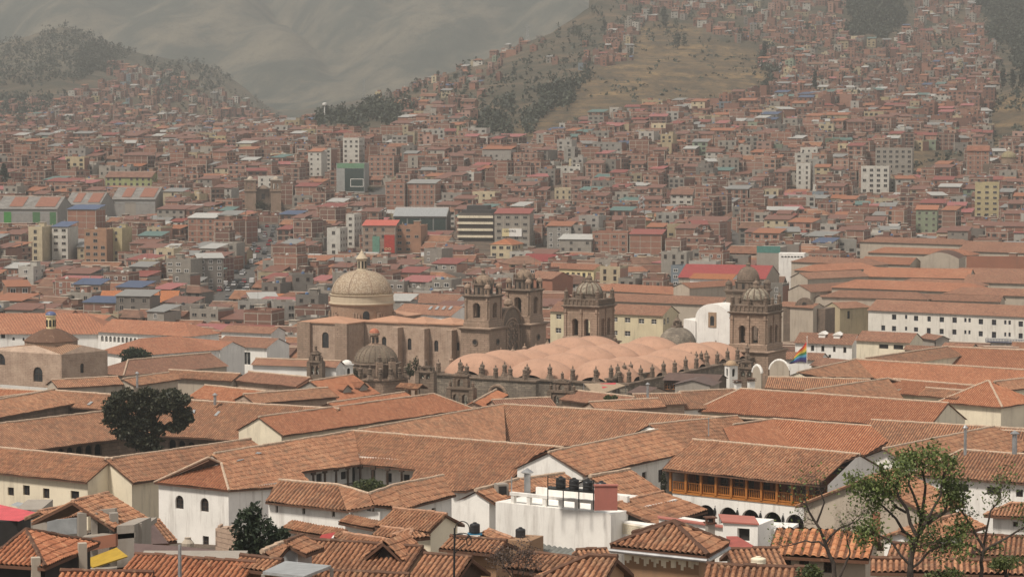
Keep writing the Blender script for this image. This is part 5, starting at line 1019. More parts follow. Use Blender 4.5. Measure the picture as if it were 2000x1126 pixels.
def tower_shaft(parent, L, hw, z0, z1, arches, mat, inner=DARK, pil=.35, round_op=False, name='belfry'):
    """square belfry stage, four walls with arched openings per side; arches = [(centre, half width, z_bottom, z_top)]"""
    mb = MB(); cn = [(-hw, -hw), (hw, -hw), (hw, hw), (-hw, hw)]
    for i in range(4):
        a, c = cn[i], cn[(i + 1) % 4]; A, Bp = L(*a), L(*c); o_ = L(0, 0); md = (A + Bp) / 2 - o_
        D = (Bp - A).normalized(); n0 = V((D.y, -D.x, 0)); tv = n0 if n0.dot(-(A + Bp) / 2 * 1.0) >= 0 else -n0
        fr = wall_face(mb, A, Bp, z0, z1, [(hw + c_ - w_, hw + c_ + w_, zb, zt_, True) for c_, w_, zb, zt_ in arches], 1.0, 0, None, flip=tv.dot(md) < 0)
        A_, D_, n_, L_ = fr
        ps = [0, L_] if not arches else [pil * .8, L_ - pil * .8] + ([L_ / 2] if len(arches) == 2 else [])
        for s in ps:
            q = A_ + D_ * s; wd = pil * (1.3 if len(arches) == 2 else 1)
            mb.pbox(V((q.x, q.y, z0)) - D_ * wd / 2 - n_ * .05, D_ * wd, n_ * .3, V((0, 0, z1 - z0)))
            mb.pbox(V((q.x, q.y, z1 - (z1 - z0) * .16)) - D_ * wd * .7 - n_ * .05, D_ * wd * 1.4, n_ * .42, V((0, 0, .35)))
        for c_, w_, zb, zt_ in arches:   # a raised ring round each opening
            for t in np.linspace(0, math.pi, 9)[:-1]:
                t2 = t + math.pi / 8; e = w_ + .12; p0 = A_ + D_ * (hw + c_ - e * math.cos(t)) + V((0, 0, zt_ - w_ + e * math.sin(t))); p1 = A_ + D_ * (hw + c_ - e * math.cos(t2)) + V((0, 0, zt_ - w_ + e * math.sin(t2))); mb.tube(p0 + n_ * .05, p1 + n_ * .05, .13, .13, 4)
    o = mb.build(name, mat, parent); d = MB(); k = .985
    d.sq(*L(0, 0)[:2], 0, [(.4, z1 - .3), (.3, z1 - .2)])
    f = MB(); f.face([L(-hw + .2, -hw + .2, z0 + .05), L(hw - .2, -hw + .2, z0 + .05), L(hw - .2, hw - .2, z0 + .05), L(-hw + .2, hw - .2, z0 + .05)]); f.face([L(-hw + .2, -hw + .2, z1 - .1), L(hw - .2, -hw + .2, z1 - .1), L(hw - .2, hw - .2, z1 - .1), L(-hw + .2, hw - .2, z1 - .1)]); f.build('belfry_floor', STONE_DARK, o)
    return o
def bell(parent, p, r, nm='bell'):
    mb = MB(); mb.lathe(p[0], p[1], [(r, p[2]), (r * .8, p[2] + r * .35), (r * .62, p[2] + r * 1.0), (r * .45, p[2] + r * 1.4), (.05, p[2] + r * 1.55)], 12); mb.tube((p[0], p[1], p[2] + r * 1.5), (p[0], p[1], p[2] + r * 2.6), .06); return mb.build(nm, flat('bell_bronze', (.10, .10, .08), .5, .6), parent)
def cornice(mb, L, hw, z, h, out, m=0):
    c = L(0, 0); a = math.atan2((L(1, 0) - c).y, (L(1, 0) - c).x); mb.sq(c.x, c.y, a, [(hw + .05, z), (hw + out * .5, z + h * .3), (hw + out * .55, z + h * .45), (hw + out, z + h * .6), (hw + out, z + h * .85), (hw + .1, z + h)])
    k = int(hw * 2 / .6)
    for i in range(4):
        for j in range(k): s = -hw + (j + .5) * 2 * hw / k; p = [(s, -hw - out * .45), (hw + out * .45, s), (s, hw + out * .45), (-hw - out * .45, s)][i]; q = L(*p); mb.box(q.x, q.y, z + h * .28, z + h * .6, .24, .24, a)
# ---------- the cathedral: two bell towers and a field of shallow vaults
CA = math.radians(-28)                      # facade runs along +u
cat_o = (34.4, 572.0); CL = loc2(cat_o[0], cat_o[1], CA)
cath = thing('cathedral', CL(0, 0, -69), 'stone cathedral with twin bell towers and salmon vaulted roof lined with pinnacles', 'cathedral')
ZR = -52.3
def cath_tower(cu, cv, zoff=0):
    c = CL(cu, cv); L = loc2(c.x, c.y, CA); t = MB(); hw = 4.05; z0 = -68.5
    t.sq(c.x, c.y, CA, [(hw + .9, z0), (hw + .9, ZR + 1.2)]); cornice(t, L, hw + .7, ZR + 1.0, .9, .7); t.sq(c.x, c.y, CA, [(hw + .35, ZR + 1.9), (hw + .35, ZR + 3.0), (hw + .1, ZR + 3.2)])
    body = t.build('tower', STONE, cath); za, zb = ZR + 3.1, ZR + 9.4
    tower_shaft(body, L, hw, za, zb, [(-1.45, .72, za + .25, za + 4.0), (1.45, .72, za + .25, za + 4.0)], STONE)
    u = MB(); cornice(u, L, hw, zb - .05, .75, .62); u.sq(c.x, c.y, CA, [(hw + .05, zb + .65), (hw + .05, zb + 1.75), (hw + .2, zb + 1.8), (hw + .2, zb + 2.0), (hw - .5, zb + 2.02)]); u.lathe(c.x, c.y, [(3.1, zb + 1.95), (3.1, zb + 2.9), (3.25, zb + 3.0)], 24)
    for k in range(4):
        for s in np.linspace(-hw, hw, 9): p = [(s, -hw - .1), (hw + .1, s), (s, hw + .1), (-hw - .1, s)][k]; q = L(*p); u.box(q.x, q.y, zb + .75, zb + 1.78, .3, .3, CA)
    cor = u.build('cornice', STONE_DARK, body); zd = zb + 2.95
    ribbed_dome(body, c.x, c.y, zd, 2.95, 2.75, flat('pale_dome_stone', (.24, .205, .155), .9, 0, .6, 1.5), 12, rib=.06, ribmat=STONE_DARK)
    f = MB(); f.lathe(c.x, c.y, [(.95, zd + 2.55), (1.05, zd + 2.8), (.8, zd + 2.95), (.62, zd + 3.3), (.75, zd + 3.5), (.5, zd + 3.9), (.2, zd + 4.15), (.12, zd + 4.6)], 12)
    for k in range(8): a = k * .785; f.lathe(c.x + 1.5 * math.cos(a), c.y + 1.5 * math.sin(a), [(.16, zd + 2.2), (.18, zd + 2.9), (.03, zd + 3.4)], 6)
    f.build('finial', STONE_DARK, body)
    for k, (a, b_) in enumerate([(-1, -1), (1, -1), (1, 1), (-1, 1), (0, -1), (1, 0), (0, 1), (-1, 0)]):
        q = L(a * (hw - .25), b_ * (hw - .25)); pinnacle(body, q.x, q.y, zb + 1.8, 2.9 if k < 4 else 2.3, .85 if k < 4 else .7, STONE_DARK, 0)
    for cu_ in (-1.45, 1.45): q = L(cu_, -1.6); bell(body, (q.x, q.y, za + 1.7), .6)
    return body
cath_tower(-19.6, 0); cath_tower(20.2, 0)
# facade wall between the towers, nave walls, roof slab
mb = MB(); box_uv(mb, CL, -16, 16, -2, 3, -69, ZR + .6); mb.build('facade', STONE, cath)
NL = 66                                     # nave length towards the viewer (-v)
mb = MB(); box_uv(mb, CL, -21, 21, -NL, -2, -69, ZR - .6); mb.build('nave', RUBBLE, cath)
mb = MB()
for (u0, u1, v0, v1) in [(-21.6, -20.6, -NL - .5, -2), (20.6, 21.6, -NL - .5, -2), (-20.6, 20.6, -NL - .5, -NL + .5)]: box_uv(mb, CL, u0, u1, v0, v1, -69, ZR + .15)
wl = mb.build('parapet', RUBBLE_DARK, cath)
mb = MB()
for (u0, u1, v0, v1) in [(-22.0, -20.3, -NL - .9, -2), (20.3, 22.0, -NL - .9, -2), (-20.3, 20.3, -NL - .9, -NL + .8)]: box_uv(mb, CL, u0, u1, v0, v1, ZR + .15, ZR + .5)
mb.build('coping', STONE_DARK, wl)
NB = 6; bw = 42 / 3; bl = (NL - 4) / NB
for i in range(3):
    for j in range(NB):
        uc = -21 + bw * (i + .5); vc = -4 - bl * (j + .5); g = 28; P = np.zeros((g, g, 3)); UV = np.zeros((g, g, 2)); top = 4.7 if i == 1 else 4.3
        top *= 1 + .12 * math.sin(i * 3 + j * 1.7)
        for a in range(g):
            for c in range(g):
                x = a / (g - 1) * 2 - 1; y = c / (g - 1) * 2 - 1; h = top * max(0, 1 - (x * x + y * y) / 1.22) ** .62 
                P[a, c] = CL(uc + x * bw / 2, vc + y * bl / 2, ZR - .35 + h)
        mb = MB(); mb.grid(P, UV); mb.build('vault', VAULT, cath, smooth=True)
k = 0
for side in (-1, 1):
    for v in np.arange(-NL + 1, -4, 5.3): q = CL(side * 21.1, v); pinnacle(cath, q.x, q.y, ZR + .5, 3.0 + .3 * (k % 2), .85, STONE_DARK if side > 0 else STONE, k % 2); k += 1
for u in np.arange(-20.5, 21, 5.0): q = CL(u, -NL); pinnacle(cath, q.x, q.y, ZR + .5, 3.1 + .25 * (k % 2), .9, STONE_DARK, k % 2); k += 1
for u in (-12, -6, 0, 6, 12): q = CL(u, -2.5); pinnacle(cath, q.x, q.y, ZR + 1.2, 2.6, .8, STONE_DARK, k % 2); k += 1
# sacristy wall with the round arched window, left front
def arch_wall(name, label, x0, y0, x1, y1, yb, d0, d1, op, mat, cat='wall'):
    p, q = aty(x0, y0, d0), aty(x1, y1, d1); zt = p.z; q.z = zt; zb = aty(x0, yb, d0).z; t = thing(name, ((p.x + q.x) / 2, (p.y + q.y) / 2, zb - 6), label, cat); b_ = B.__new__(B); b_.root = t; b_.wallm = mat; b_.w = MB(); b_.placed = True; b_.tile = TILE
    P0, Q0, Q1, P1, dd, nn = wallbox(b_, p, q, zb - 6, zt, 1.2, [op] if op else []); b_.w.build('masonry', [mat, DARK], t); m_ = MB(); m_.pbox(V((p.x, p.y, zt + .01)) - dd * .3 + nn * .3, dd * ((q - p).length + .6), -nn * 1.8, V((0, 0, .3))); m_.build('coping', STONE_DARK, t); return t, b_, P0, Q0, dd, nn, zt
t, b_, P0, Q0, dd, nn, zt = arch_wall('sacristy', 'grey rubble stone sacristy wall with a round arched window, before the vaulted roof', 905, 738, 1046, 744, 782, 516, 508, (964, 759, 983, 780, 'a'), RUBBLE_DARK, 'church building')
mb = MB(); c = aty(973, 771, 512)
for a in np.linspace(0, math.pi, 13)[:-1]: a2 = a + math.pi / 12; mb.tube(c + dd * 1.95 * math.cos(a) + V((0, 0, 1.9 * math.sin(a))) + nn * .3, c + dd * 1.95 * math.cos(a2) + V((0, 0, 1.9 * math.sin(a2))) + nn * .3, .28, .28, 5)
mb.build('arch_ring', STONE, t)
for i, s in enumerate(np.linspace(.5, 13.6, 5)): q = P0 + dd * s - nn * .5; pinnacle(t, q.x, q.y, zt + .3, 2.9, .9, STONE_DARK, i % 2)
t, b_, P0, Q0, dd, nn, zt = arch_wall('side_chapel', 'dark rubble side wall with pinnacles, right of the torn awning', 1195, 742, 1290, 728, 770, 503, 520, None, RUBBLE_DARK, 'church building')
for i, s in enumerate(np.linspace(.6, 8.5, 4)): q = P0 + dd * s - nn * .5; pinnacle(t, q.x, q.y, zt + .3, 2.9, .85, STONE_DARK, i % 2)
t, b_, P0, Q0, dd, nn, zt = arch_wall('side_chapel', 'dark stone wall with pinnacles climbing to the right bell tower', 1330, 716, 1425, 702, 745, 536, 548, None, RUBBLE_DARK, 'church building')
for i, s in enumerate(np.linspace(.6, 9, 6)): q = P0 + dd * s - nn * .5 ; pinnacle(t, q.x, q.y, zt + .3, 2.8, .8, STONE_DARK, i % 2)
# stone dome behind the vaults
p = aty(1323, 676, 606); t = thing('domed_chapel', (p.x, p.y, -69), 'round grey stone dome with a small lantern, behind the vaulted roof', 'chapel'); mb = MB(); mb.lathe(p.x, p.y, [(4.7, -69), (4.7, p.z), (4.9, p.z + .2), (4.4, p.z + .4)], 32); mb.build('drum', STONE, t)
ribbed_dome(t, p.x, p.y, p.z + .2, 4.4, 4.3, RUBBLE_DARK, 0); mb = MB(); z = p.z + 4.35; mb.box(p.x, p.y, z - .2, z + .5, 2.0, 2.0, .5); mb.lathe(p.x, p.y, [(.55, z + .5), (.5, z + 1.5), (.8, z + 1.6), (.4, z + 2.1), (.1, z + 2.5), (.08, z + 3)], 10); mb.build('lantern', STONE_DARK, t)
for a in range(4): pinnacle(t, p.x + .95 * math.cos(a * 1.57 + .5), p.y + .95 * math.sin(a * 1.57 + .5), z + .5, 1.3, .4, STONE_DARK)
# ---------- La Compania type church on the far side of the square: big drum dome, nave, twin towers
KA = math.radians(-29.5); k0 = aty(944, 640, 632); KL = loc2(k0.x, k0.y, KA); ZC = -51.4
comp = thing('church', KL(0, 0, -70), 'brown stone church with a large pale drum dome and two ornate towers', 'church')
def comp_tower(cu, cv, bell_=True, top=0):
    c = KL(cu, cv); L = loc2(c.x, c.y, KA); hw = 3.2; t = MB(); t.sq(c.x, c.y, KA, [(hw + .75, -70), (hw + .75, ZC - .7)]); cornice(t, L, hw + .6, ZC - .8, 1.0, .85); t.sq(c.x, c.y, KA, [(hw + .35, ZC + .2), (hw + .35, ZC + 1.0), (hw + .2, ZC + 1.1), (hw + .2, ZC + 1.9), (hw, ZC + 2)])
    body = t.build('tower', STONE, comp); za, zb = ZC + 1.9, ZC + 7.2 + top
    tower_shaft(body, L, hw, za, zb, [(0, .95, za + .5, za + 4.1 + top)], STONE, pil=.4)
    for sx, sy in ((0, -1), (1, 0)):   # oval frames and bull's-eye windows below
        q = L(sx * (hw + .8), sy * (hw + .8), ZC - 3.4); m_ = MB(); n_ = (L(sx, sy) - L(0, 0)); sd = V((-n_.y, n_.x, 0))
        for a in np.linspace(0, 6.283, 13)[:-1]: a2 = a + .5236; m_.tube(q + sd * .72 * math.cos(a) + V((0, 0, .72 * math.sin(a))), q + sd * .72 * math.cos(a2) + V((0, 0, .72 * math.sin(a2))), .16, .16, 5)
        m_.build('window_ring', STONE_DARK, body); m_ = MB(); m_.face([q - n_ * .02 + sd * .6 * math.cos(a) + V((0, 0, .6 * math.sin(a))) for a in np.linspace(0, 6.283, 15)[:-1]]); m_.build('round_window', DARK, body)
    u = MB(); cornice(u, L, hw + .1, zb - .05, .7, .5); u.lathe(c.x, c.y, [(2.35, zb + .6), (2.35, zb + 2.9), (2.75, zb + 3.0), (2.75, zb + 3.3), (2.2, zb + 3.35)], 8, KA + .39); u.build('cornice', STONE_DARK, body)
    for k in range(8):
        a = KA + .785 * k; n_ = V((math.cos(a), math.sin(a), 0)); sd = V((-n_.y, n_.x, 0)); q = V((c.x, c.y, zb + .9)) + n_ * 2.2; m_ = MB(); m_.pbox(q - sd * .3, sd * .6, n_ * .06, V((0, 0, 1.5))); m_.build('lantern_window', DARK, body)
    for a_, b_2 in ((-1, -1), (1, -1), (1, 1), (-1, 1)):
        q = L(a_ * (hw - .45), b_2 * (hw - .45)); m_ = MB(); m_.lathe(q.x, q.y, [(.72, zb + .6), (.72, zb + 2.3), (.9, zb + 2.35), (.9, zb + 2.5)] + [(.78 * math.cos(t_), zb + 2.5 + .8 * math.sin(t_)) for t_ in np.linspace(0, 1.4, 5)] + [(.12, zb + 3.5), (.05, zb + 3.9)], 12); tr = m_.build('turret', STONE, body)
        m_ = MB()
        for k in range(4): a = KA + 1.57 * k + (0 if 1 else 0); n_ = V((math.cos(a), math.sin(a), 0)); sd = V((-n_.y, n_.x, 0)); m_.pbox(V((q.x, q.y, zb + 1.0)) + n_ * .66 - sd * .18, sd * .36, n_ * .08, V((0, 0, 1.0)))
        m_.build('turret_window', DARK, tr)
    zd = zb + 3.3; ribbed_dome(body, c.x, c.y, zd, 2.15, 2.1, flat('brown_dome_stone', (.23, .165, .115), .9, 0, .4, 1.5), 8, rib=.05, ribmat=STONE)
    for k in range(8): a = KA + .39 + .785 * k; pinnacle(body, c.x + 2.45 * math.cos(a), c.y + 2.45 * math.sin(a), zd, 1.4, .4, STONE_DARK)
    f = MB(); f.lathe(c.x, c.y, [(.62, zd + 2.0), (.6, zd + 2.25), (.4, zd + 2.4), (.4, zd + 2.95), (.62, zd + 3.05), (.3, zd + 3.35), (.06, zd + 3.6), (.05, zd + 4.3)], 10); f.build('finial', STONE_DARK, body)
    if bell_: bell(body, (c.x, c.y, za + 1.3), .75)
comp_tower(0, 0); comp_tower(2.2, 16.2, False, .5)
# facade with its curved gable between the towers (faces +u)
mb = MB(); fz = ZC + 4.6; L_ = KL; pts = [(2.2, -70), (14.2, -70), (14.2, ZC + .1)] + [(8.1 + 4.6 * math.cos(t), ZC + .1 + 4.3 * math.sin(t) ** .8) for t in np.linspace(.02, math.pi - .02, 14)] + [(2.2, ZC + .1)]
k = mb.pts([KL(3.2, v, z) for v, z in pts] + [KL(1.4, v, z) for v, z in pts]); n_ = len(pts); mb.idx([k + i for i in range(n_)]); mb.idx([k + n_ + i for i in reversed(range(n_))])
for i in range(n_): j = (i + 1) % n_; mb.idx((k + i, k + n_ + i, k + n_ + j, k + j))
fa = mb.build('facade', STONE_DARK, comp); mb = MB()
for R_, ex in ((4.7, .55), (3.4, .4), (2.6, .3)):
    arc = [KL(3.3, 8.1 + R_ * math.cos(t), ZC + (.1 if R_ > 4 else -1.5) + R_ * .93 * math.sin(t)) for t in np.linspace(0, math.pi, 17)]
    for p, q in zip(arc[:-1], arc[1:]): mb.tube(p, q, ex * .6, ex * .6, 6)
for v in (4.0, 5.2, 11.0, 12.2):
    q0 = KL(3.5, v, -70); mb.tube(q0, (q0.x, q0.y, ZC - 1.2), .35, .33, 8)
for i in range(60): q = KL(3.35, random.uniform(5.4, 10.9), random.uniform(ZC - 9, ZC + .5)); mb.lathe(q.x, q.y, [(random.uniform(.15, .3), q.z), (.3, q.z + .3), (.1, q.z + .6)], 6)
q = KL(2.3, 8.1); mb.lathe(q.x, q.y, [(1.1, ZC + 4.2), (.9, ZC + 4.6), (1.2, ZC + 5.2), (.9, ZC + 6.0), (.2, ZC + 6.5)], 10); mb.build('carved_frame', STONE, fa)
# nave, chapels, buttresses (left of the towers), roofs
mb = MB(); zn = -51.4; box_uv(mb, KL, -48, -2.4, 1, 16.5, -70, zn - .4); mb.build('nave', RUBBLE, comp)
def block(u0, u1, v0, v1, zt, name, mat, win=None, roofh=1.2):
    b_ = B.__new__(B); b_.root = comp; b_.wallm = mat; b_.w = MB(); b_.placed = True
    P0, Q0, Q1, P1, dd, nn = wallbox(b_, KL(u0, v0), KL(u1, v0), -70, zt, v1 - v0, win or [], frame=WOOD, bars=(1, 0)); w_ = b_.w.build(name, [mat, DARK], comp)
    r = MB(); ov = .35; c4 = [KL(u0 - ov, v0 - ov, zt), KL(u1 + ov, v0 - ov, zt), KL(u1 + ov, v1 + ov, zt), KL(u0 - ov, v1 + ov, zt)]; um, vm = (u0 + u1) / 2, (v0 + v1) / 2
    top = KL(um, vm, zt + roofh); k = r.pts(c4 + [p + V((0, 0, .3)) for p in c4] + [top])
    for i in range(4): j = (i + 1) % 4; r.idx((k + i, k + j, k + 4 + j, k + 4 + i)); r.idx((k + 4 + i, k + 4 + j, k + 8))
    r.idx((k + 3, k + 2, k + 1, k)); r.build('roof', SALMON_ROOF, w_); return w_
for i, (u0, u1, wx) in enumerate([(-32.9, -22.6, (746, 657, 754.5, 676)), (-22.6, -15, (796, 660, 803.5, 683)), (-15, -7.3, (848, 664, 856, 686)), (-7.3, -3, (892, 668, 897, 684))]):
    block(u0 + .02, u1 - .02, -1.5, 8, zn + .1 * i, 'chapel_bay', RUBBLE, [wx + ('a',)], 1.5)
for u in (-22.6, -15, -7.3): m_ = MB(); box_uv(m_, KL, u - .8, u + .8, -4, -1.6, -70, zn - .8); m_.build('buttress', RUBBLE, comp)
block(-46.5, -33, -9, 1.4, zn - .1, 'transept', RUBBLE, [(629, 648, 642, 679, 'a')], 1.5); block(-46.5, -33, 16.6, 25, zn - .1, 'transept', RUBBLE, [], 1.5)
block(-54, -46.6, 3, 14, zn - 2, 'apse', RUBBLE, [], 1.2)
m_ = MB(); box_uv(m_, KL, -47.3, -43.6, -9.9, -8.9, -70, zn + .1); m_.build('buttress', STONE, comp); m_ = MB(); box_uv(m_, KL, -36.2, -32.7, -9.9, -8.9, -70, zn + .1); m_.build('buttress', STONE, comp)
# drum and dome
c = aty(707, 600, 657); R_ = 7.85; zb = aty(707, 624, 657).z; z1 = aty(707, 593, 657).z; z2 = aty(707, 573, 657).z; zt = aty(707, 527, 657).z
dm = MB(); dm.lathe(c.x, c.y, [(R_, zb - 3), (R_, z1)], 64); dr = dm.build('drum', stonemat('drum_stone', ((.33, .22, .15), (.36, .25, .175), (.29, .19, .13)), .9, .25), comp)
dm = MB(); dm.lathe(c.x, c.y, [(R_ + .05, z1), (R_ + .45, z1 + .25), (R_ + .45, z1 + .5), (R_ + .1, z1 + .6), (R_, z2 - .3), (R_ + .25, z2 - .15), (R_ + .25, z2), (R_ - .4, z2 + .05)], 64); dm.build('cornice_band', plaster('straw_plaster', (.52, .43, .31), amt=.4), dr)
tm, nt, bs = newmat('dome_tiles'); tc = N(nt, 'TexVoronoi', feature='F1'); tc.inputs['Scale'].default_value = 2.6; g_ = N(nt, 'NewGeometry'); nt.links.new(g_.outputs['Position'], tc.inputs['Vector']); f_ = noise(nt, pos(nt), .6, 4)
nt.links.new(mix(nt, ramp(nt, tc.outputs['Distance'], [(.25, (.46, .375, .275)), (.62, (.27, .2, .135))]), (.36, .26, .17), ramp(nt, f_, [(.45, (0, 0, 0)), (.75, (.8, .8, .8))])), bs.inputs['Base Color']); bs.inputs['Roughness'].default_value = .8
ribbed_dome(comp, c.x, c.y, z2 + .02, R_ - .2, zt - z2, tm, 8, rib=.014, ribmat=STONE, sharp=1.02, seg=64)
lm = MB(); lm.lathe(c.x, c.y, [(1.55, zt - .4), (1.55, zt), (1.15, zt + .1), (1.15, zt + 2.6), (1.5, zt + 2.75), (1.5, zt + 3.0), (1.3, zt + 3.1), (.5, zt + 4.2), (.45, zt + 4.4), (.2, zt + 4.7), (.1, zt + 5.2)], 16); ln = lm.build('lantern', plaster('straw_plaster', (.52, .43, .31)), comp)
lm = MB()
for k in range(8):
    a = k * .785 + .2; n_ = V((math.cos(a), math.sin(a), 0)); sd = V((-n_.y, n_.x, 0)); lm.pbox(V((c.x, c.y, zt + .5)) + n_ * 1.1 - sd * .22, sd * .44, n_ * .1, V((0, 0, 1.7)))
lm.build('lantern_window', DARK, ln)
for k in range(8):
    a = KA + math.radians(-90 + 45 * k + 22); n_ = V((math.cos(a), math.sin(a), 0)); sd = V((-n_.y, n_.x, 0)); bm_ = MB(); q = V((c.x, c.y, zb - .5)) + n_ * R_
    for j in (-.55, .15, .8): bm_.pbox(q + sd * (j - .25) - n_ * .2, sd * .5, n_ * .75, V((0, 0, 2.4 + .3 * (j < .5)))); bm_.pbox(q + sd * (j - .32) - n_ * .2, sd * .64, n_ * .95, V((0, 0, .7)))
    bm_.build('drum_buttress', STONE, dr)
a = math.atan2(-c.y, -c.x) + .13
for a_ in (a, a + 1.57, a - 1.57):
    n_ = V((math.cos(a_), math.sin(a_), 0)); sd = V((-n_.y, n_.x, 0)); q = V((c.x, c.y, zb + .1)) + n_ * (R_ - .02); m_ = MB(); m_.face([q + sd * x + V((0, 0, z)) + n_ * .1 for x, z in [(-.82, 0), (.82, 0)] + [(.82 * math.cos(t), 1.75 + .9 * math.sin(t)) for t in np.linspace(0, math.pi, 9)]]); m_.build('window', GLASS, dr)
# ---------- ribbed stone dome chapel in front
p = aty(734, 708, 545); t = thing('domed_chapel', (p.x, p.y, -68), 'ribbed dark stone dome with an orange capped lantern, before the transept', 'chapel'); mb = MB(); mb.lathe(p.x, p.y, [(5.0, -68), (5.0, p.z - .3), (5.3, p.z - .1), (5.3, p.z + .15), (4.6, p.z + .2)], 24); mb.build('drum', STONE_DARK, t)
ribbed_dome(t, p.x, p.y, p.z + .1, 4.55, 3.75, stonemat('dome_stone', ((.20, .155, .11), (.23, .18, .13), (.15, .115, .085)), 1.2, .5), 22, rib=.03, ribmat=STONE_DARK)
z = p.z + 3.7; mb = MB(); mb.lathe(p.x - .3, p.y, [(1.3, z - .2), (1.3, z + .15), (.85, z + .2), (.85, z + 2.0), (1.15, z + 2.1), (1.15, z + 2.5), (1, z + 2.55)], 12); ln = mb.build('lantern', STONE, t); mb = MB(); mb.lathe(p.x - .3, p.y, [(1.05 * math.cos(a), z + 2.5 + 1.0 * math.sin(a)) for a in np.linspace(0, 1.45, 7)], 14); mb.build('cap', flat('orange_render', (.40, .14, .08), .8), ln)
mb = MB()
for k in range(6): a = k * 1.047 + .3; n_ = V((math.cos(a), math.sin(a), 0)); sd = V((-n_.y, n_.x, 0)); mb.pbox(V((p.x - .3, p.y, z + .5)) + n_ * .8 - sd * .2, sd * .4, n_ * .1, V((0, 0, 1.2)))
mb.build('lantern_window', DARK, ln)
mb = MB(); mb.lathe(p.x + .6, p.y - .4, [(6.2, -68), (6.2, p.z - 3.3), (6.5, p.z - 3.1), (6.5, p.z - 2.8), (5.5, p.z - 2.7)], 12, .2); mb.build('base', STONE, t)
for k in range(9): a = -2.9 + k * .36; pinnacle(t, p.x + .6 + 6.1 * math.cos(a), p.y - .4 + 6.1 * math.sin(a), p.z - 2.8, 3.2, .9, STONE_DARK, k % 2)
for x, y, h in [(1, -5.4, 3.6), (3.6, -4.6, 3.4)]: m_ = MB(); m_.box(p.x + x, p.y + y, p.z - 4.5, p.z + .6, 1.3, 1.2, .3); m_.build('pier', STONE, t); pinnacle(t, p.x + x, p.y + y, p.z + .6, 1.6, .8, STONE_DARK)
for x, y, s in [(658, 720, 7), (692, 735, 8), (800, 722, 6), (812, 712, 6)]:
    q = aty(x, y, 534); leafy_tree('creeper', {658: 'ivy clump left of the white turret', 692: 'ivy clump right of the white turret', 800: 'ivy on the stones right of the ribbed dome', 812: 'upper ivy on the stones right of the ribbed dome'}[x], (q.x, q.y, q.z - 1), 1.5, [(0, 0, 1.2, .7, .5, 1.5), (.5, 0, .4, .7, .4, .8)], 420, .2, LEAF_DARK, x, cat='plant', trunk_r=.08)
# ---------- white turrets
def turret(x, y, d, h, label, capm):
    p = aty(x, y, d); t = thing('turret', p, label, 'turret'); w = .95; L = loc2(p.x, p.y, .45); b_ = B.__new__(B); b_.w = MB(); cn = [(-w, -w), (w, -w), (w, w), (-w, w)]
    for i in range(4):
        A, Bp = L(*cn[i]), L(*cn[(i + 1) % 4]); md = (A + Bp) / 2 - L(0, 0); D = (Bp - A).normalized(); n0 = V((D.y, -D.x, 0)); tv = n0 if n0.dot(-(A + Bp) / 2) >= 0 else -n0
        wall_face(b_.w, A, Bp, p.z - 2, p.z + h, [(w - .32, w + .32, p.z + .3, p.z + h - .6, True)], .25, flip=tv.dot(md) < 0)
    b_.w.build('wall', WHITE, t); m_ = MB(); m_.box(p.x, p.y, p.z - 1.9, p.z + h - .1, 1.1, 1.1, .45); m_.build('core', DARK, t)
    m_ = MB(); m_.sq(p.x, p.y, .45, [(w + .18, p.z + h), (w + .18, p.z + h + .15)]); m_.lathe(p.x, p.y, [(1.1 * math.cos(a), p.z + h + .15 + .85 * math.sin(a)) for a in np.linspace(0, 1.5, 7)], 14); m_.build('cap', capm, t)
turret(677.5, 734, 528, 2.3, 'small white turret with arched slots, left of the ribbed dome', WHITE); turret(1428, 737, 522, 2.5, 'small white turret with a tan cap, below the right bell tower', plaster('tan_render', (.45, .31, .19)))
# ---------- bell gables (pierced walls)
def bell_gable(x, y, d, w, h, label, two=True, ang=-.45, mat=None):
    p = aty(x, y, d); t = thing('bell_gable', p, label, 'bell gable'); L = loc2(p.x, p.y, ang); mat = mat or STONE_DARK; mb = MB(); A, Bp = L(-w / 2, 0), L(w / 2, 0); h1 = h * .58; ow = w * .13
    for fl in (False, True): 
        off = 0 if not fl else .9; A2, B2 = L(-w / 2, off), L(w / 2, off)
        wall_face(mb, A2, B2, p.z - 5, p.z + h1, [(w * .3 - ow, w * .3 + ow, p.z + .2, p.z + h1 * .75, True), (w * .7 - ow, w * .7 + ow, p.z + .2, p.z + h1 * .75, True)], .9 if not fl else .05, flip=fl)
        A3, B3 = L(-w * .28, off), L(w * .28, off); wall_face(mb, A3, B3, p.z + h1, p.z + h * .95, [(w * .28 - ow, w * .28 + ow, p.z + h1 * 1.12, p.z + h * .85, True)], .9 if not fl else .05, flip=fl)
    for u in (-w / 2, w / 2): q0 = L(u, .45); mb.box(q0.x, q0.y, p.z - 5, p.z + h1 * 1.02, .8, 1.3, ang)
    for u in (-w * .28, w * .28): q0 = L(u, .45); mb.box(q0.x, q0.y, p.z + h1, p.z + h * .88, .4, 1.1, ang)
    q0 = L(0, .45); mb.box(q0.x, q0.y, p.z + h1 - .1, p.z + h1 + .25, w * 1.12, 1.4, ang); mb.box(q0.x, q0.y, p.z + h * .92, p.z + h * .98, w * .7, 1.3, ang)
    for i in range(7): a = (i - 3) / 3; q = L(a * w * .26, .45); mb.box(q.x, q.y, p.z + h * .95, p.z + h * (1.06 - .1 * a * a), w * .1, 1.0, ang)
    o = mb.build('masonry', mat, t)
    for u, zz in ((-w / 2, h1), (w / 2, h1), (0, h * 1.04)): q = L(u, .45); pinnacle(t, q.x, q.y, p.z + zz, 1.5, .5, mat)
    for u in (-w * .2, w * .2): q = L(u, .45); bell(t, (q.x, q.y, p.z + h1 * .3), .34)
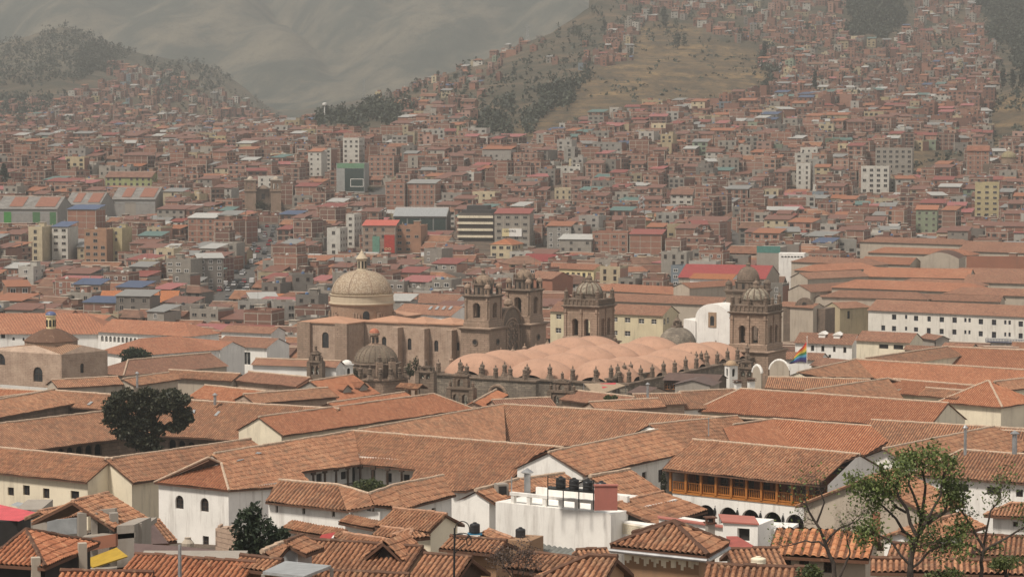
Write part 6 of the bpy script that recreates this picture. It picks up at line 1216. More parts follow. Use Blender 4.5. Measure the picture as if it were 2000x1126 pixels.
bell_gable(899, 800, 425, 4.1, 5.9, 'taller stone bell gable with three open arches, between the tiled halls'); bell_gable(1096, 795, 432, 4.2, 4.4, 'stone bell gable with pinnacles, sunk behind the longest hall'); bell_gable(615, 733, 520, 2.7, 4.6, 'small stone bell gable at the left of the ribbed dome'); bell_gable(830, 742, 500, 3.2, 2.6, 'ruined stone bell arch behind the small tiled belfry'); bell_gable(1457, 738, 527, 3.4, 3.4, 'ornate stone bell gable beside the tan-capped white turret')
b = B('belfry', 'open belfry with a small tile roof on dark brackets, behind the gable hall', 'belfry', wall=ADOBE); r = b.wing((782, 747), (826, 750), (800, 759), z=-(748 - 220) / F * 430, pitch=26, ends='gg', nowall=True, lod=0, cap=False); p = r['Pa'].lerp(r['Pa'] + r['D'] * 3.7, .5)
for s in (-1.3, 0, 1.3): q = p + r['D'] * s; b.w.box(q.x, q.y, p.z - 5, p.z - .4, .35, .5, .3)
b.w.box(p.x, p.y, p.z - 5, p.z - 2.1, 3.4, 1.6, math.atan2(r['D'].y, r['D'].x)); b.done()
# ---------- third tower behind the right bell tower
p = aty(1461, 590, 720); t = thing('church_tower', (p.x, p.y, -70), 'weathered church tower with a ribbed dome, rising behind the right bell tower', 'tower'); L = loc2(p.x, p.y, CA); zc = aty(1461, 566, 720).z; zb = aty(1461, 549, 720).z
mb = MB(); mb.sq(p.x, p.y, CA, [(4.6, -70), (4.6, zc - .6)]); cornice(mb, L, 4.6, zc - .6, .8, .6); mb.lathe(p.x, p.y, [(3.6, zc + .2), (3.6, zb - .2), (3.9, zb), (3.4, zb + .1)], 8, CA + .39); body = mb.build('tower', STONE_DARK, t)
ribbed_dome(t, p.x, p.y, zb + .05, 3.15, 4.0, STONE_DARK, 12, rib=.03); mb = MB(); z = zb + 3.9; mb.lathe(p.x, p.y, [(.7, z - .2), (.6, z + .5), (.75, z + .7), (.3, z + 1.2), (.1, z + 1.7)], 10); mb.build('finial', STONE_DARK, t)
for a, c_ in ((-1, -1), (1, -1), (1, 1), (-1, 1)): q = L(a * 4, c_ * 4); mb = MB(); mb.lathe(q.x, q.y, [(.95, zc), (.95, zb - .8), (1.15, zb - .7)] + [(.95 * math.cos(s), zb - .7 + 1.0 * math.sin(s)) for s in np.linspace(0, 1.4, 5)] + [(.1, zb + .8)], 10); mb.build('turret', STONE_DARK, t)
for k in range(8): a = CA + .785 * k; n_ = V((math.cos(a), math.sin(a), 0)); sd = V((-n_.y, n_.x, 0)); mb = MB(); mb.pbox(V((p.x, p.y, zc + .5)) + n_ * 3.3 - sd * .4, sd * .8, n_ * .1, V((0, 0, 1.4))); mb.build('window', DARK, t)
# ---------- stone church on the left with an octagonal roof and a blue capped lantern
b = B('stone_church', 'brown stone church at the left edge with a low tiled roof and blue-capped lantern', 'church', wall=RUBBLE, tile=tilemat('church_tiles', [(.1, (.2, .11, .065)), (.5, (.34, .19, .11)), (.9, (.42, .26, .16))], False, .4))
zc = -(690 - 220) / F * 500; c = atz(120, 692, zc); l = atz(-40, 682, zc); r_ = atz(210, 684, zc); b.place(c); zg = zc - 6.5
b.wallpx(l, c, zg, zc, [(65, 716, 83, 745, 'a'), (-10, 690, 10, 712, 'a')]); b.wallpx(c, r_, zg, zc, [(157, 709, 164, 728, 'a')])
k_ = (l + r_) - c; wall_face(b.w, r_, k_, zg, zc); wall_face(b.w, l, k_, zg, zc)
m1 = (l + c) / 2; m1.z = zc; pk1 = aty(69, 674, atz(69, 686, zc).y); pk2 = aty(162, 674, atz(162, 687.5, zc).y)
b.w.face([l, c, pk1], 0); b.w.face([c, r_, pk2], 0); ctr = aty(100, 668, (l.y + r_.y) / 2 + 2); rf = MB()
tile_facet(rf, [pk1, ctr, c], (c - ctr).normalized(), 3); tile_facet(rf, [ctr, pk2, c], (c - ctr).normalized(), 3); tile_facet(rf, [pk1, ctr, l], (l - ctr).normalized(), 3); tile_facet(rf, [ctr, pk2, r_], (r_ - ctr).normalized(), 3); rf.face([l, ctr, k_]); rf.face([k_, ctr, r_]); rf.build('roof', [b.tile, SOFFIT], b.root)
z = aty(100, 664, ctr.y).z; rr_ = 54 / F * ctr.y; mb = MB(); mb.lathe(ctr.x, ctr.y, [(rr_ * .96, z - 1.5), (rr_ * .96, z - .1), (rr_, z)], 8, .3); mb.build('drum', STONE, b.root); mb = MB(); zt = aty(100, 641, ctr.y).z; mb.lathe(ctr.x, ctr.y, [(rr_ * 1.02, z), (rr_ * .75, z + (zt - z) * .45), (rr_ * .42, z + (zt - z) * .85), (rr_ * .2, zt)], 8, .3); mb.build('dome_roof', b.tile, b.root)
z0 = aty(100, 640, ctr.y).z; z1 = aty(100, 617, ctr.y).z; wl = 9 / F * ctr.y; mb = MB(); mb.lathe(ctr.x, ctr.y, [(wl * 1.05, z0 - .3), (wl, z0), (wl, z1), (wl * 1.25, z1 + .05), (wl * 1.25, z1 + .2)], 12); ln = mb.build('lantern', YELLOW, b.root); mb = MB(); mb.lathe(ctr.x, ctr.y, [(wl * 1.2 * math.cos(a), z1 + .2 + .75 * math.sin(a)) for a in np.linspace(0, 1.5, 7)], 12); mb.build('cap', flat('blue_tile', (.09, .11, .22), .5), ln)
mb = MB()
for k in range(8): a = k * .785; n_ = V((math.cos(a), math.sin(a), 0)); sd = V((-n_.y, n_.x, 0)); mb.pbox(V((ctr.x, ctr.y, z0 + .3)) + n_ * wl * .95 - sd * .2, sd * .4, n_ * .1, V((0, 0, 1.3)))
mb.build('lantern_window', DARK, ln); b.done()
# ------------------------------------------------------------------ middle ground buildings traced one by one
BLUEWIN = flat('blue_window_paint', (.03, .04, .09), .6)
b = B('white_hotel', 'long white two-storey building with blue windows and a blue balcony, right of the bell towers', 'building', wall=plaster('warm_white_plaster', (.76, .72, .64)), tile=TILE_OLD)
W2 = [(750, 198, 783, 238), (968, 215, 1002, 255), (1070, 218, 1088, 250), (1140, 225, 1173, 265), (1245, 230, 1272, 270), (1340, 235, 1375, 275), (1440, 238, 1475, 280), (1533, 243, 1551, 275), (1565, 244, 1584, 276), (1645, 250, 1680, 292), (1748, 255, 1783, 298), (1845, 260, 1863, 292), (1878, 262, 1897, 294), (1957, 268, 1992, 310),
      (885, 300, 915, 340), (968, 305, 1000, 345), (1070, 310, 1087, 340), (1140, 315, 1172, 350), (1240, 320, 1270, 364), (1340, 327, 1372, 368), (1440, 332, 1472, 372), (1533, 338, 1550, 368), (1565, 339, 1582, 369), (1645, 345, 1678, 386), (1748, 350, 1782, 398), (1845, 355, 1861, 386), (1878, 356, 1896, 388), (1957, 362, 1990, 403)]
r = b.wing((1712, 584), (2090, 600), (1840, 612), z=-(590 - 220) / F * 760, pitch=23, ends='gg', win=[(1500 + x0 / 4, 560 + y0 / 4, 1500 + x1 / 4, 560 + y1 / 4) for x0, y0, x1, y1 in W2], frame=BLUEWIN, bars=(1, 0), cap=False)
fp = lambda x, y: (lambda A, n: (lambda q: q * (n.dot(A) / n.dot(q)))(ray(x, y)))(V((r['a0'].x, r['a0'].y, 0)), r['n'])
mb = MB(); p, q = fp(1928, 667), fp(2050, 672); d = q - p; mb.pbox(p, d, r['n'] * 1.3, V((0, 0, .2)))
for zz in (.5, 1.0): mb.pbox(p + r['n'] * 1.2 + V((0, 0, zz)), d, r['n'] * .1, V((0, 0, .12)))
for i in range(40): mb.pbox(p + d * (i / 40) + r['n'] * 1.22 + V((0, 0, .2)), d.normalized() * .12, r['n'] * .06, V((0, 0, .85)))
mb.build('balcony', BLUEWIN, b.root); b.done()
YH = plaster('hotel_yellow', (.66, .57, .38))
b = B('cream_hotel', 'cream yellow building with square windows, its white gable facing right, behind the left bell tower', 'building', wall=YH, tile=TILE_OLD)
r = b.wing((1090, 588), (1312, 597), (1250, 615), z=-(592 - 220) / F * 745, pitch=24, ends='gg', cap=False, win=[(1086, 613, 1096, 623), (1085, 640, 1096, 650), (1198, 619, 1206, 628), (1220, 620, 1231, 629.5), (1247, 622, 1258, 631.5), (1272, 623, 1282, 632.5), (1198, 645, 1206, 654), (1220, 646, 1231, 656)], frame=WHITE, gw1=[(1296, 622, 1300, 634, 'a'), (1303, 619, 1307, 631, 'a')]); b.done()
b = B('white_chapel', 'white church front with a round top and one stone framed window', 'church', wall=WHITE, tile=TILE_OLD)
d0 = 715; p, q = aty(1358, 650, d0), aty(1425, 650, d0 - 6); D = V((q.x - p.x, q.y - p.y, 0)); Lw = D.length; D.normalize(); n = V((D.y, -D.x, 0)); n = n if n.y < 0 else -n; b.place(p)
zt = aty(1391, 593, d0 - 3).z; zs = aty(1391, 621, d0).z; arc = [(Lw / 2 - Lw / 2 * math.cos(t), zs + (zt - zs) * math.sin(t)) for t in np.linspace(0, math.pi, 19)]
mb = MB(); P = [V((p.x, p.y, z)) + D * s for s, z in [(0, -70), (Lw, -70)] + arc[::-1]]; k = mb.pts(P + [v - n * 9 for v in P]); N2 = len(P); mb.idx([k + i for i in range(N2)]); mb.idx([k + N2 + i for i in reversed(range(N2))])
for i in range(N2): j = (i + 1) % N2; mb.idx((k + i, k + N2 + i, k + N2 + j, k + j), 0)
mb.build('nave', WHITE, b.root); at = lambda s, z, o: V((p.x, p.y, z)) + D * s + n * o
sw = Lw * .5; wz0, wz1 = aty(1391, 637, d0).z, aty(1391, 608, d0).z; mb = MB(); mb.pbox(at(sw - 1.25, wz0, -.1), D * 2.5, n * .25, V((0, 0, wz1 - wz0))); fr = mb.build('window_surround', flat('tan_stone', (.33, .22, .14), .9), b.root); mb = MB(); mb.face([at(sw + x, wz0 + z, .17) for x, z in [(-.62, .5), (.62, .5)] + [(.62 * math.cos(t), (wz1 - wz0) * .62 + .62 * math.sin(t)) for t in np.linspace(0, math.pi, 9)]]); mb.build('window', GLASS, fr)
p2 = aty(1335, 640, d0 + 6); mb = MB(); mb.pbox(V((p2.x, p2.y, -70)), V((p.x - p2.x, p.y - p2.y - .5, 0)), -n * 8, V((0, 0, 70 + aty(1345, 626, d0).z))); mb.build('aisle', WHITE, b.root); b.done()
for nm, lab, a_, c_, e_, d_, pt, en, wl, tl, wn, fr_ in [
 ('white_house', 'white house with two roof dormers and a row of dark windows, by the rainbow flag', (1562, 648), (1676, 652), (1600, 671), 640, 25, 'gg', WHITE, TILE_OLD, [(1584, 674, 1590, 685), (1604, 675, 1610, 686), (1627, 676, 1632, 687), (1647, 677.5, 1653, 688.5), (1618, 692, 1623, 698)], WOOD),
 ('cream_house', 'cream house with two wide windows, between the rainbow flag and the long white building', (1684, 645), (1792, 650), (1720, 667), 625, 25, 'gg', CREAM, TILE_OLD, [(1717, 672, 1735, 680.5), (1745, 673, 1764, 682)], WOOD),
 ('tiled_house', 'small tiled house with a white wall at the foot of the flag', (1537, 686), (1612, 689), (1570, 702), 585, 24, 'gg', WHITE, TILE_OLD, [], WOOD),
 ('tiled_house', 'dark tiled roof right of the flagpole with a pale verge', (1600, 697), (1660, 702), (1625, 717), 570, 24, 'gg', CREAM, TILE_OLD, [], WOOD),
 ('tiled_house', 'grey walled small house left of the blue balcony', (1810, 650), (1842, 655), (1825, 664), 660, 24, 'gg', CONC, TILE_OLD, [(1825, 668, 1832, 677)], WOOD),
 ('tiled_house', 'tiled roof at the foot of the cream house with two wide windows', (1770, 673), (1840, 676), (1800, 684), 590, 22, 'gg', BEIGE, TILE_OLD, [], WOOD),
 ('tiled_house', 'low tiled roof below the blue balcony', (1845, 668), (1905, 671), (1870, 678), 610, 22, 'gg', BEIGE, TILE_OLD, [], WOOD),
 ('decayed_house', 'peeling yellow house with small balconies, left end of the long white building', (1625, 590), (1712, 586), (1650, 602), 790, 22, 'gg', plaster('peeling_yellow', (.5, .41, .26), amt=.9), TILE_OLD, [(1615, 616, 1627, 633), (1655, 607, 1660, 622)], WOOD),
 ('tiled_house', 'roof between the stone ruin and the decayed yellow house', (1600, 576), (1700, 572), (1650, 586), 840, 20, 'gg', BEIGE, TILE_OLD, [], WOOD),
 ('arcaded_building', 'white building with a row of dark arches under a long tile roof', (219, 622), (362, 629), (300, 653.5), 640, 24, 'gh', WHITE, TILE_FAR, [(197 + i * 8.0, 655 + i * .55, 202.5 + i * 8.0, 667 + i * .5, 'a') for i in range(11)], WHITE),
 ('white_house', 'white house with arched windows under a broad orange roof at the left', (-30, 611), (165, 611), (100, 652), 655, 25, 'gh', WHITE, TILE_FAR, [(2, 651, 10, 660), (24, 658, 29, 664, 'a'), (44, 659, 48, 665, 'a')], WOOD),
 ('tiled_house', 'small gabled roof right of the broad orange roof', (163, 611), (218, 615), (190, 632), 668, 24, 'gg', BEIGE, TILE_FAR, [], WOOD),
 ('tiled_house', 'hipped roof below the arcaded white building', (275, 660), (350, 655), (330, 690), 575, 24, 'hh', WHITE, TILE_FAR, [], WOOD),
 ('white_house', 'white walled house with slit windows below the arcade roof, beside the street end', (350, 657), (455, 667), (400, 681), 590, 22, 'gg', WHITE, TILE_FAR, [(416, 688, 421, 697), (439, 683, 445, 696)], WOOD),
 ('white_house', 'white building with one large dark glass door under a flat tile roof', (440, 655), (545, 660), (490, 678), 600, 20, 'gg', WHITE, TILE_OLD, [(474, 687, 489, 712)], WHITE),
 ('tiled_house', 'tile roof with white eave wall right of the street end', (445, 634), (545, 638), (490, 650), 690, 20, 'gg', WHITE, TILE_OLD, [], WOOD),
 ('tiled_house', 'long tile roof with a row of skylights behind the church nave', (790, 592), (905, 598), (860, 616), 760, 22, 'gg', WHITE, TILE_OLD, [], WOOD),
 ('tiled_house', 'tile roof just right of the big drum dome', (770, 570), (905, 575), (840, 592), 840, 20, 'gg', WHITE, TILE_OLD, [], WOOD),
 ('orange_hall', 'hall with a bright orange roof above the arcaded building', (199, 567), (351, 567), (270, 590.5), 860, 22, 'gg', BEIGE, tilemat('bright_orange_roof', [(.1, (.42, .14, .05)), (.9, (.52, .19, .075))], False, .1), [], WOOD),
 ('cream_apartments', 'cream three-storey house with an orange roof, left of the big drum dome', (505, 573), (560, 573), (530, 588), 905, 20, 'gg', CREAM, tilemat('bright_orange_roof', [(.1, (.42, .14, .05)), (.9, (.52, .19, .075))], False, .1), [(507 + i * 13, 589, 513 + i * 13, 593) for i in range(3)] + [(507 + i * 13, 598, 514 + i * 13, 607) for i in range(3)], WHITE),
 ('brick_house', 'brick house with exposed concrete frame and gabled roof, by the twin church towers', (1050, 528), (1100, 531), (1075, 545), 930, 22, 'gg', BRICKW, TILE_OLD, [], WOOD),
 ('yellow_building', 'yellow building with many windows under a long orange roof', (1045, 511), (1175, 516), (1110, 525), 1000, 18, 'gg', YELLOW, TILE_FAR, [(1085 + i * 10.5, 532 + (i > 3) * .5, 1091 + i * 10.5, 541) for i in range(10)] + [(1085 + i * 10.5, 545, 1091 + i * 10.5, 552) for i in range(10)], WOOD),
 ('white_house', 'white house with tall dark windows right of the yellow building', (1180, 522), (1255, 520), (1220, 531), 985, 18, 'gg', WHITE, TILE_FAR, [(1188 + i * 9, 535, 1191 + i * 9, 545) for i in range(7)], WOOD),
 ('red_hall', 'large hall with a dull red sheet roof behind the right bell tower', (1340, 515), (1510, 518), (1400, 543), 940, 18, 'gg', BEIGE, sheetmat('dull_red_sheet', (.30, .055, .05)), [], WOOD),
 ('red_hall', 'long hall with a dark red sheet roof and a cream stair block', (1028, 495), (1146, 497), (1090, 511), 1060, 18, 'gg', BEIGE, sheetmat('dark_red_sheet', (.23, .04, .035)), [], WOOD),
 ('orange_hall', 'orange roofed shed in front of the dull red hall', (1355, 533), (1440, 535), (1400, 545), 905, 16, 'gg', WHITE, tilemat('bright_orange_roof', [(.1, (.42, .14, .05)), (.9, (.52, .19, .075))], False, .1), [], WOOD)]:
    b = B(nm, lab, 'hall' if 'hall' in nm else 'house', wall=wl, tile=tl); rr_ = b.wing(a_, c_, e_, z=-((a_[1] + c_[1]) / 2 - 220) / F * d_, pitch=pt, ends=en, win=wn, frame=fr_, cap=False, bars=(1, 0), lod=3)
    if 'roof dormers' in lab:
        for x, y in ((1605, 659), (1634, 660.5)):
            p = b.onplane(x, y, rr_['Pa'], rr_['n'], rr_['tp']); mb = MB(); nn_, DD = rr_['n'], rr_['D']; mb.pbox(p - DD * .8 - V((0, 0, .3)), DD * 1.6, -nn_ * 2, V((0, 0, 1.1))); k = mb.pts([p - DD * 1.1 + nn_ * .2 + V((0, 0, .8)), p + nn_ * .2 + V((0, 0, 1.5)), p + DD * 1.1 + nn_ * .2 + V((0, 0, .8)), p - DD * 1.1 - nn_ * 3 + V((0, 0, .8)), p - nn_ * 3 + V((0, 0, 1.5)), p + DD * 1.1 - nn_ * 3 + V((0, 0, .8))]); mb.idx((k, k + 1, k + 4, k + 3)); mb.idx((k + 1, k + 2, k + 5, k + 4)); mb.idx((k, k + 2, k + 1)); mb.build('dormer', WHITE, rr_['roof'])
    if 'skylights' in lab:
        for i in range(4): x = 836 + i * 13; skylight(rr_['roof'], (rr_['Pa'], rr_['n'], rr_['tp']), [(x, 604), (x + 5, 604.3), (x + 10, 598), (x + 5, 597.7)])
    b.done()
# broad tile roofs filling the right of the middle distance
for i, (a_, c_, e_, d_, lab) in enumerate([
 ((1672, 545), (1900, 553), (1760, 566), 830, 'broad brown tile roof above the long white building'), ((1560, 556), (1690, 548), (1620, 568), 850, 'broad tile roof above the stone ruin'),
 ((1880, 560), (2080, 566), (1960, 577), 800, 'tile roof at the right edge above the long white building'), ((1690, 521), (1900, 525), (1790, 542), 900, 'large hipped roof near the beige arched shed'),
 ((1580, 500), (1700, 505), (1640, 515), 960, 'low tile roof left of the beige arched shed'), ((1890, 535), (2080, 540), (1960, 553), 860, 'tile roof below the long brick wall'),
 ((1728, 482), (1880, 486), (1800, 496), 1010, 'long brown roof behind the beige arched shed'), ((1890, 470), (2080, 476), (1960, 493), 1030, 'broad brown roof above the long brick wall'),
 ((1710, 462), (1880, 467), (1780, 475), 1070, 'dark grey-brown warehouse roof in the right middle distance'), ((1440, 545), (1330, 552), (1390, 560), 830, 'low brown roof behind the round-topped white church front'),
 ((1640, 566), (1790, 570), (1700, 582), 792, 'brown roof wedged above the left part of the long white building'), ((1760, 572), (1960, 577), (1850, 587), 786, 'brown roof wedged above the right part of the long white building'), ((1590, 516), (1680, 512), (1630, 528), 930, 'small tile roof left of the large hipped roof'), ((1560, 532), (1680, 527), (1620, 543), 890, 'tile roof below the pink sheet roof, right of the third tower'), ((1780, 543), (1900, 547), (1850, 557), 858, 'middle tile roof among the broad roofs at the right'), ((1690, 500), (1790, 503), (1740, 516), 965, 'tile roof touching the left side of the beige arched shed'), ((1876, 522), (2080, 526), (1950, 537), 905, 'tile roof at the foot of the long brick wall'),
 ((1195, 572), (1420, 580), (1300, 592), 815, 'long brown roof behind the cream yellow building'), ((1195, 553), (1330, 560), (1260, 572), 860, 'brown roof with pale ridge behind the left bell tower'), ((1530, 588), (1600, 592), (1560, 600), 770, 'tile roof touching the right bell tower')]):
    b = B('tiled_house', lab, 'house', wall=BEIGE, tile=TILE_OLD if i % 3 else TILE_FAR); b.wing(a_, c_, e_, z=-((a_[1] + c_[1]) / 2 - 220) / F * d_, pitch=21, ends='gg' if i % 2 else 'hh', cap=False, lod=3); b.done()
def plain_block(name, label, x0, x1, yt, d, hgt, dep, mat, cat='building', ang=0):
    b_ = B(name, label, cat, wall=mat); p, q = aty(x0, yt, d), aty(x1, yt, d - ang); q.z = p.z; b_.place((p + q) / 2); R_ = wallbox(b_, p, q, min(p.z - hgt, ground(p.x, p.y)), p.z, dep); return b_, R_, p.z
b_, R_, z_ = plain_block('stone_ruin', 'roofless stone church wall with a curved gable, right of the right bell tower', 1530, 1612, 600, 770, 12, 8, STONE_DARK, 'ruin', 6)
P0, Q0, Q1, P1, dd, nn = R_; mb = MB(); L_ = (Q0 - P0).length; pts = [(L_ * .25 + L_ * .5 * t, z_ + 3.1 * math.sin(t * math.pi) ** .6) for t in np.linspace(0, 1, 13)]; A = [V((P0.x, P0.y, z)) + dd * s for s, z in pts]; k = mb.pts(A + [v - nn * 1.2 for v in A]); mb.idx([k + i for i in range(13)])
for i in range(12): mb.idx((k + i, k + i + 1, k + 14 + i, k + 13 + i))
mb.build('gable', STONE_DARK, b_.root); mb = MB(); q = P0 + dd * L_ * .5 + nn * .05; mb.face([V((q.x, q.y, z_ + z)) + dd * x for x, z in [(-.7, -4), (.7, -4)] + [(.7 * math.cos(t), 1 + .8 * math.sin(t)) for t in np.linspace(0, math.pi, 8)]]); mb.build('niche', DARK, b_.root); b_.done()
b_, R_, z_ = plain_block('beige_shed', 'big beige shed with a shallow arched front, right middle distance', 1798, 1873, 504, 960, 8, 20, BEIGE, 'shed', 4); P0, Q0, Q1, P1, dd, nn = R_; mb = MB(); L_ = (Q0 - P0).length; A = [V((P0.x, P0.y, z_ + 2.2 * math.sin(t * math.pi))) + dd * L_ * t for t in np.linspace(0, 1, 13)]; k = mb.pts(A + [v - nn * 20 for v in A]); mb.idx([k + i for i in range(13)])
for i in range(12): mb.idx((k + i, k + i + 1, k + 14 + i, k + 13 + i), 1)
mb.build('roof', [BEIGE, TILE_OLD], b_.root); b_.done()
b_, R_, z_ = plain_block('brick_wall', 'long plain brick wall at the right edge', 1888, 2060, 500, 940, 8, 1, BRICKW, 'wall', 3); b_.done()
b_, R_, z_ = plain_block('white_billboard_wall', 'white wall with small dark openings in the right middle distance', 1521, 1571, 494, 990, 6, 6, WHITE, 'building', 2); mb = MB(); P0, Q0, Q1, P1, dd, nn = R_
for i in range(7): q = P0 + dd * (1.0 + i * 1.2) + nn * .03; mb.pbox(V((q.x, q.y, z_ - 1.6)), dd * .8, nn * .03, V((0, 0, .5)))
mb.build('vent', DARK, b_.root); b_.done()
b_, R_, z_ = plain_block('teal_building', 'grey building with a teal top floor, right middle distance', 1478, 1524, 482, 1010, 12, 12, CONC, 'building', 3); P0, Q0, Q1, P1, dd, nn = R_; mb = MB(); mb.pbox(V((P0.x, P0.y, z_ - 2.2)) + nn * .04, dd * (Q0 - P0).length, -nn * .1, V((0, 0, 2.6))); mb.build('fascia', sheetmat('teal_paint', (.07, .2, .17)), b_.root); b_.done()
# loft with a brown sheet roof, torn awning, flag
b = B('loft', 'dark wooden loft with a brown sheet roof, before the right bell tower', 'house', wall=WOOD, tile=sheetmat('brown_sheet', (.12, .075, .06))); b.wing((1305, 727), (1412, 731), (1350, 744), z=-(729 - 220) / F * 478, pitch=16, ends='gg', lod=3, cap=False, win=[(1284 + i * 13, 748, 1294 + i * 13, 760) for i in range(4)], frame=OCHRE_WOOD); b.done()
b = B('loft', 'small grey gabled loft against the dark wooden loft', 'house', wall=CONC, tile=sheetmat('brown_sheet', (.12, .075, .06))); b.wing((1352, 742), (1372, 733), (1395, 752), z=-(739 - 220) / F * 470, pitch=14, ends='gg', lod=3, cap=False); b.done()
b = B('tiled_house', 'brown sheet lean-to left of the tall metal flue', 'shed', wall=BEIGE, tile=sheetmat('brown_sheet', (.12, .075, .06))); b.wing((1250, 752), (1285, 756), (1255, 770), z=-(754 - 220) / F * 440, pitch=18, ends='gg', lod=3, cap=False); b.done()
p = [aty(1140, 748, 452), aty(1205, 747, 456), aty(1222, 752, 450), aty(1165, 772, 436)]; aw = thing('awning', aty(1175, 775, 445), 'torn beige awning with a red patch, below the pinnacled wall', 'awning'); mb = MB(); mb.face(p); mb.face([v - V((0, 0, .1)) for v in p][::-1]); cl = mb.build('canvas', flat('beige_canvas', (.34, .25, .17), .9), aw); up = V((0, 0, .08)); mb = MB(); mb.face([v + up for v in (p[0].lerp(p[1], .45).lerp(p[3].lerp(p[2], .45), .1), p[0].lerp(p[1], .95).lerp(p[3].lerp(p[2], .95), .1), p[0].lerp(p[1], .8).lerp(p[3].lerp(p[2], .8), .5), p[0].lerp(p[1], .35).lerp(p[3].lerp(p[2], .35), .65))]); mb.build('patch', flat('red_canvas', (.5, .05, .06), .9), cl)
mb = MB()
for v in p: mb.tube(v - V((0, 0, 3)), v, .06)
mb.build('post', STEEL, aw)
p = aty(1576, 712, 505); zt = aty(1576, 658, 505).z; fl = thing('flag', p, 'rainbow striped flag drooping from its pole right of the bell tower', 'flag'); mb = MB(); mb.tube(p - V((0, 0, 8)), (p.x, p.y, zt), .07, .05, 8); mb.lathe(p.x, p.y, [(.1, zt), (.12, zt + .12), (.02, zt + .2)], 8); mb.build('flag_pole', WHITE, fl)
FC = [(.55, .035, .03), (.62, .2, .03), (.6, .45, .06), (.06, .22, .07), (.09, .32, .48), (.03, .06, .22), (.05, .03, .12)]
nu = 14; fm = [flat('flag_%s' % c, FC[i], .8, 0, .12) for i, c in enumerate(['red', 'orange', 'yellow', 'green', 'sky', 'blue', 'violet'])]; mb = MB()
def fpt(u, v):   # u along the fly (0 at the pole), v down the hoist
    x = 1575.2 - u * 35 + 9 * u * (1 - v); y = 666 + v * 40 + u * (33 - 30 * v) + 1.5 * math.sin(u * 7 + v * 2); return aty(x, y, 505 + .35 * math.sin(u * 9 + v * 1.5) * (.3 + u))
for i in range(7):
    for j in range(nu):
        for kk in range(2): v0, v1 = (i + kk / 2) / 7, (i + kk / 2 + .5) / 7; mb.face([fpt(j / nu, v0), fpt((j + 1) / nu, v0), fpt((j + 1) / nu, v1), fpt(j / nu, v1)], i)
mb.build('cloth', fm, fl, smooth=True)
for x0, x1, y0, y1, d_, lab in [(1503, 1541, 703, 728, 515, 'larger white scroll-topped gable at the foot of the right bell tower'), (1470, 1487, 713, 732, 512, 'smaller white scroll-topped gable left of the larger one')]:
    p, q = aty(x0, y1, d_), aty(x1, y1, d_ - 2); zt = aty(x0, y0, d_).z; t = thing('scroll_gable', (p.x, p.y, p.z - 4), lab, 'gable wall'); mb = MB(); pts = [(0, p.z - 4), (1, p.z - 4)] + [(.5 + .5 * math.cos(a), p.z + (zt - p.z) * (.25 + .75 * math.sin(a) ** 1.3)) for a in np.linspace(0, math.pi, 13)]; A = [V((p.x, p.y, z)).lerp(V((q.x, q.y, z)), s) for s, z in pts]; k = mb.pts(A + [v + V((.3, .9, 0)) for v in A]); n_ = len(A); mb.idx([k + i for i in range(n_)]); mb.idx([k + n_ + i for i in reversed(range(n_))])
    for i in range(n_): j = (i + 1) % n_; mb.idx((k + i, k + n_ + i, k + n_ + j, k + j))
    mb.build('masonry', BEIGE, t); mb = MB()
    for a_, c_ in zip(A[2:-1], A[3:]): mb.tube(a_ + V((.1, .3, .06)), c_ + V((.1, .3, .06)), .32, .32, 6)
    mb.build('coping', WHITE, t)
# ------------------------------------------------------------------ the city: every house of the middle distance, then the hillside
GA = math.radians(-20); rc = np.random.RandomState(12)
def dbase(px, py, lo=560, hi=3600):
    """distance at which the ground is seen at a picture point"""
    d = np.arange(lo, hi, 6.0); x = (px - HX) / F * d; z = ground_np(x, d); f = d * _cp - z * _sp; u = d * _sp + z * _cp; k = np.nonzero(563.0 - F * u / f <= py)[0]
    return float(d[k[0]]) if len(k) else hi
BRK = [(.31, .148, .10), (.335, .168, .114), (.27, .13, .09), (.36, .195, .14), (.285, .148, .107), (.235, .12, .087)]
PAL = {'brick': BRK, 'concrete': [(.30, .27, .23), (.36, .32, .27), (.25, .22, .19)], 'white': [(.56, .53, .47), (.46, .43, .38), (.40, .37, .33)], 'cream': [(.54, .45, .30), (.50, .40, .25)], 'yellow': [(.47, .39, .22)], 'pink': [(.40, .25, .20)], 'blue': [(.22, .26, .29)], 'green': [(.24, .28, .20)]}
SHEETS = {'red': (.27, .075, .058), 'orange': (.36, .14, .07), 'grey': (.27, .265, .25), 'white': (.47, .46, .43), 'teal': (.12, .2, .18), 'blue': (.08, .11, .19), 'pink': (.38, .13, .12), 'rust': (.22, .10, .07)}
WINMESH = {}
CONCOL = (.40, .345, .28)
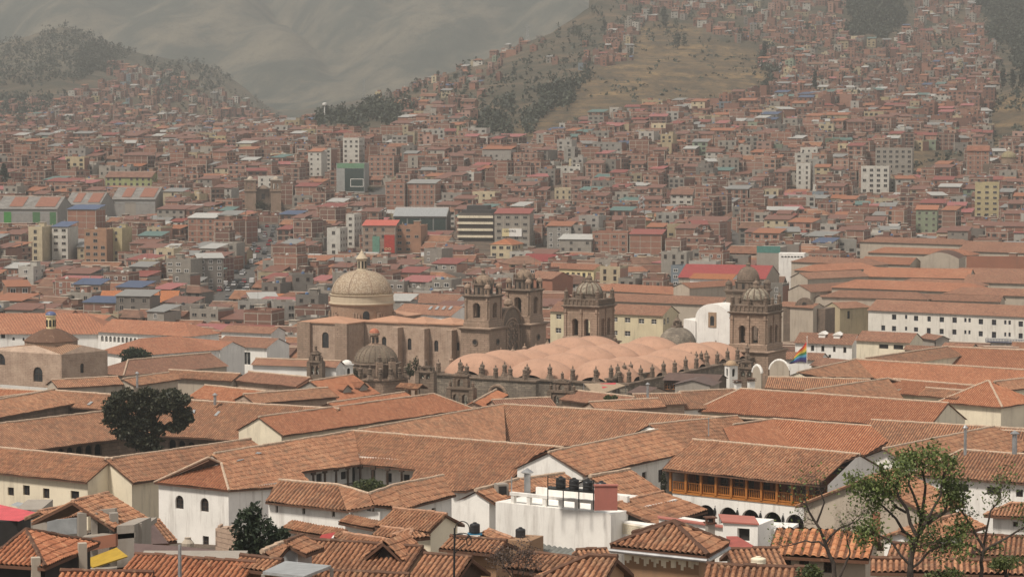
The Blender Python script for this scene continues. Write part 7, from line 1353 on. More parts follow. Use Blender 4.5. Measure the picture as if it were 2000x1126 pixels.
def geom(mb, rf, c, w, dep, nf, fh, ang, wall, roof, rcol, rs, wins=True, base=4, frame=True, winmb=None, tilem=None):
    """house body into mb (walls, coloured per face) and roof into rf; returns window spots (position, direction, size)"""
    ca, sa = math.cos(ang), math.sin(ang); U = V((ca, sa, 0)); W = V((-sa, ca, 0)); h = nf * fh; z0 = c.z - base; z1 = c.z + h; o = V((c.x, c.y, 0)); spots = []
    P = [o - U * w / 2 - W * dep / 2, o + U * w / 2 - W * dep / 2, o + U * w / 2 + W * dep / 2, o - U * w / 2 + W * dep / 2]
    for i in range(4):
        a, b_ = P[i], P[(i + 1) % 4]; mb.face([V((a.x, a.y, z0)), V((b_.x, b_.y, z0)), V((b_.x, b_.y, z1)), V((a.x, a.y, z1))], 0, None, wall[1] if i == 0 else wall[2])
    if frame:   # the concrete frame shows between the bricks
        for i in (0, 1):
            a, b_ = P[i], P[(i + 1) % 4]; D = (b_ - a).normalized(); n = V((D.y, -D.x, 0)); L = (b_ - a).length
            for f in range(1, nf + 1): mb.pbox(V((a.x, a.y, c.z + f * fh - .3)) - n * .05, D * L, n * .1, V((0, 0, .26)), 0, CONCOL)
            k = max(1, int(L / 3.6))
            for j in range(k + 1): q = a + D * min(max(L * j / k - .12, 0), L - .25); mb.pbox(V((q.x, q.y, z0)) - n * .05, D * .25, n * .09, V((0, 0, z1 - z0)), 0, CONCOL)
    if wins:
        for i in (0, 1):
            a, b_ = P[i], P[(i + 1) % 4]; D = (b_ - a).normalized(); n = V((D.y, -D.x, 0)); L = (b_ - a).length
            if i == 1 and rs.uniform() < .55: continue
            if i == 0 and wall[0] == 'brick' and rs.uniform() < .25: continue
            k = max(1, int(L / 3.2)); ww = rs.choice([1.1, 1.4, 1.8]); wh = rs.choice([1.1, 1.3, 1.5])
            for f in range(nf):
                for j in range(k):
                    if rs.uniform() < .12: continue
                    q = a + D * (L * (j + .5) / k); spots.append((V((q.x, q.y, c.z + f * fh + fh * .52)), D, n, ww, wh))
    wp = .35
    if roof == 'flat':
        mb.face([V((p.x, p.y, z1)) for p in P], 0, None, (.30, .25, .2))
        for i in range(4):
            a, b_ = P[i], P[(i + 1) % 4]; D = (b_ - a).normalized(); n = V((D.y, -D.x, 0)); mb.pbox(V((a.x, a.y, z1)) - n * .18, D * (b_ - a).length, n * .2, V((0, 0, .75)), 0, wall[1])
        if rs.uniform() < .45: q = o + U * rs.uniform(-.4, .4) * w; mb.tube((q.x, q.y, z1), (q.x, q.y, z1 + rs.uniform(2, 4.5)), .06, .05, 4, 0, (.12, .12, .12))
        if rs.uniform() < .7:   # iron-rod columns left for another floor
            for i in range(4): mb.box(P[i].x * .97 + o.x * .03, P[i].y * .97 + o.y * .03, z1, z1 + rs.uniform(.8, 1.8), .22, .22, ang, 0, CONCOL)
        if rs.uniform() < .5: q = o + U * rs.uniform(-.25, .25) * w + W * dep * .15; mb.box(q.x, q.y, z1, z1 + 2.2, 2.6, 2.8, ang, 0, wall[2]); mb.box(q.x, q.y, z1 + 2.2, z1 + 2.35, 3.0, 3.2, ang, 0, CONCOL)
        for _ in range(rs.randint(0, 4)): q = o + U * rs.uniform(-.42, .42) * w + W * dep * rs.uniform(-.4, .4); bh = rs.uniform(.4, 1.3); mb.box(q.x, q.y, z1, z1 + bh, rs.uniform(.5, 2.2), rs.uniform(.4, 1.5), ang, 0, [(.3, .2, .15), (.4, .38, .34), (.2, .16, .13), (.45, .42, .38)][rs.randint(4)])
        if rs.uniform() < .4: q = o + U * rs.uniform(-.3, .3) * w - W * dep * .2; mb.lathe(q.x, q.y, [(.55, z1), (.6, z1 + 1.1), (.2, z1 + 1.4)], 8, 0, 0, [(.03, .03, .035), (.5, .48, .44), (.08, .14, .26)][rs.randint(3)])
    elif roof == 'sheet':
        t = 1.0 + dep * .06; ov = .4; q = [P[0] - U * ov - W * ov, P[1] + U * ov - W * ov, P[2] + U * ov + W * ov, P[3] - U * ov + W * ov]; zz = [z1 + .25, z1 + .25, z1 + .25 + t, z1 + .25 + t]
        A = [V((p.x, p.y, z)) for p, z in zip(q, zz)]; rf.face(A, 1, None, rcol); rf.face([v - V((0, 0, .12)) for v in A][::-1], 1, None, rcol)
        for i in range(4): j = (i + 1) % 4; rf.face([A[i], A[i] - V((0, 0, .12)), A[j] - V((0, 0, .12)), A[j]], 1, None, rcol)
        for i in range(4): mb.box(P[i].x, P[i].y, z1 - .1, zz[i] + (0 if i > 1 else -.05), .25, .25, ang, 0, CONCOL)
        mb.face([V((p.x, p.y, z1)) for p in P], 0, None, (.22, .18, .15))
    else:           # tiled gable, ridge along U (or across)
        ax, cr, L, S = (U, W, w, dep) if (w >= dep * .8 or roof == 'gable') else (W, U, dep, w); ov = .5; rise = S * .5 * .44; R0 = o - ax * (L / 2 + .2); R1 = o + ax * (L / 2 + .2); hip = S * .42 if roof == 'hip' else 0
        for sg in (-1, 1):
            e0 = o - ax * (L / 2 + .2) + cr * sg * (S / 2 + ov); e1 = o + ax * (L / 2 + .2) + cr * sg * (S / 2 + ov); ze = z1 - ov * .44
            A = [V((R0.x, R0.y, z1 + rise)) + ax * hip, V((R1.x, R1.y, z1 + rise)) - ax * hip, V((e1.x, e1.y, ze)), V((e0.x, e0.y, ze))]; sl = math.hypot(S / 2 + ov, rise)
            rf.face(A, 0, [(hip / PIT_MID, 0), ((L - hip) / PIT_MID, 0), (L / PIT_MID, sl), (0, sl)], rcol); rf.face([v - V((0, 0, .14)) for v in A][::-1], 0, None, rcol)
            for i in (1, 2, 3): j = (i + 1) % 4; rf.face([A[i], A[i] - V((0, 0, .14)), A[j] - V((0, 0, .14)), A[j]], 0, None, rcol)
            if sg == 1: rf.tube(A[0] + V((0, 0, .08)), A[1] + V((0, 0, .08)), .17, .17, 5, 1, (.40, .29, .21))
        for s_, R in ((-1, R0), (1, R1)):
            a = o + ax * s_ * L / 2 + cr * S / 2; b_ = o + ax * s_ * L / 2 - cr * S / 2; m_ = o + ax * s_ * L / 2
            if hip: e = cr * (S / 2 + ov); q = o + ax * s_ * (L / 2 + .2); rf.face([V((q.x + e.x, q.y + e.y, z1 - ov * .44)), V((q.x - e.x, q.y - e.y, z1 - ov * .44)), V((R.x, R.y, z1 + rise)) - ax * s_ * hip], 0, [(0, 3), (S / PIT_MID, 3), (S / 2 / PIT_MID, 0)], rcol)
            else: mb.face([V((a.x, a.y, z1)), V((b_.x, b_.y, z1)), V((m_.x, m_.y, z1 + rise))], 0, None, wall[2])
    return spots
def winmesh(w, h, fr):
    k = (w, h, fr)
    if k not in WINMESH:
        mb = MB(); t = .1; mb.pbox((-w / 2, -.05, -h / 2), (w, 0, 0), (0, .09, 0), (0, 0, h), 1)
        for x in (-w / 2, w / 2 - t, -t / 2): mb.pbox((x, -.09, -h / 2), (t, 0, 0), (0, .08, 0), (0, 0, h), 0)
        for z in (-h / 2 - .06, h / 2 - t): mb.pbox((-w / 2 - .08, -.1, z), (w + .16, 0, 0), (0, .1, 0), (0, 0, t + .02), 0)
        o = mb.build('window', [fr, GLASS]); WINMESH[k] = o.data; bpy.data.objects.remove(o)
    return WINMESH[k]
def tile_col(rs, far=False): b_ = [(.30, .14, .085), (.25, .118, .075), (.36, .175, .10), (.22, .122, .082), (.20, .108, .075), (.27, .15, .10)][rs.randint(6)]; k = rs.uniform(.72, 1.02); return tuple(c * k for c in b_)
def tile_attr():
    m, nt, bs = newmat('city_roof_tile'); a = N(nt, 'Attribute', attribute_name='Col'); f = noise(nt, pos(nt), .35, 6, .7); uv = N(nt, 'UVMap'); sep = N(nt, 'SeparateXYZ'); nt.links.new(uv.outputs[0], sep.inputs[0]); g = noise(nt, pos(nt), 1.3, 4, .7)
    c = mix(nt, a.outputs['Color'], ramp(nt, f, [(.3, (.62, .6, .58)), (.7, (1.25, 1.22, 1.2))]), 1.0, 'MULTIPLY'); c = mix(nt, c, (.10, .06, .042), mth(nt, 'MULTIPLY', ramp(nt, g, [(.5, (0, 0, 0)), (.75, (1, 1, 1))]), .5))
    nt.links.new(c, bs.inputs['Base Color']); bs.inputs['Roughness'].default_value = .9; bump(nt, bs, mth(nt, 'SINE', mth(nt, 'MULTIPLY', sep.outputs[0], 6.2832)), .9, .08); return m
CTILE = tile_attr(); DULL = .84
# ---- what keeps houses away: traced buildings, streets, slopes of grass
def gxy(px, py): d = dbase(px, py); return ((px - HX) / F * d, d)
STREETS = [([gxy(382, 628), gxy(420, 600), gxy(462, 562), gxy(500, 515), gxy(522, 470), gxy(530, 436)], 5.2), ([gxy(738, 425), gxy(742, 395), gxy(735, 365)], 4.5), ([gxy(968, 410), gxy(962, 385), gxy(955, 362)], 4.0), ([gxy(1445, 520), gxy(1440, 470), gxy(1400, 440)], 4.0)]
def near_street(x, y, m=0):
    for P, w in STREETS:
        for (x0, y0), (x1, y1) in zip(P[:-1], P[1:]):
            dx, dy = x1 - x0, y1 - y0; t = max(0, min(1, ((x - x0) * dx + (y - y0) * dy) / (dx * dx + dy * dy)))
            if math.hypot(x - x0 - t * dx, y - y0 - t * dy) < w + m: return True
    return False
bpy.context.view_layer.update()
OCC = []
for o in list(C.objects):
    if o.parent is None and 'category' in o and o.location.y > 555:
        xs = []; st = [o]
        while st:
            q = st.pop(); st.extend(q.children)
            if q.type == 'MESH': xs += [q.matrix_world @ V(c_) for c_ in q.bound_box]
        if xs: OCC.append((min(v.x for v in xs), max(v.x for v in xs), min(v.y for v in xs), max(v.y for v in xs)))
def blocked(x, y, r): return any(a - r * .6 < x < b_ + r * .6 and c_ - r * .6 < y < d_ + r * .6 for a, b_, c_, d_ in OCC)
EMPTY_PX = [[(1040, 110), (1090, 30), (1165, -5), (1215, 0), (1225, 30), (1150, 70), (1100, 115)], GRASS, GRASS2, [(1640, 0), (1790, 0), (1745, 80), (1650, 78)], [(1895, 0), (2040, 0), (2040, 190), (1960, 180), (1930, 70)], [(-60, 60), (180, 60), (240, 90), (190, 160), (60, 190), (-60, 200)], [(640, 215), (760, 195), (800, 245), (700, 262), (600, 262)], [(1000, 120), (1140, 140), (1130, 180), (1010, 270), (900, 265), (960, 190)]]
# ---- individually built landmarks of the city
ANCH = []; PROT = []
def anchor(px, py, words): ANCH.append((px, py, words))
def city_block(name, label, x0, x1, yb, nf, fh, dep, wall, roof='flat', rcol=None, cat='building', ang=GA, short=None, frame=None, win=True, dd=0):
    d = dbase((x0 + x1) / 2, yb) + dd; w = (x1 - x0) / F * d / math.cos(ang); cx = ((x0 + x1) / 2 - HX) / F * d; z = ground(cx, d); o = V((cx, d, z)); ca, sa = math.cos(ang), math.sin(ang); c = V((cx - sa * dep / 2, d + ca * dep / 2, z))
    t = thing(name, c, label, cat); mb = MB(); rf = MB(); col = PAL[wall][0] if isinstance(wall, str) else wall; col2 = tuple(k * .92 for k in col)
    sp = geom(mb, rf, c, w, dep, nf, fh, ang, (wall if isinstance(wall, str) else '', col, col2), roof, rcol or SHEETS['red'], rc, win, frame=frame if frame is not None else wall == 'brick')
    mb.build('wall', PAINT, t, cols=True)
    if rf.n: rf.build('roof', [CTILE, SHEET], t, cols=True)
    for p, D, n, ww, wh in sp: add_win(t, p, D, n, ww, wh)
    PROT.append((x0 - 2, x1 + 2, yb - 4 - (6 if cat == 'market hall' else 0), d)); OCC.append((cx - w / 2, cx + w / 2, d - 3, d + dep)); anchor((x0 + x1) / 2, yb, short or label)
    return t, c, w, V((ca, sa, 0)), V((sa, -ca, 0)), nf * fh
def add_win(t, p, D, n, ww, wh, fr=None):
    o = bpy.data.objects.new('window', winmesh(ww, wh, fr or CONC)); C.objects.link(o); o.parent = t; o.location = p - V(t['_o']); o.rotation_euler = (0, 0, math.atan2(D.y, D.x))
def panel(t, c, w, U, n, dep, u0, u1, z0, z1, mat, name, off=.06):
    q = V((c.x, c.y, c.z)) + n * (dep / 2 + .0) + U * (u0 * w - w / 2); mb = MB(); mb.pbox(q + V((0, 0, z0)), U * (u1 - u0) * w, n * off, V((0, 0, z1 - z0))); return mb.build(name, mat, t)
GRN = sheetmat('bright_green_panel', (.055, .26, .05)); GRN2 = sheetmat('dull_green_panel', (.07, .17, .07)); DGLASS = flat('dark_green_glass', (.035, .055, .05), .2)
for x0, x1, yb, lab, pans in [(-10, 113, 446, 'large grey market hall with green panels at the left edge', [(.13, .25, 0), (.6, .72, 1), (.88, .98, 1)]), (126, 196, 436, 'middle grey market hall with one bright green panel', [(.25, .55, 0)]), (218, 304, 426, 'grey market hall with orange roof patches and no green panel in front', [(.3, .55, 2)])]:
    t, c, w, U, n, h = city_block('market_hall', lab, x0, x1, yb, 2, 4.6, 24, (.30, .285, .265), 'gable', (.27, .26, .245), 'market hall', GA * .4, 'the ' + lab.split(' grey')[0].replace('grey', 'right').split()[0] + ' market hall', False, False)
    for u0, u1, k in pans: panel(t, c, w, U, n, 24, u0, u1, .5, 7.5, [GRN, GRN2, CONC][k], 'green_panel' if k < 2 else 'panel')
    panel(t, c, w, U, n, 24, 0, 1, 6.9, 7.2, GREYM, 'trim'); mb = MB()
    for u0, u1 in ((.2, .42), (.62, .95)): A_ = [c + U * (u * w - w / 2) + n * (12 - 12 * f) + V((0, 0, h + f * 5.28 + .25)) for u, f in ((u0, .12), (u1, .12), (u1, .92), (u0, .92))]; mb.face(A_); mb.face([v - V((0, 0, .1)) for v in A_][::-1])
    mb.build('roof_sheet', sheetmat('orange_sheet', (.27, .12, .08)), t)
t, c, w, U, n, h = city_block('glass_building', 'dark glass office block with a green top and white outlined rectangle', 657, 712, 378, 5, 3.0, 16, (.33, .33, .31), 'flat', None, 'building', GA * .3, 'the dark glass block', False, False); panel(t, c, w, U, n, 16, .3, .98, .8, 13, DGLASS, 'glass_front'); panel(t, c, w, U, n, 16, .02, 1, 13.2, 15.8, sheetmat('pale_green_paint', (.14, .27, .16)), 'fascia')
pm = MB(); q = V((c.x, c.y, c.z)) + n * 8.12 - U * w / 2
for u0, u1, z0, z1 in [(.5, .97, 3.2, 3.5), (.5, .97, 7.2, 7.5), (.5, .52, 3.5, 7.2), (.95, .97, 3.5, 7.2)]: pm.pbox(q + U * u0 * w + V((0, 0, z0)), U * (u1 - u0) * w, n * .06, V((0, 0, z1 - z0)))
pm.build('outline', WHITE, t)
for nm, lab, x0, x1, yb, nf, wall, roof, rc_, short in [
 ('apartment_block', 'white apartment block with square windows, upper centre', 670, 702, 330, 6, 'white', 'flat', None, 'the white apartment block'), ('apartment_block', 'slim white block with an orange sheet top', 602, 628, 346, 5, 'white', 'sheet', SHEETS['orange'], 'the slim white block with orange top'),
 ('brick_block', 'left of two wide plain brick blocks with pale concrete grid', 1157, 1226, 494, 3, 'brick', 'flat', None, 'the two wide brick blocks'), ('brick_block', 'right of two wide plain brick blocks, red capped', 1230, 1292, 497, 3, 'brick', 'sheet', SHEETS['red'], 'the red capped brick block'),
 ('white_house', 'pale grey building with slanted roof left of the two wide brick blocks', 1092, 1155, 494, 2, 'concrete', 'sheet', SHEETS['white'], 'the pale slanted-roof building'), ('brick_block', 'tall brick block with window columns, left of the silver roofed hall', 795, 850, 412, 5, 'brick', 'sheet', SHEETS['grey'], 'the tall brick block'),
 ('brick_block', 'broad brick block beside the narrow street, centre', 752, 790, 412, 5, 'brick', 'flat', None, 'the brick block by the narrow street'), ('brick_block', 'wide brick block high on the left, centre', 720, 770, 345, 4, 'brick', 'flat', None, 'the wide upper brick block'),
 ('brick_block', 'brick tower block with blue top by the left market', 130, 188, 470, 5, 'brick', 'sheet', SHEETS['blue'], 'the blue topped brick block'), ('apartment_block', 'cream apartment block with two window columns, left', 54, 82, 512, 5, 'cream', 'flat', None, 'the cream apartment block'),
 ('apartment_block', 'white and blue banded apartment block, left', 100, 132, 510, 5, 'white', 'sheet', SHEETS['blue'], 'the white and blue block'), ('brick_block', 'ochre brick block with pale grid beside a white strip, left', 163, 208, 518, 5, (.36, .20, .12), 'flat', None, 'the ochre grid block'),
 ('apartment_block', 'yellow banded block left of centre', 214, 238, 515, 5, 'yellow', 'flat', None, 'the yellow banded block'), ('brick_block', 'brick block with a dark band and pale roof, left of the street', 366, 420, 475, 4, 'brick', 'sheet', SHEETS['white'], 'the pale roofed brick block'),
 ('apartment_block', 'tall white framed house with big windows above the domed church', 638, 664, 500, 4, 'white', 'flat', None, 'the white framed house'), ('apartment_block', 'slim white apartment strip left of the red billboard', 676, 692, 482, 5, 'white', 'flat', None, 'the slim white strip'),
 ('brick_block', 'brick block with ochre top right of the red billboard', 772, 822, 494, 4, (.34, .18, .11), 'flat', None, 'the ochre topped brick block'), ('apartment_block', 'white banded block upper right with dark windows', 1555, 1582, 372, 5, 'white', 'flat', None, 'the white banded block'),
 ('brick_block', 'tall brick block on the right with white side', 1888, 1930, 342, 5, 'brick', 'gable', (.3, .13, .08), 'the tall white sided brick block'), ('apartment_block', 'yellow fronted brick tower at the right', 1905, 1950, 425, 6, 'yellow', 'flat', None, 'the yellow fronted tower'),
 ('apartment_block', 'grey and brick twin block, upper right', 1710, 1780, 342, 5, 'concrete', 'flat', None, 'the grey twin block'), ('apartment_block', 'white banded block below the grey twin block', 1682, 1735, 380, 5, 'white', 'flat', None, 'the lower white banded block'),
 ('house', 'white turret house with dark sheet roof, right of centre', 1310, 1352, 400, 2, 'white', 'gable', (.25, .13, .09), 'the white turret house'), ('apartment_block', 'cream house with yellow panel, centre', 1083, 1118, 392, 2, 'cream', 'flat', None, 'the cream house with yellow panel'),
 ('house', 'long low school with green bands, upper left', 205, 298, 366, 2, (.34, .36, .16), 'gable', (.26, .14, .10), 'the green banded school'), ('house', 'green house with striped balcony, right', 1790, 1830, 458, 4, (.27, .31, .21), 'sheet', SHEETS['orange'], 'the green balcony house')]:
    city_block(nm, lab, x0, x1, yb, nf, 2.75, 12, wall, roof, rc_, 'building' if 'block' in nm else 'house', GA * .6, short)
t, c, w, U, n, h = city_block('banded_building', 'stepped black-roofed building with cream balcony bands, centre', 895, 962, 474, 4, 3.0, 18, (.10, .085, .075), 'flat', None, 'building', GA * .5, 'the black banded building', False, False)
for z in (1.8, 4.8, 7.8, 10.6): panel(t, c, w, U, n, 18, -.02, 1.02, z, z + 1.0, CREAM, 'balcony_band', .9)
mb = MB(); mb.box(c.x, c.y, c.z + h, c.z + h + 2.2, w * .85, 15, GA * .5); mb.box(c.x, c.y, c.z + h + 2.2, c.z + h + 4, w * .6, 10, GA * .5); mb.build('attic', flat('black_sheet', (.045, .04, .038), .6), t)
t, c, w, U, n, h = city_block('glass_hall', 'hall with a silver sheet roof over dark glass bays, centre', 768, 872, 452, 2, 3.6, 16, (.2, .2, .19), 'gable', SHEETS['white'], 'hall', GA * .3, 'the silver roofed hall', False, False)
for i in range(4): panel(t, c, w, U, n, 16, .03 + i * .245, .25 + i * .245, .6, 6.2, DGLASS, 'glass_bay')
mb = MB(); q = c - n * 0; k = V((0, 0, h)); a = c + n * 8.6 - U * w / 2 + k + V((0, 0, -.1)); bb = c - n * .5 - U * w / 2 + k + V((0, 0, 3.9)); mb.face([a, a + U * w, bb + U * w, bb]); mb.build('roof_sheet', GREYM, t)
RED = sheetmat('billboard_red', (.40, .045, .03))
def lettering(t, txt, p, U, n, size, mat, name='lettering'):
    cu = bpy.data.curves.new(name, 'FONT'); cu.body = txt; cu.size = size; cu.extrude = .02; cu.materials.append(mat); o0 = bpy.data.objects.new(name, cu); C.objects.link(o0); bpy.context.view_layer.update(); me = bpy.data.meshes.new_from_object(o0.evaluated_get(bpy.context.evaluated_depsgraph_get())); bpy.data.objects.remove(o0); o = bpy.data.objects.new(name, me); C.objects.link(o); o.parent = t; o.location = p - V(t['_o']); o.rotation_euler = (math.pi / 2, 0, math.atan2(U.y, U.x)); return o
t, c, w, U, n, h = city_block('shop_building', 'building with a coral sheet roof, green signs and a red billboard', 708, 772, 497, 4, 3.0, 14, (.30, .2, .15), 'sheet', (.50, .11, .075), 'building', GA * .2, 'the red billboard building', True)
panel(t, c, w, U, n, 14, .66, .98, .5, 8.2, RED, 'billboard', .3); panel(t, c, w, U, n, 14, .3, .52, .6, 7.6, sheetmat('pale_teal_sign', (.13, .27, .2)), 'sign', .25); q = c + n * 7.34 - U * w / 2
pm = MB()
for k in range(2): q2 = q + U * (.72 + .11 * k) * w + V((0, 0, 2.2)); [pm.tube(q2 + U * .55 * math.cos(a) + V((0, 0, .45 * math.sin(a))), q2 + U * .55 * math.cos(a + .6) + V((0, 0, .45 * math.sin(a + .6))), .14, .14, 4) for a in np.arange(0, 6.2, .6)]
pm.build('sign_mark', YELLOW, t)
t, c, w, U, n, h = city_block('concrete_building', 'concrete framed building with wide windows and a lettered rooftop sign, centre', 966, 1034, 486, 5, 3.0, 14, 'concrete', 'sheet', SHEETS['red'], 'building', GA * .4, 'the lettered concrete building', True); sg = panel(t, c, w, U, n, 14, .22, .78, 5.2, 8.6, WHITE, 'sign_board', .5); panel(t, c, w, U, n, 14, .22, .42, 5.2, 8.6, YELLOW, 'sign_patch', .53)
q = c + n * 7.6 - U * w / 2; lettering(t, 'CENTRO', q + U * .27 * w + V((0, 0, 7.1)), U, n, 1.35, DARK)
t, c, w, U, n, h = city_block('house', 'orange roofed cream house above the twin church towers', 958, 1000, 505, 2, 3.0, 14, 'cream', 'hip', (.42, .16, .075), 'house', GA, 'the orange hipped house')
# twin towered church at the head of the street
d = dbase(514, 412); cx = (514 - HX) / F * d; zc = ground(cx, d); t = thing('church', (cx, d, zc), 'brown twin-towered church at the head of the long street', 'church'); anchor(514, 412, 'the twin-towered church'); S_ = F / d; OCC.append((cx - 12, cx + 12, d - 16, d + 30)); HZ = lambda y: aty(514, y, d).z
for x0, x1 in ((478, 500), (529, 549)):
    w = (x1 - x0) / S_; c = ((x0 + x1) / 2 - HX) / F * d; zt = HZ(352); L = loc2(c, d, .1); mb = MB(); mb.sq(c, d, .1, [(w / 2, zc - 3), (w / 2, HZ(374)), (w / 2 + .4, HZ(373)), (w / 2 + .4, HZ(371)), (w / 2 - .1, HZ(371))]); bo = mb.build('tower', STONE, t); tower_shaft(bo, L, w / 2 - .15, HZ(371), zt, [(-.95, .45, HZ(369), HZ(358)), (.95, .45, HZ(369), HZ(358))], STONE)
    mb = MB(); mb.sq(c, d, .1, [(w / 2 + .3, zt), (w / 2 + .3, zt + .5)]); mb.lathe(c, d, [(1.5 * math.cos(a), zt + .5 + 1.5 * math.sin(a)) for a in np.linspace(0, 1.5, 6)], 12); mb.build('cupola', BEIGE, bo)
mb = MB(); mb.box(cx, d + 1.5, zc - 3, HZ(368), 30 / S_, 4, .1); mb.lathe(cx, d + 1, [(3.2, HZ(368) - .2), (2.6, HZ(366)), (1.2, HZ(363)), (.2, HZ(361))], 12); mb.box(cx, d + 20, zc - 3, HZ(376), 36 / S_, 36, .1); fa = mb.build('facade', STONE_DARK, t); mb = MB(); mb.box(cx, d - .55, zc + 1, HZ(400), 2.4, .3, .1); mb.box(cx, d - .55, HZ(388), HZ(378), 1.6, .3, .1); mb.build('door', DARK, fa)
d = dbase(1972, 345); p = aty(1972, 318, d); t = thing('domed_church', (p.x, p.y, ground(p.x, p.y)), 'stone church with an olive tiled dome high at the right edge', 'church'); anchor(1972, 345, 'the olive domed church'); OCC.append((p.x - 14, p.x + 14, p.y - 6, p.y + 20)); mb = MB(); mb.box(p.x, p.y + 4, ground(p.x, p.y) - 3, p.z - .5, 26, 14, GA); mb.build('nave', STONE_DARK, t); mb = MB(); mb.lathe(p.x, p.y + 3, [(4.2, p.z - 1), (4.2, p.z + 2.6), (4.5, p.z + 2.8)], 16); dr = mb.build('drum', STONE, t); ribbed_dome(t, p.x, p.y + 3, p.z + 2.7, 4.3, 3.8, flat('olive_tile', (.24, .2, .11), .8, 0, .4, 2), 8, ribmat=STONE); mb = MB(); mb.lathe(p.x, p.y + 3, [(.8, p.z + 6.2), (.8, p.z + 7.6), (1, p.z + 7.7), (.2, p.z + 8.8)], 8); mb.build('lantern', BEIGE, t)
for x, y, w in [(707, 575, 'the big drum dome'), (944, 580, 'the twin church towers'), (1150, 570, 'the left bell tower'), (1470, 560, 'the right bell tower'), (1390, 600, 'the white chapel'), (1840, 640, 'the long white building'), (100, 640, 'the stone church'), (275, 640, 'the arcaded building'), (275, 580, 'the bright orange hall'), (1420, 530, 'the dull red hall'), (1835, 515, 'the beige arched shed'), (1085, 505, 'the dark red hall'), (1140, 535, 'the yellow building')]: anchor(x, y, w)
PROT.append((474, 556, 408, dbase(514, 412)))
for (x0_, x1_, y_) in [(514, 546, 440), (507, 543, 468), (500, 530, 500), (472, 502, 540), (452, 484, 562), (424, 450, 588)]: PROT.append((x0_, x1_, y_, dbase((x0_ + x1_) / 2, y_)))
# ---- scatter
NUMW = ['', 'one-storey', 'two-storey', 'three-storey', 'four-storey', 'five-storey', 'six-storey', 'seven-storey']
cands = []; ca, sa = math.cos(GA), math.sin(GA)
for j in range(-20, 432):
    for i in range(-200, 200):
        gx = i * 9.0 + rc.uniform(-2, 2) + (j % 2) * 4; gy = 80 + j * 9.0 + rc.uniform(-1.6, 1.6); x = ca * gx - sa * gy * 1.0 + 120; y = sa * gx + ca * gy + 60
        if not 105 < y < 3350: continue
        px = HX + F * x / y
        if not -240 - 9e4 / y < px < 2240 + 9e4 / y or (y < 640 and -60 - 13 * F / y < px < 2060 + 13 * F / y): continue    # beyond the frame's edges the roofs go on
        cands.append((y, x, px, i, j))
cands.sort(); IND = []; MASS = []
for y, x, px, i, j in cands:
    z = ground(x, y); py = proj((x, y, z))[1]; gxn = ca * x + sa * y
    if blocked(x, y, 11) or near_street(x, y, 4): continue
    if any(in_poly(px + 6 * math.sin(y / 31), py - hh_ + 4 * math.sin(x / 23), P) for P in EMPTY_PX for hh_ in (0, 6 * F / y)): continue
    if abs((gxn / 62.0) % 1.0 - .5) < .055 and y > 700: continue                   # side streets
    if y > 2500 and px > 1150 and rc.uniform() < .15: continue
    pr = 1.0 if y < 1750 else .8 if y < 2100 else .58 if y < 2350 else .42
    if px < 560: pr = 1.0 if y < 1900 else .8 if y < 2400 else .34 * max(0, 1 - (y - 2400) / 1300)
    if 560 <= px < 1180 and y > 1780: pr = (.24 if y < 1950 else .09)
    if 1180 <= px < 1490 and y > 2400: pr = .2
    if rc.uniform() > pr: continue
    if py < 2: continue
    lower = y < 1010; f = rc.uniform() * (.4 if y < 640 else 1); kind = 'tiled_house' if f < ((.72 if px > 900 else .5) if y < 900 else (.45 if px > 900 else .3) if y < 1080 else .16 if y < 1250 else .07) else 'sheet_house' if f < (.78 if y < 900 else .56 if y < 1250 else .30 if y < 1700 else .34) else 'flat_house'
    w = rc.uniform(6, 11.5) * (1.6 if rc.uniform() < .08 else 1) if kind != 'tiled_house' else rc.uniform(9, 18); dep = rc.uniform(7.5, 11); nf = int(rc.choice([1, 2, 2, 2, 3])) if kind == 'tiled_house' else int(rc.choice([2, 2, 3, 3, 4, 4, 5])) if y < 1900 else int(rc.choice([1, 1, 2, 2, 3, 3, 4])); fh = 2.4
    if y > 1750: w *= .85; dep *= .85
    if y > 2000: w *= .82; dep *= .8; nf = min(nf, 3); fh = 2.4
    if 560 < px < 1180 and y > 1750: w *= .8; nf = min(nf, 2)
    if y < 800: nf = min(nf, 2)
    if y < 760 and 1000 < px < 1700: nf = 1
    pw = w / 2 / y * F
    for a_, b_2, ylim, dl in PROT:
        if y < dl and px + pw > a_ and px - pw < b_2:
            while nf > 0 and proj((x, y - dep / 2, z + nf * fh + 2.2))[1] < ylim: nf -= 1
    if nf < 1: continue
    g = rc.uniform(); wall = 'brick' if g < (.70 if y > 1050 else .4) else 'concrete' if g < .82 else 'white' if g < .89 else 'cream' if g < .945 else ['yellow', 'pink', 'pink', 'green', 'concrete', 'brick', 'blue', 'cream'][rc.randint(8)]
    if kind == 'tiled_house': wall = ['white', 'cream', 'brick', 'concrete', 'white', 'brick'][rc.randint(6)]
    roof = {'tiled_house': ['gable', 'gable', 'gable', 'hip'][rc.randint(4)], 'sheet_house': 'sheet', 'flat_house': 'flat'}[kind]
    sn = ['red', 'orange', 'grey', 'grey', 'white', 'rust', 'rust', 'rust', 'orange', 'rust', 'grey', 'pink', 'rust', 'rust', 'rust', 'grey', 'white', 'rust', 'teal', 'blue', 'orange', 'rust', 'red', 'rust'][rc.randint(24)]
    (IND if len([0]) and True else MASS).append(dict(x=x, y=y, z=z, px=px, py=py, kind=kind, w=w, dep=dep, nf=nf, fh=fh, wall=wall, roof=roof, sn=sn, ang=GA + rc.normal() * .10 + (0.5 * (rc.uniform() < .08)), seed=rc.randint(1 << 30)))
LIM = {'tiled_house': 250, 'sheet_house': 270, 'flat_house': 290}; cnt = {k: 0 for k in LIM}; used = {}
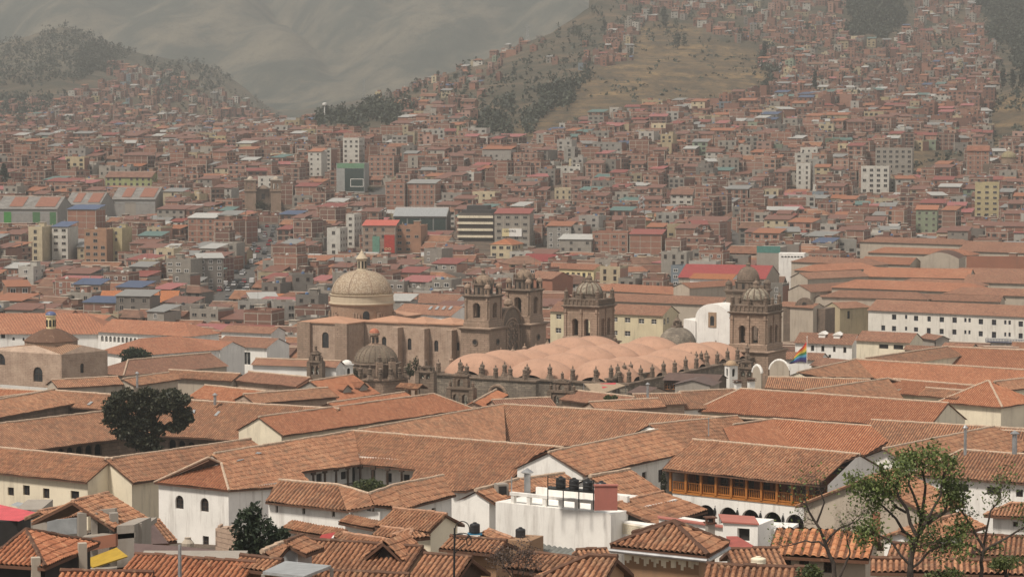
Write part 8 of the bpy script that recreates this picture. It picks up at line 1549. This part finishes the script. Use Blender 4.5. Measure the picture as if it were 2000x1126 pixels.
def where(h):
    best = min(ANCH, key=lambda a: abs(a[0] - h['px']) + 2.2 * abs(a[1] - h['py'])); dx, dy = h['px'] - best[0], h['py'] - best[1]
    if abs(dy) * 2 > abs(dx): s = 'above' if dy < 0 else 'below'
    else: s = 'left of' if dx < 0 else 'right of'
    return s + ' ' + best[2]
PAIRS = []; smb = MB(); srf = MB(); shades = {}
for h in IND:
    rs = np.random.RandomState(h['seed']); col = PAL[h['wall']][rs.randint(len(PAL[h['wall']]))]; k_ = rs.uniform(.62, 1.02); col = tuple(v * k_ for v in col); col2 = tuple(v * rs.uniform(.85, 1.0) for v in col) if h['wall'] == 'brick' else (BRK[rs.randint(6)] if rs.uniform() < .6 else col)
    rcol = tile_col(rs) if h['kind'] == 'tiled_house' else tuple(v * DULL for v in SHEETS[h['sn']]); c = V((h['x'], h['y'], h['z']))
    ind = cnt[h['kind']] < LIM[h['kind']] and 0 < h['px'] < 2000 and h['y'] < 1500; cnt[h['kind']] += ind
    if ind:
        nm = {'tiled_house': 'tiled_house', 'sheet_house': 'sheet_roofed_house', 'flat_house': 'flat_roofed_house'}[h['kind']]; t = thing(nm, c, None, 'house', {'tiled_house': 'tiled houses of the city', 'sheet_house': 'sheet roofed houses of the city', 'flat_house': 'flat roofed houses of the city'}[h['kind']])
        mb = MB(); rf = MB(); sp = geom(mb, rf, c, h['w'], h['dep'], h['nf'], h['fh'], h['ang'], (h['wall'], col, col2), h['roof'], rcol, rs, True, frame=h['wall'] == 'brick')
        mb.build('wall', PAINT, t, cols=True)
        if rf.n: rf.build('roof', [CTILE, SHEET], t, cols=True)
        fr = [CONC, WHITE, WOOD][rs.randint(3)]
        for p, D, n, ww, wh in sp[:14]: add_win(t, p, D, n, ww, wh, fr)
        rd = {'gable': 'gabled tile roof', 'hip': 'hipped tile roof', 'sheet': '%s sheet roof' % h['sn'], 'flat': 'flat roof'}[h['roof']]
        base = '%s %s house with %s, %s' % (NUMW[h['nf']], h['wall'], rd, where(h)); used.setdefault(base, []).append((h['px'], h['py'], t))
    else:
        sp = geom(smb, srf, c, h['w'], h['dep'], h['nf'], h['fh'], h['ang'], (h['wall'], col, col2), h['roof'], rcol, rs, True, base=3, frame=h['wall'] == 'brick' and h['y'] < 1700)
        for p, D, n, ww, wh in sp[:18 if h['y'] < 2000 else 7]: q = p + n * .05; smb.face([q - D * ww / 2 - V((0, 0, wh / 2)), q + D * ww / 2 - V((0, 0, wh / 2)), q + D * ww / 2 + V((0, 0, wh / 2)), q - D * ww / 2 + V((0, 0, wh / 2))], 0, None, (.035, .032, .03))
ORD = ['', 'second', 'third', 'fourth', 'fifth', 'sixth', 'seventh', 'eighth', 'ninth', 'tenth', 'eleventh', 'twelfth', 'thirteenth', 'fourteenth', 'fifteenth', 'sixteenth', 'seventeenth', 'eighteenth', 'nineteenth', 'twentieth']
for base, L_ in used.items():
    L_.sort(key=lambda a: (round(a[0]), a[1]))
    for k, (px_, py_, t) in enumerate(L_): t['label'] = base if len(L_) == 1 else base + (', leftmost' if k == 0 else ', rightmost' if k == len(L_) - 1 else ', %s from left' % ORD[min(k, 19)])
o = smb.build('hillside_houses', PAINT, cols=True); tag(o, 'crowd of small brick and plaster houses climbing the far hillsides', 'houses', None, 'stuff')
o = srf.build('hillside_roofs', [CTILE, SHEET], cols=True); tag(o, 'sheet and tile roofs of the crowded far hillside houses', 'roofs', None, 'stuff')
# ---- roads and cars
asph = flat('asphalt', (.085, .078, .07), .9, 0, .3, .8)
for P, w in STREETS:
    mb = MB(); n_ = []
    for (x0, y0), (x1, y1) in zip(P[:-1], P[1:]):
        k = max(2, int(math.hypot(x1 - x0, y1 - y0) / 8)); n_ += [(x0 + (x1 - x0) * i / k, y0 + (y1 - y0) * i / k) for i in range(k)]
    for (x0, y0), (x1, y1) in zip(n_[:-1], n_[1:]):
        d = V((x1 - x0, y1 - y0, 0)).normalized(); s = V((d.y, -d.x, 0)) * w; mb.face([V((x0, y0, ground(x0, y0) + .25)) - s, V((x0, y0, ground(x0, y0) + .25)) + s, V((x1, y1, ground(x1, y1) + .25)) + s, V((x1, y1, ground(x1, y1) + .25)) - s])
    struct(mb.build('road', asph))
def car(p, ang, col, label, van=False):
    t = thing('van' if van else 'car', p, label, 'van' if van else 'car', 'cars on the street'); L = loc2(p.x, p.y, ang); m_ = flat('car_paint_%s' % col[0], col[1], .35, 0, .05); mb = MB(); z = p.z; hh = 1.9 if van else .85
    def hexa(u0, u1, w0, z0, U0, U1, w1, z1): k = mb.pts([L(u0, -w0, z0), L(u1, -w0, z0), L(u1, w0, z0), L(u0, w0, z0), L(U0, -w1, z1), L(U1, -w1, z1), L(U1, w1, z1), L(U0, w1, z1)]); [mb.idx([k + i for i in I]) for I in ((3, 2, 1, 0), (4, 5, 6, 7), (0, 1, 5, 4), (1, 2, 6, 5), (2, 3, 7, 6), (3, 0, 4, 7))]
    hexa(-2.1, 2.1, .85, z + .3, -2.05, 2.0, .82, z + hh); mb.build('body', m_, t)
    if not van: mb = MB(); hexa(-1.6, 1.1, .78, z + hh, -1.1, .55, .66, z + hh + .6); mb.build('cabin', GLASS, t); mb = MB(); hexa(-1.12, .57, .68, z + hh + .6, -1.1, .5, .66, z + hh + .68); mb.build('car_roof', m_, t)
    else: mb = MB(); hexa(1.6, 2.06, .8, z + 1.1, 1.6, 2.04, .78, z + 1.7); mb.build('windscreen', GLASS, t)
    for u in (-1.3, 1.3):
        for v in (-.86, .86): mb = MB(); q = L(u, v, z + .32); n2 = L(0, 1) - L(0, 0); mb.tube(q - n2 * .1, q + n2 * .1, .33, .33, 10); mb.build('wheel', BLACKP, t)
CC = [('white', (.62, .61, .6)), ('grey', (.2, .2, .2)), ('black', (.02, .02, .02)), ('silver', (.42, .42, .42)), ('red', (.3, .03, .03)), ('white', (.62, .61, .6))]
P = STREETS[0][0]; k = 0; pl = 0; seen = {}
for (x0, y0), (x1, y1) in zip(P[:-1], P[1:]):
    L_ = math.hypot(x1 - x0, y1 - y0); d = V((x1 - x0, y1 - y0, 0)) / L_; s = V((d.y, -d.x, 0))
    for q in np.arange(3, L_, 9.5):
        for lane in (-4.6, -1.6, 1.6, 4.6):
            if rc.uniform() < .62: continue
            x, y = (V((x0, y0, 0)) + d * (q + rc.uniform(-2, 2)) + s * lane)[:2]; cc = CC[rc.randint(6)]; va = rc.uniform() < .15; pp = V((x, y, ground(x, y) + .26)); sx, sy = proj(pp); ln = {-4.6: 'parked at the left kerb', -1.6: 'in the left lane', 1.6: 'in the right lane', 4.6: 'parked at the right kerb'}[lane]
            pos_ = int((y - P[0][1]) / (P[-1][1] - P[0][1]) * 20); key = '%s %s %s' % (cc[0], 'van' if va else 'car', ln); seen.setdefault(key, []).append((y, len(seen.get(key, [])))); car(pp, math.atan2(d.y, d.x), cc, key, va)
bykey = {}
for o in C.objects:
    if o.parent is None and o.get('category') in ('car', 'van'): bykey.setdefault(o['label'], []).append(o)
for kx, L_ in bykey.items():
    L_.sort(key=lambda o: o.location.y)
    for i, o in enumerate(L_): o['label'] = kx + ' of the long street' + ('' if len(L_) == 1 else ', nearest' if i == 0 else ', farthest' if i == len(L_) - 1 else ', %s nearest' % ORD[min(i, 19)])
# ---- trees of the city and hills
def gp_(px, py, dd=0): d = dbase(px, py) + dd; x = (px - HX) / F * d; return (x, d, ground(x, d))
for px, py, w, h, lab, kind in [(1690, 342, 46, 24, 'wide dark round tree in the upper right city', 0), (1862, 408, 48, 34, 'biggest dark tree among the right hand houses', 0), (1895, 412, 30, 22, 'lower tree right of the biggest dark tree', 0), (1785, 388, 18, 30, 'slim dark tree left of the biggest dark tree', 1), (1770, 385, 18, 14, 'low tree beside the slim dark tree', 0), (1982, 440, 44, 42, 'dark conifers cluster at the right edge', 1), (1925, 442, 22, 22, 'small conifer left of the right edge conifers', 1), (200, 342, 44, 34, 'dark conifer clump in the upper left city', 1), (8, 390, 52, 68, 'tall dark conifer at the left edge', 1), (452, 330, 26, 22, 'dark tree in the upper left of centre', 0), (380, 322, 18, 18, 'small tree left of the dark upper tree', 0), (510, 414, 50, 22, 'trees in front of the twin-towered church', 0), (540, 414, 26, 18, 'tree at the right foot of the twin-towered church', 0), (725, 376, 14, 12, 'small tree beside the dark glass block', 0), (305, 382, 22, 18, 'bush right of the green banded school', 0), (130, 382, 14, 18, 'small tree left of the green banded school', 0), (205, 384, 22, 18, 'bushes below the green banded school', 0), (1330, 325, 16, 12, 'small round tree in the centre right houses', 0), (1360, 400, 24, 14, 'bush right of the white turret house', 0), (1645, 440, 22, 10, 'low bush among the right hand roofs', 0), (1815, 365, 28, 14, 'bushes on the bank at the right', 0)]:
    b_ = gp_(px, py); s = b_[1] / F; W_, H_ = w * s, h * s; OCCn = None
    if kind == 0: leafy_tree('city_tree', lab, b_, H_, [(rc.uniform(-.3, .3) * W_, 0, H_ * rc.uniform(.45, .75), W_ * .28, W_ * .25, H_ * .26) for k in range(6)] + [(0, 0, H_ * .5, W_ * .4, W_ * .3, H_ * .35)], 900, .75 * max(.6, H_ / 10), LEAF_DARK, px, trunk_r=.3)
    else: cone_tree('city_conifer', lab, b_, H_, W_ * .42, 900, .8 * max(.6, H_ / 14), LEAF_FIR, px)
HT = []
for px, py, w, h in [(560, 252, 14, 16), (580, 248, 12, 14), (600, 246, 14, 20), (620, 245, 12, 16), (640, 236, 16, 28), (660, 240, 16, 18), (690, 222, 14, 16), (730, 222, 22, 30), (760, 188, 14, 14), (838, 152, 10, 18), (848, 152, 8, 14), (855, 155, 10, 16), (922, 128, 10, 18), (931, 128, 8, 16), (995, 84, 8, 20), (1010, 80, 8, 16), (985, 95, 20, 14), (975, 240, 24, 22), (850, 245, 14, 26), (1295, 58, 20, 40), (1322, 100, 22, 34), (1335, 92, 16, 20), (1210, 110, 10, 20), (1232, 112, 10, 16), (1180, 65, 12, 24), (1130, 80, 24, 28), (1120, 72, 18, 20), (1445, 82, 14, 24), (1335, 32, 8, 20), (1574, 66, 14, 22), (1530, 68, 10, 14), (1605, 60, 12, 16), (1490, 130, 14, 44), (1590, 190, 10, 50), (1662, 112, 8, 14), (1575, 205, 12, 26), (1680, 210, 20, 14), (1785, 205, 16, 18), (1920, 150, 20, 24), (1955, 176, 16, 40), (1975, 178, 16, 40), (1995, 178, 18, 44), (1940, 170, 14, 30), (1270, 40, 12, 22), (1250, 28, 12, 20), (1100, 125, 22, 12), (1150, 130, 30, 12), (1240, 55, 14, 14), (1660, 75, 10, 14)]: HT.append((px, py, w, h))
for k, (px, py, w, h) in enumerate(HT):
    b_ = gp_(px, py); s = b_[1] / F; W_, H_ = w * s, h * s; lab = '%s dark tree on the right hand hill, %s %s' % (['slender', 'tall', 'bushy', 'broad', 'small'][k % 5] if w < h else 'spreading', 'standing' if k % 2 else 'growing', 'by the ridge' if px < 1150 and k < 17 else 'among the hill houses' if px > 1480 else 'above the dry grass'); t = leafy_tree('hill_tree', lab, b_, H_, [(rc.uniform(-.15, .15) * W_, 0, H_ * f, W_ * .4 * (1.1 - f * .5), W_ * .35, H_ * .22) for f in (.35, .55, .75, .88)], 260, 1.1 * max(.5, H_ / 16), LEAF_GREY, k, group='trees dotted over the right hand hill', trunk_r=.25, limbs=False); HT[k] = (lab, px, t)
bl = {}
for lab, px, t in HT: bl.setdefault(lab, []).append((px, t))
for lab, L_ in bl.items():
    L_.sort(key=lambda a: a[0])
    for k, (px, t) in enumerate(L_):
        if len(L_) > 1: t['label'] = lab + (', leftmost' if k == 0 else ', rightmost' if k == len(L_) - 1 else ', %s from left' % ORD[min(k, 19)])
# woods read as masses: gullies of the right hill, the left hill
mb = MB(); pts = []
for P, n_ in [([(1650, 0), (1780, 0), (1740, 75), (1655, 78)], 900), ([(1900, 0), (2040, 0), (2040, 180), (1945, 90)], 1400), ([(1010, 270), (1060, 190), (1150, 140), (1130, 180), (1060, 235)], 260), ([(1480, 90), (1500, 110), (1515, 200), (1495, 195)], 120), ([(640, 225), (780, 200), (790, 240), (600, 258)], 330), ([(80, 75), (140, 45), (200, 55), (290, 92), (180, 150), (60, 170), (-40, 180), (-40, 100)], 750), ([(150, 90), (240, 110), (230, 150), (150, 150)], 300), ([(0, 190), (120, 190), (60, 250), (-20, 260)], 300), ([(880, 250), (1000, 200), (1000, 280), (900, 275)], 160), ([(280, 130), (420, 110), (480, 160), (350, 200)], 250), ([(1180, 0), (2020, 0), (2020, 230), (1520, 230), (1490, 90), (1230, 100)], 420), ([(600, 250), (1000, 110), (1180, 20), (1240, 60), (1000, 280), (640, 262)], 260), ([(-20, 180), (520, 180), (560, 250), (500, 280), (-20, 290)], 200)]:
    xs = [a for a, c_ in P]; ys = [c_ for a, c_ in P]; got = 0; tries = 0
    while got < n_ and tries < n_ * 12:
        tries += 1; px, py = rc.uniform(min(xs), max(xs)), rc.uniform(min(ys), max(ys))
        if not in_poly(px + 12 * math.sin(py / 9), py + 8 * math.sin(px / 14), P): continue
        d = dbase(px, py, 1500, 4300)
        if d >= 4290: continue
        x = (px - HX) / F * d; g_ = ground(x, d); hh = rc.uniform(4, 10); got += 1
        for q in range(11): pts.append((x + rc.normal() * hh * .2, d + rc.normal() * 2, g_ + hh * rc.uniform(.15, 1)))
for P in (GRASS, GRASS2):
    xs = [a for a, c_ in P]; ys = [c_ for a, c_ in P]
    for _ in range(520):
        px, py = rc.uniform(min(xs), max(xs)), rc.uniform(min(ys), max(ys))
        if not in_poly(px, py, P) or math.sin(px / 23 + py / 9) + math.sin(px / 51 - py / 17) < -.3: continue
        d = dbase(px, py, 1500, 4300); x = (px - HX) / F * d; g_ = ground(x, d)
        for q in range(4): pts.append((x + rc.normal() * 1.3, d + rc.normal() * 2, g_ + rc.uniform(.2, 1.6)))
leaves(mb, pts, 1.7, 0, rc); o = mb.build('far_woods', LEAF_GREY); tag(o, 'dark eucalyptus woods in the gullies of the far hills', 'woods', None, 'stuff')
d = dbase(1253, 452); p = aty(1253, 452, d); q = aty(1253, 382, d); mb = MB(); w = 1.3
for a, c_ in ((-1, -1), (1, -1), (1, 1), (-1, 1)): mb.tube(p + V((a * w, c_ * w, 0)), q + V((a * .6, c_ * .6, 0)), .16, .12, 4)
for k in range(9): f = k / 9; pp = p.lerp(q, f); pn = p.lerp(q, f + .11); mb.tube(pp + V((-w * .9, -w, 0)), pn + V((w * .9, -w * .9, 0)), .09); mb.tube(pp + V((w * .9, -w, 0)), pn + V((-w * .9, -w * .9, 0)), .09)
for k in range(4): pp = p.lerp(q, .7 + k * .09); mb.lathe(pp.x + (-1) ** k * 1.2, pp.y - 1.2, [(.5, pp.z), (.5, pp.z + .8), (.1, pp.z + 1)], 8)
tag(mb.build('telecom_mast', GREYM), 'pale telecom lattice mast among the brick houses right of centre', 'mast')
# mast and water tower on the ridge
for x, y0, y1, lab in [(711, 155, 200, 'lattice power mast on the ridge against the far mountain'), (1030, 48, 85, 'smaller lattice mast higher up the ridge')]:
    d = dbase(x, y1, 1500); p = aty(x, y1 + 3, d); q = aty(x, y0, d); mb = MB(); w = 2.2
    for a, c_ in ((-1, -1), (1, -1), (1, 1), (-1, 1)): mb.tube(p + V((a * w, c_ * w, 0)), q + V((a * .3, c_ * .3, 0)), .22, .15, 4)
    for k in range(6): f = k / 6; ww = w * (1 - f) + .3 * f; pp = p.lerp(q, f); pn = p.lerp(q, f + .16); mb.tube(pp + V((-ww, -ww, 0)), pn + V((ww * .85, -ww * .85, 0)), .12); mb.tube(pp + V((ww, -ww, 0)), pn + V((-ww * .85, -ww * .85, 0)), .12)
    for f in (.8, .92): pp = p.lerp(q, f); mb.tube(pp - V((3, 0, 0)), pp + V((3, 0, 0)), .15)
    tag(mb.build('power_mast', STEEL), lab, 'mast')
d = dbase(634, 238, 1500); p = aty(634, 238, d); q = aty(634, 206, d); mb = MB(); mb.tube(p - V((0, 0, 2)), q, .55, .45, 8); t = thing('water_tower', p, 'slim pale water tower on the ridge above the city', 'water tower'); mb.build('shaft', WHITE, t); mb = MB(); mb.lathe(q.x, q.y, [(.5, q.z - .6), (1.6, q.z + .3), (1.7, q.z + 1.6), (.4, q.z + 2)], 12); mb.build('tank', WHITE, t)
# ------------------------------------------------------------------ tidy the helper property
for o in bpy.data.objects:
    if '_o' in o: del o['_o']
